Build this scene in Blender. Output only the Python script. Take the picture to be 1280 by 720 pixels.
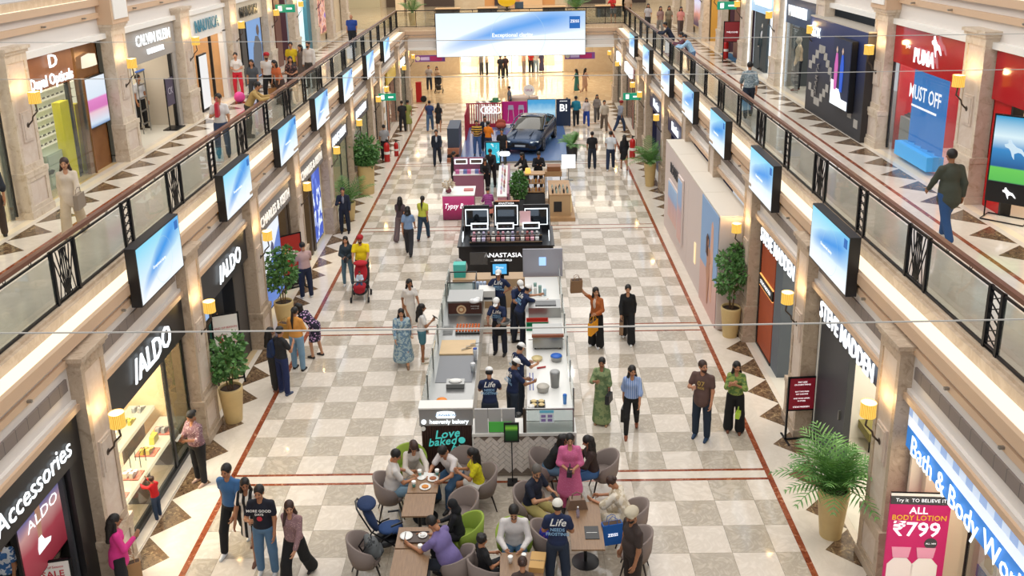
import bpy, math, random
import numpy as np
from mathutils import Vector, Matrix, Euler
for _o in list(bpy.data.objects): bpy.data.objects.remove(_o)
SC = bpy.context.scene
COL = SC.collection
R = math.radians
# ---------------------------------------------------------------- camera
FPX, CY = 1135.07, 232.35
CAM = Vector((0.5795, 0.0, 10.6937))
TH, YAW, ROLL = 0.27673, 0.012102, -0.02004
_cy, _sy = math.cos(YAW), math.sin(YAW)
FW = Vector((-_sy*math.cos(TH), _cy*math.cos(TH), -math.sin(TH)))
_rt = Vector((_cy, _sy, 0)); _up = _rt.cross(FW)
RT = _rt*math.cos(ROLL) + _up*math.sin(ROLL)
UP = -_rt*math.sin(ROLL) + _up*math.cos(ROLL)
cd = bpy.data.cameras.new('camera'); cam = bpy.data.objects.new('camera', cd); COL.objects.link(cam)
cam.matrix_world = Matrix(((RT.x, UP.x, -FW.x, CAM.x), (RT.y, UP.y, -FW.y, CAM.y), (RT.z, UP.z, -FW.z, CAM.z), (0, 0, 0, 1)))
cd.sensor_width = 36.0; cd.lens = 36.0*FPX/1280.0; cd.shift_y = -(360-CY)/1280.0; cd.clip_end = 400
SC.camera = cam
# ---------------------------------------------------------------- world, exposure, added skylight fill, spot lamps of the roof
w = bpy.data.worlds.new('daylight'); SC.world = w; w.use_nodes = True
w.node_tree.nodes['Background'].inputs[0].default_value = (0.93, 0.96, 1.0, 1)
w.node_tree.nodes['Background'].inputs[1].default_value = 0.62
SC.view_settings.view_transform = 'Standard'; SC.view_settings.look = 'None'
SC.view_settings.gamma = 1.0; SC.view_settings.use_curve_mapping = False
SC.view_settings.exposure = 0.0
def area(name, loc, size, power, color=(1, .95, .88), rot=(0, 0, 0)):
    l = bpy.data.lights.new(name, 'AREA'); l.shape = 'RECTANGLE'; l.size = size[0]; l.size_y = size[1]
    l.energy = power; l.color = color
    o = bpy.data.objects.new(name, l); COL.objects.link(o); o.location = loc; o.rotation_euler = rot
    return o
for i in range(5):
    area('roof_lamp', (0, 7+i*13, 17.0), (14, 12.5), 1000, (1.0, .96, .91))  # unseen area lights added as skylight, sized for soft floor reflections
for x, y in ((-4.2, 26), (-2.4, 27.5), (-1.2, 24), (3.2, 25), (4.6, 29), (-3.4, 36), (4.0, 38), (2.2, 20.5), (-.5, 46), (3.4, 52)):
    area('spot_lamp', (x, y, 16.4), (.3, .3), 45, (1, .97, .92))
# ---------------------------------------------------------------- helpers
def at(u, v, z=0.0):
    d = FW*FPX + RT*(u-640) - UP*(v-CY)
    t = (z-CAM.z)/d.z
    return Vector((CAM.x+d.x*t, CAM.y+d.y*t, z))
def lin(h):
    h = h.lstrip('#'); c = [int(h[i:i+2], 16)/255 for i in (0, 2, 4)]
    return tuple(x/12.92 if x <= .04045 else ((x+.055)/1.055)**2.4 for x in c)
_M = {}
class NT:
    """tiny node expression helper"""
    def __init__(s, m): s.t = m.node_tree; s.n = s.t.nodes; s.l = s.t.links
    def math(s, op, a, b=None, c=None, clamp=False):
        n = s.n.new('ShaderNodeMath'); n.operation = op; n.use_clamp = clamp
        for i, v in enumerate((a, b, c)):
            if v is None: continue
            if isinstance(v, (int, float)): n.inputs[i].default_value = v
            else: s.l.new(v, n.inputs[i])
        return n.outputs[0]
    def mix(s, f, a, b):
        n = s.n.new('ShaderNodeMix'); n.data_type = 'RGBA'
        for i, v in ((0, f), (6, a), (7, b)):
            if isinstance(v, (int, float)): n.inputs[i].default_value = v
            elif isinstance(v, tuple): n.inputs[i].default_value = (*v[:3], 1)
            else: s.l.new(v, n.inputs[i])
        return n.outputs[2]
    def coord(s, kind='Object', scale=None):
        n = s.n.new('ShaderNodeTexCoord'); o = n.outputs[kind]
        if scale is not None:
            m = s.n.new('ShaderNodeMapping'); m.inputs['Scale'].default_value = scale if isinstance(scale, tuple) else (scale,)*3
            s.l.new(o, m.inputs[0]); o = m.outputs[0]
        return o
    def noise(s, scale, vec=None, detail=3, rough=.6, dist=0):
        n = s.n.new('ShaderNodeTexNoise'); n.inputs['Scale'].default_value = scale; n.inputs['Detail'].default_value = detail
        n.inputs['Roughness'].default_value = rough; n.inputs['Distortion'].default_value = dist
        s.l.new(vec if vec is not None else s.coord(), n.inputs['Vector']); return n.outputs[0]
    def voro(s, scale, vec=None, feat='F1'):
        n = s.n.new('ShaderNodeTexVoronoi'); n.feature = feat; n.inputs['Scale'].default_value = scale
        s.l.new(vec if vec is not None else s.coord(), n.inputs['Vector']); return n
    def ramp(s, f, stops):
        n = s.n.new('ShaderNodeValToRGB'); r = n.color_ramp
        while len(r.elements) < len(stops): r.elements.new(.5)
        for e, (p, c) in zip(r.elements, stops): e.position = p; e.color = (*c[:3], 1)
        s.l.new(f, n.inputs[0]); return n.outputs[0]
    def sep(s, v):
        n = s.n.new('ShaderNodeSeparateXYZ'); s.l.new(v, n.inputs[0]); return n.outputs
def mat(name, hexc='cccccc', rough=.5, metal=0.0, emit=0.0, fn=None, trans=0.0, bump=None, spec=None, alpha=1.0):
    if name in _M: return _M[name]
    m = bpy.data.materials.new(name); m.use_nodes = True; b = m.node_tree.nodes['Principled BSDF']
    c = lin(hexc)
    b.inputs['Base Color'].default_value = (*c, 1); b.inputs['Roughness'].default_value = rough
    b.inputs['Metallic'].default_value = metal
    if spec is not None: b.inputs['Specular IOR Level'].default_value = spec
    if emit >= .6: b.inputs['Base Color'].default_value = (*[x*.15 for x in c], 1)
    if emit: b.inputs['Emission Color'].default_value = (*c, 1); b.inputs['Emission Strength'].default_value = emit
    if trans: b.inputs['Transmission Weight'].default_value = trans
    N = NT(m)
    if fn:
        out = fn(N, c)
        if emit < .6: N.l.new(out, b.inputs['Base Color'])
        if emit: N.l.new(out, b.inputs['Emission Color'])
    if bump:
        sc, st = bump
        bn = N.n.new('ShaderNodeBump'); bn.inputs['Strength'].default_value = st; bn.inputs['Distance'].default_value = .01
        N.l.new(N.noise(sc), bn.inputs['Height']); N.l.new(bn.outputs[0], b.inputs['Normal'])
    m.diffuse_color = (*c, 1)
    _M[name] = m; return m
def vary(amt, scale, detail=4, dark=(.5, .42, .36)):
    def f(N, c):
        n = N.noise(scale, detail=detail)
        n2 = N.math('MULTIPLY', N.math('SUBTRACT', n, .42, clamp=True), 3.0*amt, clamp=True)
        return N.mix(n2, c, tuple(c[i]*dark[i] for i in range(3)))
    return f
def glassmat(name, tint='dfe9e4', dens=.12, rough=.02):
    """thin pane: mostly clear, with a fresnel sheen"""
    if name in _M: return _M[name]
    m = bpy.data.materials.new(name); m.use_nodes = True; N = NT(m); n = N.n; n.clear()
    out = n.new('ShaderNodeOutputMaterial'); tr = n.new('ShaderNodeBsdfTransparent'); gl = n.new('ShaderNodeBsdfGlossy')
    df = n.new('ShaderNodeBsdfDiffuse'); c = lin(tint)
    tr.inputs[0].default_value = (*[.72+.26*x for x in c], 1); gl.inputs[0].default_value = (1, 1, 1, 1); gl.inputs['Roughness'].default_value = rough
    df.inputs[0].default_value = (*c, 1)
    a = n.new('ShaderNodeMixShader'); a.inputs[0].default_value = dens; N.l.new(tr.outputs[0], a.inputs[1]); N.l.new(df.outputs[0], a.inputs[2])
    fr = n.new('ShaderNodeFresnel'); fr.inputs[0].default_value = 1.45
    b = n.new('ShaderNodeMixShader'); gm = n.new('ShaderNodeNewGeometry'); N.l.new(N.math('MULTIPLY', N.math('MULTIPLY', fr.outputs[0], .8), N.math('SUBTRACT', 1.0, gm.outputs['Backfacing'])), b.inputs[0]); N.l.new(a.outputs[0], b.inputs[1]); N.l.new(gl.outputs[0], b.inputs[2])
    N.l.new(b.outputs[0], out.inputs[0]); _M[name] = m; return m
class MB:
    """collects shapes; build() links them as one mesh object"""
    def __init__(s): s.v = []; s.f = []; s.mi = []; s.m = 0
    def add(s, vs, fs):
        k = len(s.v); s.v += [tuple(p) for p in vs]; s.f += [tuple(i+k for i in f) for f in fs]; s.mi += [s.m]*len(fs); return s
    def box(s, x0, x1, y0, y1, z0, z1):
        if x0 > x1: x0, x1 = x1, x0
        if y0 > y1: y0, y1 = y1, y0
        return s.add([(x0, y0, z0), (x1, y0, z0), (x1, y1, z0), (x0, y1, z0), (x0, y0, z1), (x1, y0, z1), (x1, y1, z1), (x0, y1, z1)],
                     [(0, 3, 2, 1), (4, 5, 6, 7), (0, 1, 5, 4), (1, 2, 6, 5), (2, 3, 7, 6), (3, 0, 4, 7)])
    def obox(s, c, size, rot=(0, 0, 0)):
        M = Euler(rot).to_matrix(); c = Vector(c); h = Vector(size)/2
        vs = [c+M@Vector((a*h.x, b*h.y, d*h.z)) for d in (-1, 1) for a, b in ((-1, -1), (1, -1), (1, 1), (-1, 1))]
        return s.add(vs, [(0, 3, 2, 1), (4, 5, 6, 7), (0, 1, 5, 4), (1, 2, 6, 5), (2, 3, 7, 6), (3, 0, 4, 7)])
    def cyl(s, p0, p1, r0, r1=None, n=10, cap=True):
        r1 = r0 if r1 is None else r1; p0 = Vector(p0); p1 = Vector(p1); d = (p1-p0)
        if d.length < 1e-6: return s
        d.normalize(); a = d.orthogonal().normalized(); b = d.cross(a)
        vs = []
        for p, r in ((p0, r0), (p1, r1)):
            for i in range(n):
                t = 2*math.pi*i/n; vs.append(p+(a*math.cos(t)+b*math.sin(t))*r)
        fs = [(i, (i+1) % n, n+(i+1) % n, n+i) for i in range(n)]
        if cap: fs += [tuple(range(n))[::-1], tuple(range(n, 2*n))]
        return s.add(vs, fs)
    def lathe(s, prof, n=16, c=(0, 0, 0), cap=True, sx=1, sy=1):
        vs = []; fs = []
        for r, z in prof:
            for i in range(n):
                t = 2*math.pi*i/n; vs.append((c[0]+r*sx*math.cos(t), c[1]+r*sy*math.sin(t), c[2]+z))
        for j in range(len(prof)-1):
            for i in range(n): fs.append((j*n+i, j*n+(i+1) % n, (j+1)*n+(i+1) % n, (j+1)*n+i))
        if cap:
            if prof[0][0] > 1e-4: fs.append(tuple(range(n))[::-1])
            if prof[-1][0] > 1e-4: fs.append(tuple((len(prof)-1)*n+i for i in range(n)))
        return s.add(vs, fs)
    def tube(s, path, r, n=6, closed=False):
        P = [Vector(p) for p in path]; m = len(P); rr = r if isinstance(r, (list, tuple)) else [r]*m
        vs = []; fs = []; a = None
        for i in range(m):
            d = (P[(i+1) % m]-P[i-1]) if closed else (P[min(i+1, m-1)]-P[max(i-1, 0)])
            d.normalize()
            a = d.orthogonal() if a is None else (a-d*a.dot(d))
            if a.length < 1e-5: a = d.orthogonal()
            a.normalize(); b = d.cross(a)
            for k in range(n):
                t = 2*math.pi*k/n; vs.append(P[i]+(a*math.cos(t)+b*math.sin(t))*rr[i])
        for i in range(m if closed else m-1):
            j = (i+1) % m
            for k in range(n): fs.append((i*n+k, i*n+(k+1) % n, j*n+(k+1) % n, j*n+k))
        if not closed: fs += [tuple(range(n))[::-1], tuple((m-1)*n+k for k in range(n))]
        return s.add(vs, fs)
    def prism(s, poly, axis, a0, a1):
        """poly in the two other axes (cyclic order), extruded along axis 0/1/2"""
        def P(p, a):
            return {0: (a, p[0], p[1]), 1: (p[0], a, p[1]), 2: (p[0], p[1], a)}[axis]
        n = len(poly); vs = [P(p, a0) for p in poly]+[P(p, a1) for p in poly]
        return s.add(vs, [(i, (i+1) % n, n+(i+1) % n, n+i) for i in range(n)]+[tuple(range(n))[::-1], tuple(range(n, 2*n))])
    def ell(s, c, r, n=10, m=6):
        pr = [(max(1e-5, math.sin(math.pi*j/m)), -math.cos(math.pi*j/m)) for j in range(m+1)]
        k = len(s.v); s.lathe(pr, n)
        for i in range(k, len(s.v)):
            v = s.v[i]; s.v[i] = (c[0]+v[0]*r[0], c[1]+v[1]*r[1], c[2]+v[2]*r[2])
        return s
    def build(s, name, m, parent=None, smooth=False, loc=None, rz=0):
        me = bpy.data.meshes.new(name); me.from_pydata(s.v, [], s.f)
        ms = m if isinstance(m, (list, tuple)) else [m]
        for x in ms: me.materials.append(x)
        if len(ms) > 1: me.polygons.foreach_set('material_index', s.mi)
        if smooth: me.polygons.foreach_set('use_smooth', [True]*len(me.polygons))
        me.update()
        o = bpy.data.objects.new(name, me); COL.objects.link(o)
        if parent is not None: o.parent = parent
        if loc is not None: o.location = loc
        if rz: o.rotation_euler[2] = rz
        return o
def bx(name, m, parent, *b): return MB().box(*b).build(name, m, parent)
def tag(o, label=None, cat=None, group=None, kind=None):
    if label: o['label'] = label
    if cat: o['category'] = cat
    if group: o['group'] = group
    if kind: o['kind'] = kind
    return o
def thing(name, label, cat, loc=(0, 0, 0), rz=0, group=None):
    o = bpy.data.objects.new(name, None); COL.objects.link(o); o.location = loc; o.rotation_euler = (0, 0, rz); o.empty_display_size = .1
    return tag(o, label, cat, group)
def struct(name, loc=(0, 0, 0)):
    o = bpy.data.objects.new(name, None); COL.objects.link(o); o.location = loc; o['kind'] = 'structure'; return o
def copy_tree(o, parent=None, loc=None, rz=None, label=None):
    c = o.copy(); COL.objects.link(c); c.parent = parent
    if loc is not None: c.location = loc
    if rz is not None: c.rotation_euler = (0, 0, rz)
    if label: c['label'] = label
    for ch in list(o.children): copy_tree(ch, c)
    return c
TX = []
def txt(name, s, size, m, parent, loc, face='S', depth=.02, sx=1.0, bold=0.0, align='CENTER', shear=0.0, label=None, rot=None):
    """lettering; face L = on the left wall, R = on the right wall, S = facing the camera side"""
    cu = bpy.data.curves.new(name, 'FONT'); cu.body = s; cu.size = size; cu.extrude = min(depth, .012); cu.offset = bold*.4
    cu.align_x = align; cu.align_y = 'CENTER'; cu.shear = shear; cu.resolution_u = 2; cu.materials.append(m)
    o = bpy.data.objects.new(name, cu); COL.objects.link(o); o.parent = parent; o.location = loc
    o.rotation_euler = rot if rot is not None else (R(90), 0, {'L': R(90), 'R': R(-90), 'S': 0, 'N': R(180)}[face]); o.scale = (sx, 1, 1)
    if label: o['label'] = label
    TX.append(o); return o
def finish_text():
    bpy.context.view_layer.update(); dg = bpy.context.evaluated_depsgraph_get()
    for o in TX:
        me = bpy.data.meshes.new_from_object(o.evaluated_get(dg)); nm = o.name
        n = bpy.data.objects.new('tmp', me); COL.objects.link(n); n.parent = o.parent
        n.location = o.location; n.rotation_euler = o.rotation_euler; n.scale = o.scale
        for k in o.keys(): n[k] = o[k]
        bpy.data.objects.remove(o); n.name = nm; me.name = nm
# ================================================================ materials
def marble(c2, scale, amt=.6, dist=1.5):
    def f(N, c):
        n = N.noise(scale, detail=6, rough=.65, dist=dist); v = N.math('SUBTRACT', 1.0, N.math('MULTIPLY', N.math('ABSOLUTE', N.math('SUBTRACT', n, .5)), 9.0), clamp=True)
        cl = N.noise(scale*.35, detail=2); a = N.mix(N.math('MULTIPLY', v, amt), c, lin(c2))
        r = N.n.new('ShaderNodeObjectInfo').outputs['Random']
        return N.mix(N.math('MULTIPLY', N.math('ADD', N.math('MULTIPLY', cl, .5), N.math('MULTIPLY', r, .5)), .28), a, tuple(x*.8 for x in c))
    return f
def brecc(c2, c3, scale):
    def f(N, c):
        n = N.noise(scale, detail=5, rough=.7, dist=1.2)
        return N.ramp(n, [(.36, lin(c2)), (.47, c), (.56, c), (.66, lin(c3))])
    return f
T_LIGHT = mat('tile_cream_marble', 'e2d7c9', .06, fn=marble('b9a995', 2.2, .35))
T_DARK = mat('tile_grey_marble', 'c6baa9', .07, fn=marble('8d8272', 2.6, .5))
T_RED = mat('red_marble_strip', '8f4a2e', .12, fn=brecc('6a2f1c', 'c08a68', 7))
T_TRI = mat('brown_marble', '6b5540', .13, fn=brecc('3c2c20', 'b49a72', 9))
T_EDGE = mat('border_cream_marble', 'e0d5c6', .1, fn=marble('c0b3a0', 1.4, .3))
T_FAR = mat('hall_beige_marble', 'dcc6a2', .07, fn=marble('b08c62', .8, .5))
T_SHOP = mat('shop_floor_cream', 'd8d2c4', .15)
GROUT = mat('grout', '8d8272', .6)
STONE = mat('pilaster_cream_stone', 'd8c9bb', .42, fn=marble('c4ac98', 1.6, .45))
STONE_T = mat('pilaster_tan_stone', 'b8a48e', .42, fn=brecc('a08c76', 'c9b8a2', 5)); STONE_U = mat('pilaster_pale_stone', 'd0c0ac', .42, fn=brecc('bda98f', 'dccfbd', 4))
WHITEP = mat('fascia_white', 'ddd5cd', .6)
TAN = mat('moulding_tan', 'cdae90', .55)
VENT = mat('vent_grey', '82766f', .7, fn=lambda N, c: N.mix(N.math('LESS_THAN', N.math('FRACT', N.math('MULTIPLY', N.sep(N.coord())[1], 3.2)), .04), c, (.1, .09, .08)))
COVE = mat('cove_light', 'ffeccc', .5, emit=1.35)  # LED light falling on the ledge is put in as the ledge's own glow
BLACKM = mat('black_iron', '16181d', .4, metal=.6)
WOODR = mat('handrail_wood', '6d4634', .35, fn=vary(.3, 6))
GLASS = glassmat('clear_glass', 'a4b0a2', .05)
GLASSD = glassmat('shop_glass', 'c8d2cc', .05)
GOLD = mat('brass', 'c9963a', .3, metal=.9)
BLACK = mat('black_panel', '17171a', .35)
CHAR = mat('charcoal_panel', '3a3d42', .45)
BRONZE = mat('bronze_panel', '4e4238', .4, metal=.3)
WHITE = mat('white_paint', 'ebe8e2', .5)
WOODL = mat('light_wood', 'd8b98c', .5, fn=lambda N, c: N.mix(N.math('MULTIPLY', N.noise(3, N.coord('Object', (1, 1, 14)), detail=4), .5), c, tuple(x*.6 for x in c)))
GLOWW = mat('sign_white_glow', 'f4fbff', .5, emit=1.5)
INTW = mat('shop_wall_cream', 'e6dccb', .6)
MIRR = mat('silver_mirror', 'c8ccd0', .05, metal=1)
STEEL = mat('brushed_steel', '9a9a98', .3, metal=.85)
# ================================================================ floor
floor = struct('floor')
bx('grout_bed', GROUT, floor, -5.39, 5.39, 3, 57.2, -.1, -.006)
bx('border_slab', T_EDGE, floor, -6.95, -5.50, 3, 57.2, -.1, 0)
bx('border_slab', T_EDGE, floor, 5.50, 6.95, 3, 57.2, -.1, 0)
for s in (-1, 1): bx('red_strip', T_RED, floor, s*5.39, s*5.50, 3, 57.2, -.1, .001)
BANDS = [(15.88, 16.27), (22.86, 23.40), (31.72, 32.20), (41.25, 41.72), (50.2, 50.7)]
for a, b in BANDS:
    bx('cross_band', T_EDGE, floor, -5.39, 5.39, a+.07, b-.07, -.1, 0)
    for y in (a, b-.07): bx('red_strip', T_RED, floor, -5.39, 5.39, y, y+.07, -.1, .001)
G = .76; e = .0035
tileL = MB().box(-G/2+e, G/2-e, -G/2+e, G/2-e, -.03, 0).build('tile', T_LIGHT, floor); tileD = tileL.copy(); tileD.data = tileL.data.copy(); tileD.data.materials[0] = T_DARK; COL.objects.link(tileD)
bays = [(3, 15.88, 15.21, 1), (16.27, 22.86, 19.97, 0), (23.40, 31.72, 29.13, 0), (32.20, 41.25, 36.72, 1), (41.72, 50.2, 45.96, 0), (50.7, 57.2, 53.9, 1)]
xs = [-5.39]+[(-6.5+i)*G for i in range(14)]+[5.39]
cells = []
for y0, y1, yr, par in bays:
    k0 = math.floor((y0-yr)/G)-1
    ys = []
    k = k0
    while yr+k*G < y1+G:
        a, b = max(y0, yr+k*G), min(y1, yr+(k+1)*G)
        if b-a > .03:
            for i in range(15):
                c = i-1-6
                x0, x1 = xs[i], xs[i+1]
                light = ((c+k+par) % 2 == 0) and not (b < 15.3 and x0 > -2.7 and x1 < 2.7)   # plain field under the cafe
                # the first bay counts its rows downwards from the band
                cells.append((x0, x1, a, b, light))
        k += 1
cells = [c for c in cells if c[3] > 9.5]
cells.sort(key=lambda c: c[2]); usedL = usedD = False; restL, restD = MB(), MB(); nt = 0
for x0, x1, a, b, light in cells:
    full = abs((x1-x0)-G) < .01 and abs((b-a)-G) < .01
    if nt < 298 and a > 11.3:
        nt += 1
        if full:
            if light and not usedL: o = tileL; usedL = True
            elif not light and not usedD: o = tileD; usedD = True
            else: o = (tileL if light else tileD).copy(); COL.objects.link(o)
            o.location = ((x0+x1)/2, (a+b)/2, 0)
        else: MB().box(x0+e, x1-e, a+e, b-e, -.03, 0).build('tile', T_LIGHT if light else T_DARK, floor)
    else: (restL if light else restD).box(x0+e, x1-e, a+e, b-e, -.03, 0)
for m_, mm in ((restL, T_LIGHT), (restD, T_DARK)): m_.build('tile', mm, floor)['kind'] = 'stuff'
for s in (-1, 1):
    first = None
    for k in range(40):
        yc = 12.6+1.14*k+(0 if s < 0 else .0)
        if yc > 56.5: break
        if first is None: first = MB().prism([(s*6.42, -.57), (s*5.83, 0), (s*6.42, .57)], 2, -.02, .0015).build('triangle_inlay', T_TRI, floor, loc=(0, yc, 0))
        else: o = first.copy(); COL.objects.link(o); o.location = (0, yc, 0)
bx('hall_floor', T_FAR, floor, -16, 16, 57.2, 76, -.1, 0)
# ================================================================ side walls of the ground floor
PILG = [8.45, 13.25, 17.87, 22.52, 27.2, 32.0, 36.85, 42.2, 44.95, 52.2, 56.9]
PILU = [14.0, 19.15, 24.25, 29.25, 34.25, 39.35, 43.9, 48.2, 52.5, 57.2]
def pilaster(s, y, base, xf, zc, parent, w=.78, tall=0):
    """xf = face of the shaft; base block, shaft with sunk panel, cap"""
    d = .30
    m = MB(); m.m = 0
    def B(xa, y0, y1, z0, z1): m.box(s*xa, s*(xf+d), y0, y1, base+z0, base+z1)
    hw = w/2
    B(xf+.02, y-hw+.02, y+hw-.02, 0, zc-.02)
    B(xf-.02, y-hw, y-hw+.11, 1.02, zc-.14); B(xf-.02, y+hw-.11, y+hw, 1.02, zc-.14); B(xf-.024, y-hw-.004, y+hw+.004, zc-.32, zc-.138); B(xf-.024, y-hw-.004, y+hw+.004, 1.018, 1.16)
    B(xf-.10, y-hw-.06, y+hw+.06, 0, .16); B(xf-.07, y-hw-.03, y-hw+.1, .16, .9); B(xf-.07, y+hw-.1, y+hw+.03, .16, .9); B(xf-.074, y-hw-.034, y+hw+.034, .158, .26); B(xf-.074, y-hw-.034, y+hw+.034, .8, .902); B(xf-.09, y-hw-.05, y+hw+.05, .9, 1.02)
    B(xf-.06, y-hw-.04, y+hw+.04, zc-.14, zc-.07); B(xf-.10, y-hw-.08, y+hw+.08, zc-.07, zc)
    o = m.build('pilaster', STONE_U if base > 1 else STONE_T, parent)
    m = MB(); m.box(s*xf, s*(xf+d), y-hw+.1, y+hw-.1, base+1.1, base+zc-.3); m.box(s*(xf-.045), s*(xf+d), y-hw+.09, y+hw-.09, base+.24, base+.82); m.build('stone_panel', STONE, o)
    if tall:
        m = MB(); m.box(s*(xf-.14), s*(xf+.3), y-.52, y+.52, base+zc, base+zc+tall); m.build('pier', TAN, o)
        MB().box(s*(xf-.17), s*xf, y-.42, y+.42, base+zc+.12, base+zc+tall-.1).build('pier_panel', WHITE, o)
    return o
wallL, wallR = struct('wall_left'), struct('wall_right')
upL, upR = struct('wall_left_upper'), struct('wall_right_upper')
ceil = struct('ceiling')
Y0, Y1 = 3.0, 56.6
NOZ = mat('nosing_beige_marble', 'c9b49c', .25, fn=marble('a58c70', 1.2, .5))
for s, wl in ((-1, wallL), (1, wallR)):
    def sb(name, m, p, xa, xb, y0, y1, z0, z1): return bx(name, m, p, s*xa, s*xb, y0, y1, z0, z1)
    for i, y in enumerate(PILG): pilaster(s, y, 0, 6.42, 4.38, wl)
    sb('fascia', WHITEP, wl, 6.62, 7.3, Y0, Y1, 3.47, 4.50)
    sb('moulding', TAN, wl, 6.50, 6.66, Y0, Y1, 3.47, 3.57); sb('moulding', WHITEP, wl, 6.55, 6.66, Y0, Y1, 3.57, 3.64)
    sb('moulding', TAN, wl, 6.57, 6.66, Y0, Y1, 4.24, 4.36)
    sb('cove_lip', TAN, wl, 6.53, 6.62, Y0, Y1+.1, 4.46, 4.66)
    sb('cove_diffuser', COVE, wl, 6.62, 6.97, Y0, Y1, 4.56, 4.63)  # plain ledge whose own glow replaces light from hidden LEDs
    sb('nosing', NOZ, wl, 6.93, 7.12, Y0, Y1+.5, 4.63, 4.80); sb('nosing_curb', NOZ, wl, 7.0, 7.14, Y0, Y1+.5, 4.80, 4.86)
    for i in range(len(PILG)-1):
        a, b = PILG[i]+.5, PILG[i+1]-.5
        sb('vent_grille', VENT, wl, 6.585, 6.63, a, b, 3.86, 4.06)
        for k in range(2): sb('sprinkler', STEEL, wl, 6.5, 6.58, a+(b-a)*(.3+.4*k), a+(b-a)*(.3+.4*k)+.04, 4.28, 4.32)
# upper corridor floors
fu = struct('floor_upper')
for s in (-1, 1): bx('slab', WHITEP, fu, s*7.3, s*14.2, Y0, Y1+.5, 4.5, 4.72)
for s in (-1, 1):
    bx('corridor_slab', T_EDGE, fu, s*7.12, s*10.75, Y0, 57.2, 4.72, 4.80)
    bx('red_strip', T_RED, fu, s*8.92, s*9.02, Y0, 57.2, 4.70, 4.801)
    bx('edge_strip', mat('cream_strip', 'e8d8bc', .15), fu, s*10.0, s*10.18, Y0, 57.2, 4.70, 4.801)
    first = None
    for k in range(48):
        yc = 11.1+1.12*k
        if yc > 56.5: break
        if first is None: first = MB().prism([(s*9.86, -.52), (s*9.2, 0), (s*9.86, .52)], 2, 4.77, 4.8015).build('triangle_inlay', T_TRI, fu, loc=(0, yc, 0))
        else: o = first.copy(); COL.objects.link(o); o.location = (0, yc, 0)
bx('bridge_slab', T_FAR, fu, -16, 16, 57.1, 76, 4.6, 4.80)
# upper side walls
for s, wl in ((-1, upL), (1, upR)):
    def sb(name, m, p, xa, xb, y0, y1, z0, z1): return bx(name, m, p, s*xa, s*xb, y0, y1, z0, z1)
    for i, y in enumerate(PILU): pilaster(s, y, 4.8, 10.12, 3.68, wl, w=.85, tall=1.9 if i % 2 == 0 else 0)
    sb('fascia', WHITEP, wl, 10.38, 11.0, Y0, 60, 8.12, 9.05); sb('moulding', WHITE, wl, 10.24, 10.42, Y0, 60, 8.12, 8.26)
    sb('moulding', TAN, wl, 10.3, 10.42, Y0, 60, 8.66, 8.80); sb('cove_lip', TAN, wl, 10.26, 10.38, Y0, 60, 8.98, 9.14)
    sb('cove_diffuser', COVE, wl, 10.38, 10.75, Y0, 60, 9.06, 9.11); sb('nosing', NOZ, wl, 10.7, 10.9, Y0, 60, 9.11, 9.3); bx('slab', WHITEP, ceil, s*10.92, s*15, Y0, 60, 9.0, 9.28)  # upper ledge, LED light again put into its own glow
    for i in range(len(PILU)-1):
        for k in range(2): yy = PILU[i]+1.6+2*k; sb('sprinkler', STEEL, wl, 10.2, 10.3, yy, yy+.05, 8.71, 8.75)
# ================================================================ railings (ornate panels, glass panes, wooden handrail)
def ornate(s, y, w, kind, parent):
    x = s*7.08; z0, z1 = 4.86, 5.80
    m = MB(); hw = w/2
    for yy in (y-hw, y+hw): m.box(x-.03, x+.03, yy-.03, yy+.03, z0-.1, z1)
    m.box(x-.02, x+.02, y-hw, y+hw, z1-.04, z1); m.box(x-.02, x+.02, y-hw, y+hw, z0+.03, z0+.07)
    if kind == 'fan':
        for t in (-1, -.62, -.3, 0, .3, .62, 1): m.cyl((x, y+t*hw*.12, z0+.05), (x, y+t*hw*.95, z1-.06), .011, n=4)
        for t in (-.75, -.35, .35, .75): m.cyl((x, y+t*hw*.95, z0+.05), (x, y+t*hw*.2, z1-.06), .009, n=4)
    else:
        n = 5
        for i in range(n):
            a = z0+.08+(z1-z0-.14)*i/n; b = z0+.08+(z1-z0-.14)*(i+1)/n
            m.cyl((x, y-hw, a), (x, y+hw, b), .012, n=4); m.cyl((x, y+hw, a), (x, y-hw, b), .012, n=4)
    m.build('ornate_panel' if kind == 'fan' else 'lattice_post', BLACKM, parent)
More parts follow.
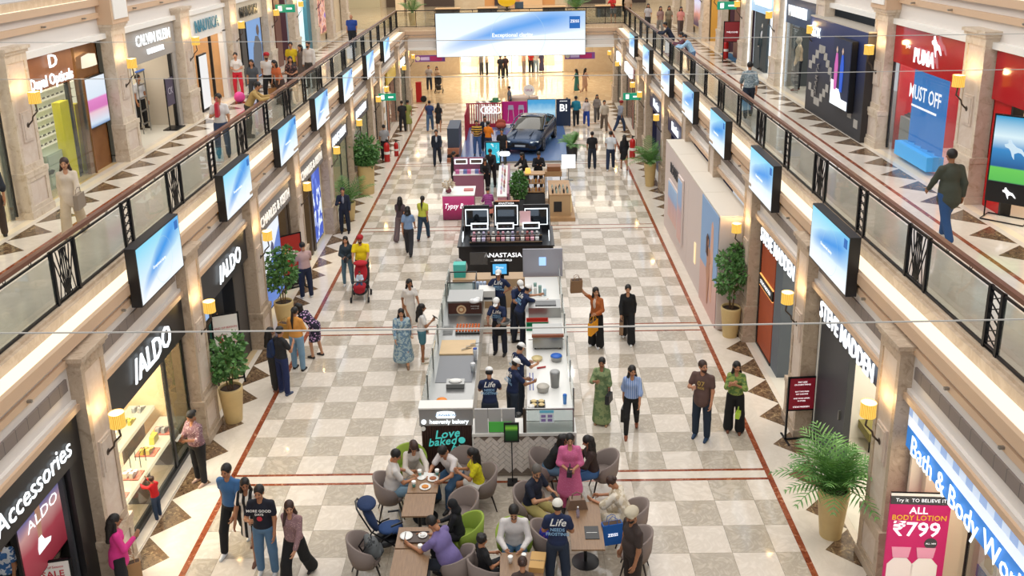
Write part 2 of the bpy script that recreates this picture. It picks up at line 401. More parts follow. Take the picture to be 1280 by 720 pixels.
for s, nm in ((-1, 'left'), (1, 'right')):
    rl = thing('railing', 'black iron and glass balustrade with brown wooden handrail along the %s upper gallery' % nm, 'railing', (0, 0, 0))
    x = s*7.08
    bx('handrail', WOODR, rl, x-.045, x+.045, 5, 57.0, 5.86, 5.93)
    bx('top_rail', BLACKM, rl, x-.018, x+.018, 5, 57.0, 5.76, 5.79); bx('bottom_rail', BLACKM, rl, x-.02, x+.02, 5, 57.0, 4.87, 4.91)
    ys = []
    for k in range(-1, 9):
        yw = 14.15+5.02*k; yn = 16.66+5.02*k
        if yw > 6: ornate(s, yw, .76, 'fan', rl); ys.append((yw, .38))
        if yn > 6: ornate(s, yn, .34, 'lat', rl); ys.append((yn, .17))
    for k in range(6): ornate(s, 55.2+.0*k-1.35*k+.0, .1, 'lat', rl) if False else None
    ys.sort(); last = ys[-1]
    ys += [(56.6, .05)]
    pane = None
    for (a, wa), (b, wb) in zip(ys[:-1], ys[1:]):
        y0, y1 = a+wa+.06, b-wb-.06
        if y1-y0 < .2: continue
        MB().box(x-.008, x+.008, y0, y1, 4.93, 5.72).build('glass_pane', GLASS, rl)
        for t in (.3, .7):
            yy = y0+(y1-y0)*t; m = MB(); m.tube([(x, yy+.035*math.cos(q), 5.825+.03*math.sin(q)) for q in np.linspace(0, 2*math.pi, 9)[:-1]], .007, 4, closed=True).build('ring_spacer', BLACKM, rl)
    bx('end_post', BLACKM, rl, x-.03, x+.03, 56.9, 56.96, 4.8, 5.9)
# ================================================================ bridge at the far end
br = struct('wall_far')
bx('fascia', WHITEP, br, -6.62, 6.62, 56.75, 57.3, 3.47, 4.50); bx('moulding', WHITE, br, -6.62, 6.62, 56.62, 56.8, 3.47, 3.62)
bx('moulding', TAN, br, -6.6, 6.6, 56.68, 56.8, 4.24, 4.36); bx('cove_lip', TAN, br, -6.6, 6.6, 56.6, 56.7, 4.46, 4.66)
bx('cove_diffuser', COVE, br, -6.6, 6.6, 56.7, 57.05, 4.56, 4.63); bx('nosing', NOZ, br, -7.1, 7.1, 57.0, 57.2, 4.63, 4.86)  # bridge ledge with the same painted-in LED glow
bx('soffit', WHITEP, ceil, -16, 16, 57.2, 70, 4.4, 4.6)
rl = thing('railing', 'slim black metal and glass railing across the far bridge behind the big screen', 'railing', (0, 0, 0))
bx('handrail', BLACKM, rl, -7.05, 7.05, 57.05, 57.1, 5.84, 5.90); bx('bottom_rail', BLACKM, rl, -7.05, 7.05, 57.06, 57.09, 4.88, 4.92)
for i in range(13):
    xx = -7.05+14.1*i/12; bx('post', BLACKM, rl, xx-.02, xx+.02, 57.05, 57.1, 4.84, 5.86)
    if i < 12: bx('glass_pane', GLASS, rl, xx+.04, xx+1.13, 57.065, 57.08, 4.95, 5.78)
# back walls of the far hall
HB = mat('hall_wall_beige', 'dcc8a8', .45, fn=marble('c7a87e', .7, .4))
bk = struct('wall_back')
bx('wall_panel', HB, bk, -16, -4.05, 69.3, 69.6, 0, 4.4); bx('wall_panel', HB, bk, 3.85, 16, 69.3, 69.6, 0, 4.4)
bx('header', WHITE, bk, -4.05, 3.85, 69.3, 69.6, 3.3, 4.4)
bx('store_back_wall', mat('store_bright_wall', 'f2ebe0', .5), bk, -5, 5, 75.6, 75.8, 0, 4.4)
bx('store_side_wall', WHITE, bk, -5.1, -4.9, 69.6, 75.8, 0, 4.4); bx('store_side_wall', WHITE, bk, 4.9, 5.1, 69.6, 75.8, 0, 4.4)
win = struct('window_1')
for i in range(7):
    xx = -4.0+i*1.3; bx('mullion', STEEL, win, xx-.02, xx+.02, 69.28, 69.34, 0, 3.3)
    if i < 6: bx('pane', GLASSD, win, xx+.02, xx+1.26, 69.30, 69.32, .05, 3.3)
bx('sill', STEEL, win, -4.05, 3.85, 69.25, 69.36, 0, .05)
area('store_lamp', (0, 72.0, 4.2), (8, 4), 1900, (1, .95, .85)); area('hall_lamp', (0, 63, 4.35), (14, 8), 800, (1, .90, .76))  # hall light is an unseen addition brightening the zone under the bridge
# upper far hall
uh = struct('wall_back_upper')
bx('wall_panel', HB, uh, -16, -2.2, 73.5, 73.8, 4.8, 9); bx('wall_panel', mat('orange_wall', 'd99b5c', .5), uh, -2.2, 3.4, 73.5, 73.8, 4.8, 9); bx('wall_panel', HB, uh, 3.4, 16, 73.5, 73.8, 4.8, 9)
for x0, x1, m_ in ((-13, -10.5, 'd8c8a0'), (-10.0, -8.2, '5a4634'), (-7.0, -4.6, '4a3a30'), (-1.4, -.2, '3a2a2a'), (.6, 2.4, 'e8c090'), (4.4, 7.4, '40342c'), (8.4, 10.6, '3c2e28')):
    bx('shop_panel', mat('far_panel_'+m_, m_, .5), uh, x0, x1, 73.3, 73.5, 4.8, 7.6)
for x_ in (-8.0, -7.2, 7.8, 8.2): bx('column', HB, uh, x_-.3, x_+.3, 66.0, 66.6, 4.8, 9)
area('upper_hall_lamp', (0, 65, 8.6), (20, 8), 900, (1, .84, .62))
# ================================================================ screens
def swoosh(axis, flip, big=False):
    def f(N, c):
        sp = N.sep(N.coord('Generated')); U = sp[axis]; V = sp[2]
        if flip: U = N.math('SUBTRACT', 1.0, U)
        # centre line of the band and its soft edge
        cl = N.math('ADD', N.math('MULTIPLY', N.math('POWER', U, .75), .92), .06) if not big else N.math('ADD', .10, N.math('SUBTRACT', N.math('MULTIPLY', U, 1.3), N.math('MULTIPLY', N.math('MULTIPLY', U, U), .48)))
        if flip: cl = N.math('ADD', .42, N.math('MULTIPLY', U, .34))
        wd = N.math('ADD', .13, N.math('MULTIPLY', U, .24))
        n = N.noise(3.0, N.coord('Generated', (1, 1, 1)), detail=1)
        d = N.math('DIVIDE', N.math('ABSOLUTE', N.math('SUBTRACT', V, N.math('ADD', cl, N.math('MULTIPLY', N.math('SUBTRACT', n, .5), .1)))), wd)
        band = N.math('SUBTRACT', 1.0, d, clamp=True)
        fade = N.math('MULTIPLY', N.math('MULTIPLY', U, N.math('SUBTRACT', 1.15, U)), 3.4, clamp=True)
        band = N.math('MULTIPLY', N.math('POWER', band, .45 if big else .6), fade)
        sky = N.math('MULTIPLY', N.math('SUBTRACT', V, .15, clamp=True), 1.2 if not big else .3, clamp=True)
        base = N.mix(sky, lin('f2f9fe'), lin('86daf6'))
        col = N.mix(band, base, lin('1290e6'))
        asp = 3.4 if big else 2.0
        r = N.math('SQRT', N.math('ADD', N.math('POWER', N.math('MULTIPLY', N.math('SUBTRACT', U, .55), asp), 2), N.math('POWER', N.math('SUBTRACT', V, .45), 2)))
        ring = N.math('LESS_THAN', N.math('ABSOLUTE', N.math('SUBTRACT', r, .62 if big else .42)), .006)
        return N.mix(N.math('MULTIPLY', ring, .5), col, lin('a8d0ea'))
    return f
SCR = {-1: mat('screen_left', 'ffffff', .3, emit=1.0, fn=swoosh(1, False)), 1: mat('screen_right', 'ffffff', .3, emit=1.0, fn=swoosh(1, True))}
for s in SCR.values(): s.node_tree.nodes['Principled BSDF'].inputs['Base Color'].default_value = (.02, .02, .02, 1)
LOGOB = mat('logo_blue', '1f6fc4', .4, emit=.8); TXW = mat('screen_text', 'ffffff', .4, emit=1.2)
for s in (-1, 1):
    for k in range(7):
        yc = [16.25, 21.25, 26.25, 31.1, 36.1, 41.8, 47.2][k]; w = 2.12; side = 'left' if s < 0 else 'right'
        nth = ['nearest', 'second nearest', 'third', 'fourth', 'fifth', 'sixth', 'farthest'][k]
        t = thing('advert_screen', 'slim advert screen with blue swoosh hung on %s balustrade, %s from the viewer' % (side, nth), 'screen', (s*6.48, yc, 4.2), 0, 'advert screens on the balustrades')
        bx('housing', BLACK, t, -s*.135, s*.06, -w/2, w/2, 0, 1.12)
        xo = -s*.135; bx('display', SCR[s], t, xo-.006, xo+.006, -w/2+.03, w/2-.03, .03, 1.09)
        fc = 'L' if s < 0 else 'R'
        bx('logo_square', LOGOB, t, xo-s*.012, xo-s*.002, (-s)*(w/2-.26), (-s)*(w/2-.10), .86, 1.03)
        if k < 4: txt('caption', 'Exceptional clarity', .085, TXW, t, (xo-s*.01, -s*-.1, .52), fc, .001)
        for q in (-1, 1): bx('bracket', GOLD, t, s*.06, s*.16, q*(w/2-.1)-.05, q*(w/2-.1)+.05, .2, .26)
t = thing('led_wall', 'huge white and blue advert screen hung across the far bridge', 'screen', (0, 56.45, 3.06))
bx('housing', BLACK, t, -4.62, 4.62, 0, .15, -.02, 2.68)
mm = mat('screen_big', 'ffffff', .3, emit=1.0, fn=swoosh(0, False, True)); bx('display', mm, t, -4.6, 4.6, -.01, 0, 0, 2.66)
bx('logo_square', LOGOB, t, 3.62, 4.28, -.02, -.01, 1.62, 2.36); txt('logo_lettering', 'ZEISS', .24, TXW, t, (3.95, -.03, 2.05), 'S', .002, bold=.006); txt('caption', 'Exceptional clarity', .34, TXW, t, (.1, -.03, 1.28), 'S', .002, bold=.008)
# thin cables strung across the void, close to the viewer
for nm, (za, zb, rr) in {'high': (9.87, 9.72, .004), 'middle': (9.54, 9.41, .004), 'low': (7.06, 7.03, .0085)}.items():
    tag(MB().tube([(-7+14*i/16, 8.0, za+(zb-za)*i/16-.04*(1-((i-8)/8)**2)) for i in range(17)], rr, 4).build('cable', mat('steel_cable', 'b9b4ac', .5)), 'thin steel cable strung across the open void, %s one' % nm, 'cable', 'cables across the void')
# ================================================================ figures
def surface_nets(F, org, h):
    """F<0 inside; returns verts, quads"""
    ins = F < 0
    nx, ny, nz = F.shape
    c = [ins[i:nx-1+i, j:ny-1+j, k:nz-1+k] for i in (0, 1) for j in (0, 1) for k in (0, 1)]
    cnt = sum(x.astype(np.int8) for x in c); act = (cnt > 0) & (cnt < 8)
    if not act.any(): return np.zeros((0, 3)), np.zeros((0, 4), int)
    idx = -np.ones(act.shape, np.int64); A = np.argwhere(act); idx[act] = np.arange(len(A))
    acc = np.zeros((len(A), 3)); num = np.zeros(len(A))
    co = [(i, j, k) for i in (0, 1) for j in (0, 1) for k in (0, 1)]
    val = {o: F[A[:, 0]+o[0], A[:, 1]+o[1], A[:, 2]+o[2]] for o in co}
    for o in co:
        for ax in range(3):
            if o[ax]: continue
            p = list(o); p[ax] = 1; p = tuple(p)
            a, b = val[o], val[p]; m = (a < 0) != (b < 0)
            t = np.where(m, a/np.where(m, a-b, 1), 0)
            for q in range(3):
                acc[:, q] += np.where(m, o[q]+(t if q == ax else 0), 0)
            num += m
    V = org+h*(A+acc/num[:, None])
    Q = []
    for ax in range(3):
        u, w_ = [(1, 2), (2, 0), (0, 1)][ax]
        sl0 = [slice(None)]*3; sl1 = [slice(None)]*3; sl0[ax] = slice(0, -1); sl1[ax] = slice(1, None)
        a = ins[tuple(sl0)]; b = ins[tuple(sl1)]
        for flip, m in ((False, a & ~b), (True, ~a & b)):
            E = np.argwhere(m)
            ok = (E[:, u] > 0) & (E[:, w_] > 0) & (E[:, u] < F.shape[u]-1) & (E[:, w_] < F.shape[w_]-1)
            E = E[ok]
            def g(du, dw):
                P = E.copy(); P[:, u] -= du; P[:, w_] -= dw; return idx[P[:, 0], P[:, 1], P[:, 2]]
            q = np.stack([g(1, 1), g(0, 1), g(0, 0), g(1, 0)], 1)
            Q.append(q[:, ::-1] if flip else q)
    return V, np.concatenate(Q)
def rc(a, b, r1, r2=None): return ('c', np.array(a, float), np.array(b, float), float(r1), float(r1 if r2 is None else r2))
def el(c, r, M=None): return ('e', np.array(c, float), np.array(r, float), M)
def bounds(prims, pad):
    lo = np.full(3, 1e9); hi = -lo
    for p in prims:
        if p[0] == 'c':
            for q, r in ((p[1], p[3]), (p[2], p[4])): lo = np.minimum(lo, q-r); hi = np.maximum(hi, q+r)
        else:
            r = p[2].max() if p[3] is not None else p[2]
            lo = np.minimum(lo, p[1]-r); hi = np.maximum(hi, p[1]+r)
    return lo-pad, hi+pad
def sdf_mesh(prims, h, k=.03, cuts=(), subs=()):
    """smooth union of prims, minus subs, clipped by half spaces (n,d): keep n.x<d"""
    lo, hi = bounds(prims, h*2.2+k*.3)
    n = np.ceil((hi-lo)/h).astype(int)+1
    ax = [lo[i]+h*np.arange(n[i]) for i in range(3)]
    X, Y, Z = [g.astype(np.float32) for g in np.meshgrid(*ax, indexing='ij')]
    def ev(p):
        if p[0] == 'c':
            a, b, r1, r2 = p[1:]; d = b-a; L = max(d@d, 1e-9)
            px, py, pz = X-a[0], Y-a[1], Z-a[2]
            t = np.clip((px*d[0]+py*d[1]+pz*d[2])/L, 0, 1)
            return np.sqrt((px-t*d[0])**2+(py-t*d[1])**2+(pz-t*d[2])**2)-(r1+(r2-r1)*t)
        c, r, M = p[1:]
        px, py, pz = X-c[0], Y-c[1], Z-c[2]
        if M is not None: px, py, pz = [px*M[0][i]+py*M[1][i]+pz*M[2][i] for i in range(3)]
        return (np.sqrt((px/r[0])**2+(py/r[1])**2+(pz/r[2])**2)-1)*min(r)
    F = None
    for p in prims:
        D = ev(p)
        if F is None: F = D
        else:
            t = np.clip(.5+.5*(D-F)/k, 0, 1); F = D*(1-t)+F*t-k*t*(1-t)
    for p in subs: F = np.maximum(F, -ev(p))
    for nn, d in cuts: F = np.maximum(F, X*nn[0]+Y*nn[1]+Z*nn[2]-d)
    return surface_nets(F, lo, h)
def np_obj(name, V, Q, mats, parent, mi=None, smooth=True):
    me = bpy.data.meshes.new(name); nv, nf = len(V), len(Q)
    me.vertices.add(nv); me.vertices.foreach_set('co', np.asarray(V, np.float32).ravel())
    me.loops.add(nf*4); me.loops.foreach_set('vertex_index', np.asarray(Q, np.int32).ravel())
    me.polygons.add(nf); me.polygons.foreach_set('loop_start', np.arange(0, nf*4, 4, dtype=np.int32))
    try: me.polygons.foreach_set('loop_total', np.full(nf, 4, np.int32))
    except Exception: pass
    for m in mats: me.materials.append(m)
    if mi is not None: me.polygons.foreach_set('material_index', np.asarray(mi, np.int32))
    me.polygons.foreach_set('use_smooth', np.full(nf, smooth)); me.update(calc_edges=True); me.validate()
    o = bpy.data.objects.new(name, me); COL.objects.link(o); o.parent = parent; return o
def _tubeq(P, rr, n=5):
    V = []; Q = []; a = None; P = [np.array(p, float) for p in P]; m = len(P)
    for i in range(m):
        d = P[min(i+1, m-1)]-P[max(i-1, 0)]; d /= np.linalg.norm(d)+1e-9
        if a is None: a = np.cross(d, [0.3, .5, .8])
        a = a-d*(a@d); a /= np.linalg.norm(a)+1e-9; b = np.cross(d, a)
        for k in range(n):
            t = 2*math.pi*k/n; V.append(P[i]+(a*math.cos(t)+b*math.sin(t))*rr[i])
    for i in range(m-1):
        for k in range(n): Q.append((i*n+k, i*n+(k+1) % n, (i+1)*n+(k+1) % n, (i+1)*n+k))
    return V, Q
SKIN = ['b07a58', '9c6a4a', 'c08c6a', '8a5a3e', 'b98262', 'a8734f']
EYE = mat('eye_dark', '181210', .3); LIP = mat('lips', '8a4038', .4)
def skinmat(i): return mat('skin_%d' % i, SKIN[i], .5)
HAIRM = {'black': mat('hair_black', '17120f', .5, bump=(45, 1)), 'brown': mat('hair_brown', '3a231a', .5, bump=(45, 1)), 'grey': mat('hair_grey', '5c5650', .55, bump=(45, 1))}
def pat_flower(c2, scale, th=.35):
    def f(N, c):
        v = N.voro(scale); return N.mix(N.math('LESS_THAN', v.outputs['Distance'], th), c, lin(c2))
    return f
def pat_stripe(c2, scale, axis=2, w=.5):
    def f(N, c):
        s = N.sep(N.coord())[axis]; return N.mix(N.math('LESS_THAN', N.math('FRACT', N.math('MULTIPLY', s, scale)), w), c, lin(c2))
    return f
CL = {}
def cloth(h, pat=None):
    key = h+(pat or '')
    if key in CL: return CL[key]
    fn = None
    if pat:
        kind, c2, sc = pat.split(':'); sc = float(sc)
        if kind == 'fl': fn = pat_flower(c2, sc)
        elif kind == 'dot': fn = pat_flower(c2, sc, .22)
        elif kind == 'st': fn = pat_stripe(c2, sc)
        elif kind == 'sx': fn = pat_stripe(c2, sc, 0)
        elif kind == 'no': fn = lambda N, c: N.mix(N.math('GREATER_THAN', N.noise(sc, detail=2), .5), c, lin(c2))
    else:
        fn = lambda N, c: N.mix(N.math('MULTIPLY', N.noise(9, detail=2), .6), c, tuple(x*.72 for x in c))
    CL[key] = mat('cloth_%s' % key.replace(':', '_'), h, .85, fn=fn, bump=(26, .55)); return CL[key]
def dirv(f, s, side=1):
    """f forward degrees from straight down, s outwards"""
    f, s = R(f), R(s); return np.array([side*math.sin(s), math.sin(f)*math.cos(s), -math.cos(f)*math.cos(s)])
# pose: lean, (armL: up fwd, up out, fore fwd, fore in), armR, legL: thigh fwd, out, shank fwd(-=back), legR, head pitch down, head yaw
POSE = {
 'stand': dict(lean=1, aL=(6, 9, 16, 0), aR=(4, 8, 14, 0), lL=(2, 4, 0), lR=(-1, 4, -2)),
 'walk': dict(lean=4, aL=(26, 8, 38, 3), aR=(-20, 8, 2, 0), lL=(-17, 2, -30), lR=(24, 2, 6)),
 'walk2': dict(lean=4, aL=(-18, 8, 2, 0), aR=(24, 8, 36, 3), lL=(22, 2, 6), lR=(-17, 2, -28)),
 'phone': dict(lean=3, aL=(18, 12, 105, 38), aR=(22, 12, 112, 34), lL=(3, 4, 0), lR=(-2, 4, -3), hp=25),
 'hand1': dict(lean=2, aL=(8, 9, 20, 0), aR=(20, 14, 118, 30), lL=(2, 4, 0), lR=(-1, 4, -2)),
 'front': dict(lean=2, aL=(14, 12, 74, 42), aR=(14, 12, 74, 42), lL=(2, 5, 0), lR=(-1, 5, -2)),
 'push': dict(lean=8, aL=(34, 8, 66, 6), aR=(34, 8, 66, 6), lL=(16, 3, 4), lR=(-14, 3, -26)),
 'railing': dict(lean=30, aL=(46, 16, 100, 20), aR=(46, 16, 100, 20), lL=(-6, 4, -4), lR=(2, 4, -8), hp=-5),
 'bend': dict(lean=48, aL=(40, 8, 60, 0), aR=(30, 8, 44, 0), lL=(14, 4, -6), lR=(2, 4, -12), hp=15),
 'work': dict(lean=18, aL=(30, 10, 72, 18), aR=(36, 10, 80, 18), lL=(2, 5, -2), lR=(-2, 5, -4), hp=28),
 'reach': dict(lean=26, aL=(70, 6, 86, 4), aR=(62, 10, 84, 6), lL=(-6, 4, -8), lR=(8, 4, -4), hp=10),
 'raise': dict(lean=-2, aL=(14, 10, 92, 30), aR=(8, 9, 18, 0), lL=(3, 4, 0), lR=(-2, 4, -2)),
 'hips': dict(lean=0, aL=(-16, 32, 44, 52), aR=(-16, 32, 44, 52), lL=(2, 6, 0), lR=(0, 6, -2)),
 'folded': dict(lean=0, aL=(16, 10, 96, 66), aR=(18, 10, 84, 66), lL=(2, 5, 0), lR=(0, 5, -2)),
 'back': dict(lean=0, aL=(-20, 12, -4, 50), aR=(-20, 12, -4, 50), lL=(2, 5, 0), lR=(0, 5, -2)),
 'sit': dict(lean=10, aL=(28, 12, 84, 26), aR=(30, 12, 80, 26), lL=(84, 8, 4), lR=(84, 8, -6), hp=22, seat=1),
 'sitlow': dict(lean=30, aL=(44, 14, 92, 10), aR=(40, 14, 84, 24), lL=(82, 12, 6), lR=(84, 10, -14), hp=32, seat=1),
 'sitback': dict(lean=-6, aL=(22, 14, 96, 34), aR=(20, 14, 70, 30), lL=(84, 10, 10), lR=(84, 10, 0), hp=12, seat=1),
}
NP = [0]
def person(label, x, y, z=0, H=1.7, hd=0, pose='stand', sex='m', skin=0, hair='short', haircol='black', top='ffffff', tpat=None, sleeve='short',
           bot='20242c', bpat=None, legs='long', shoe='2a2624', group=None, over=None, mods=None, build=1.0, capc='f0f0ee', beard=False, apron=None, hem=0, open_=None, seat=.46, scarf=None, glasses=False):
    """figure standing / sitting at x,y; hd = heading, 0 looks away from the camera (+y), 180 towards it"""
    s = H/1.72; P_ = dict(POSE[pose]);
    if mods: P_.update(mods)
    root = thing('person', label, 'person', (x, y, z), R(hd), group)
    dist = (Vector((x, y, z))-CAM).length; near = dist < 33; mid = dist < 48
    h = min(.045, max(.0155, dist*.00086))
    W = build; f = sex == 'f'
    sw = (.146 if f else .172)*W**.5; hw = .092
    # legs first, relative to the pelvis
    J = {}
    for sd, k in ((-1, 'lL'), (1, 'lR')):
        a = P_[k]; hip = np.array([sd*hw, 0, -.04]); knee = hip+dirv(a[0], a[1], sd)*.43; ank = knee+dirv(a[2], 1, sd)*.40
        J[k] = (hip, knee, ank)
    low = min(J['lL'][2][2], J['lR'][2][2])-.075
    pz = -low
    if P_.get('seat'): pz = (seat+.115)/s
    base = np.array([0, 0, pz]); T = np.array([0, 0, 0.])
    for k in J: J[k] = tuple(p+base for p in J[k])
    ln = R(P_.get('lean', 0)); sp = np.array([R(0) and 0, math.sin(ln), math.cos(ln)]); fwd = np.array([0, math.cos(ln), -math.sin(ln)])
    TM = np.array([[1, 0, 0], [0, fwd[1], sp[1]], [0, fwd[2], sp[2]]])
    pel = base; waist = pel+sp*.13; chest = pel+sp*.34; neck = pel+sp*.545; shz = pel+sp*.458
    hp = P_.get('hp', 4); hy = P_.get('hy', 0)
    q = R(P_.get('lean', 0)*.55+hp); hc = neck+np.array([0, math.sin(R(P_.get('lean', 0)*.7)), math.cos(R(P_.get('lean', 0)*.7))])*.135+np.array([0, .02, 0])
    Rh = (Matrix.Rotation(R(hy), 3, 'Z')@Matrix.Rotation(-q, 3, 'X')); HM = np.array(Rh)
    A = {}
    for sd, k in ((-1, 'aL'), (1, 'aR')):
        a = P_[k]; sh = shz+np.array([sd*sw, 0, 0])-fwd*.01
        elb = sh+dirv(a[0], a[1], sd)*.285; wr = elb+dirv(a[2], -a[3], sd)*.245; hdv = dirv(a[2]+8, -a[3], sd)
        A[k] = (sh, elb, wr, hdv, sd)
    sk = skinmat(skin)
    # ---- body
    tk = .85
    bp = [el(pel+np.array([0, 0, .0]), (.15*W, .105*W, .13)), el(pel+sp*.15, (.125*W, .092*W, .15), TM), el(pel+sp*.34, (.15*W, .10*W, .16), TM),
          rc(neck-sp*.05, shz+np.array([-sw+.01, 0, 0]), .044, .038), rc(neck-sp*.05, shz+np.array([sw-.01, 0, 0]), .044, .038), rc(neck-sp*.015, hc-np.array([0, .012, .05]), .052 if not f else .044, .047 if not f else .04)]
    for k in ('lL', 'lR'):
        hip, kn, an = J[k]; bp += [rc(hip, kn, .078*W, .052), rc(kn, an, .052, .036), rc(an+np.array([0, -.02, -.035]), an+np.array([0, .13, -.05]), .036, .026)]
    for k in ('aL', 'aR'):
        sh, eb, wr, hv, sd = A[k]; bp += [rc(sh, eb, .046*W, .037), rc(eb, wr, .037, .025), rc(wr, wr+hv*.05, .024, .026)]
    V, Q = sdf_mesh([_scale(p, s) for p in bp], h, .03)
    mi = [0]*len(Q); VV = [V]; QQ = [Q]; off = len(V)
    def join(v, qd, m=0):
        nonlocal off
        v = np.asarray(v, float); qd = np.asarray(qd, int)
        VV.append(v); QQ.append(qd+off); mi.extend([m]*len(qd)); off += len(v)
    # ---- head in its own frame
    hp_ = [el((0, -.008, .02), (.074, .092, .10)), el((0, .02, -.045), (.056, .062, .068)), el((0, .045, -.088), (.026, .024, .022)), rc((0, .086, .012), (0, .106, -.022), .009, .0155), el((-.034, .074, -.022), (.022, .018, .02)), el((.034, .074, -.022), (.022, .018, .02)),
           el((-.077, -.005, -.005), (.012, .02, .032)), el((.077, -.005, -.005), (.012, .02, .032)), rc((0, -.02, -.05), (0, -.02, -.12), .045, .045)]
    hh = .0085 if near else (.014 if mid else .022)
    v, qd = sdf_mesh(hp_, hh, .014 if near else .02); v = (v@HM.T+hc)*s; join(v, qd)
    def hfeat(prims, m, res=.005):
        v, qd = sdf_mesh(prims, res, .004); join((v@HM.T+hc)*s, qd, m)
    if near:
        for sd in (-1, 1):
            hfeat([el((sd*.031, .083, .008), (.014, .006, .007))], 1, .0045)
            hfeat([rc((sd*.018, .088, .026), (sd*.046, .08, .027), .0045, .0035)], 1, .0045)
        hfeat([rc((-.018, .089, -.056), (.018, .089, -.056), .006)], 2, .0045)
        if glasses:
            for sd in (-1, 1):
                c = [((sd*.033+.02*math.cos(t)), .096, .006+.016*math.sin(t)) for t in np.linspace(0, 2*math.pi, 9)]; v, qd = _tubeq(c, [.0025]*9, 4); join((np.array(v)@HM.T+hc)*s, qd, 1)
    # ---- hands with five fingers
    hands = {}
    for k in ('aL', 'aR'):
        sh, eb, wr, hv, sd = A[k]; lat = np.array([1., 0, 0])*sd; lat = lat-hv*(lat@hv); lat /= np.linalg.norm(lat)
        # palm faces inwards: across direction = forward-ish
        acr = np.cross(hv, lat); acr /= np.linalg.norm(acr)
        if acr[1] < 0: acr = -acr
        inn = -lat; palm = wr+hv*.075; hands[k] = (wr+hv*.10+inn*.01)*s
        if near:
            v, qd = sdf_mesh([rc((wr+hv*.02)*s, (wr+hv*.085)*s, .017*s, .02*s), rc((wr+hv*.05+acr*.022)*s, (wr+hv*.085+acr*.026)*s, .015*s), rc((wr+hv*.05-acr*.022)*s, (wr+hv*.085-acr*.026)*s, .014*s)], .0095, .012); join(v, qd)
            for i, (o_, L) in enumerate(((.03, .072), (.01, .08), (-.01, .074), (-.028, .058))):
                b = wr+hv*.09+acr*o_; p1 = b+hv*L*.45+inn*.006; p2 = p1+(hv*.8+inn*.6)*L*.3; p3 = p2+(hv*.4+inn*.9)*L*.28
                v, qd = _tubeq([b*s, p1*s, p2*s, p3*s], [.0095*s, .009*s, .008*s, .0055*s]); join(v, qd)
            b = wr+hv*.03+acr*.03; p1 = b+acr*.025+hv*.025; p2 = p1+hv*.03+inn*.012
            v, qd = _tubeq([b*s, p1*s, p2*s, (p2+hv*.018+inn*.01)*s], [.012*s, .011*s, .009*s, .006*s]); join(v, qd)
    np_obj('body', np.concatenate(VV), np.concatenate(QQ), [sk, EYE, LIP], root, mi)
    # ---- hair / headwear
    hm = HAIRM.get(haircol) or cloth(haircol)
    dn = HM.T@np.array([0, 0, -1.])                        # straight down in the head frame
    bk = HM.T@np.array([0, -math.cos(ln)*1., math.sin(ln)*.3])
    cap = [el((0, -.02, .035), (.088, .1, .099))]; face = [((0, 1, -.38), .052), ((0, 0, -1), .075)]
    res = .011 if near else (.018 if mid else .028)
    def H_(prims, k=.02, cuts=(), name='hair', m=None):
        v, qd = sdf_mesh(prims, res, k, cuts)
        if len(v): np_obj(name, (v@HM.T+hc)*s, qd, [m or hm], root)
    down = dn
    if hair == 'short': H_(cap, .02, face)
    elif hair == 'curly': H_([el((0, -.02, .045), (.098, .105, .105))]+[el((.075*math.cos(t), -.02+.07*math.sin(t), .095), (.03, .03, .03)) for t in np.linspace(0, 5.5, 7)], .02, [((0, 1, -.45), .052), ((0, 0, -1), .06)])
    elif hair == 'bald': H_([el((0, -.026, .0), (.083, .083, .062))], .02, [((0, 1, 0), .03), ((0, 0, 1), .04)])
    elif hair in ('long', 'longf', 'pony', 'bun', 'bob', 'plait'):
        H_(cap, .02, [((0, 1, -.30), .06), ((0, 0, -1), .1)] if hair != 'long' else [((0, 1, -.30), .06)])
        L = {'long': .36, 'longf': .34, 'pony': .36, 'bun': 0, 'bob': .12, 'plait': .45}[hair]
        b0 = np.array([0, -.075, -.01])
        if hair == 'bun': H_([el((0, -.118, .02), (.045, .042, .045))], name='hair_bun')
        elif hair == 'pony' or hair == 'plait':
            b0 = np.array([0, -.12, .03]); e1 = b0+down*L*.5+bk*.045; H_([el((0, -.105, .035), (.032, .03, .03)), rc(b0, e1, .03, .036), rc(e1, b0+down*L+bk*.05, .036, .016)], .02, name='ponytail')
        else:
            e0 = b0+down*.12+bk*.03; e1 = e0+down*(L-.12)+bk*.05; pr = [rc((0, -.03, .04), b0, .08, .07), rc(b0, e0, .075, .072), rc(e0, e1, .07, .045)]
            for sd in (-1, 1):
                c0 = np.array([sd*.068, -.015, -.02]); c1 = c0+down*.13+bk*.02+np.array([sd*.02, 0, 0]); pr.append(rc(c0, c1, .028, .03))
                if hair == 'longf': pr.append(rc(c1, c1+down*.16+HM.T@np.array([sd*.0, .09, 0]), .032, .02))
                else: pr.append(rc(c1, e1, .03, .035))
            H_(pr, .03, [((0, 1, .1), .062)], name='hair_length')
    elif hair == 'turban':
        tm = cloth(capc); H_([el((0, -.02, .062), (.108, .118, .085)), el((0, .03, .085), (.085, .08, .06)), rc((-.07, .06, .03), (.0, .075, .10), .03), rc((.07, .06, .03), (.0, .075, .10), .03)], .015, [((0, .45, -1), .0)], name='turban', m=tm)
    elif hair == 'cap':
        tm = mat('cap_%s' % capc, capc, .8); H_([el((0, -.022, .0), (.083, .09, .07))], .02, [((0, 1, 0), .03), ((0, 0, 1), .03)])
        H_([el((0, -.012, .04), (.09, .102, .088))], .01, [((0, 0, -1), -.028)], name='cap_crown', m=tm)
        H_([el((0, .105, .036), (.072, .075, .011))], .01, name='cap_visor', m=tm)
    elif hair == 'scarf':
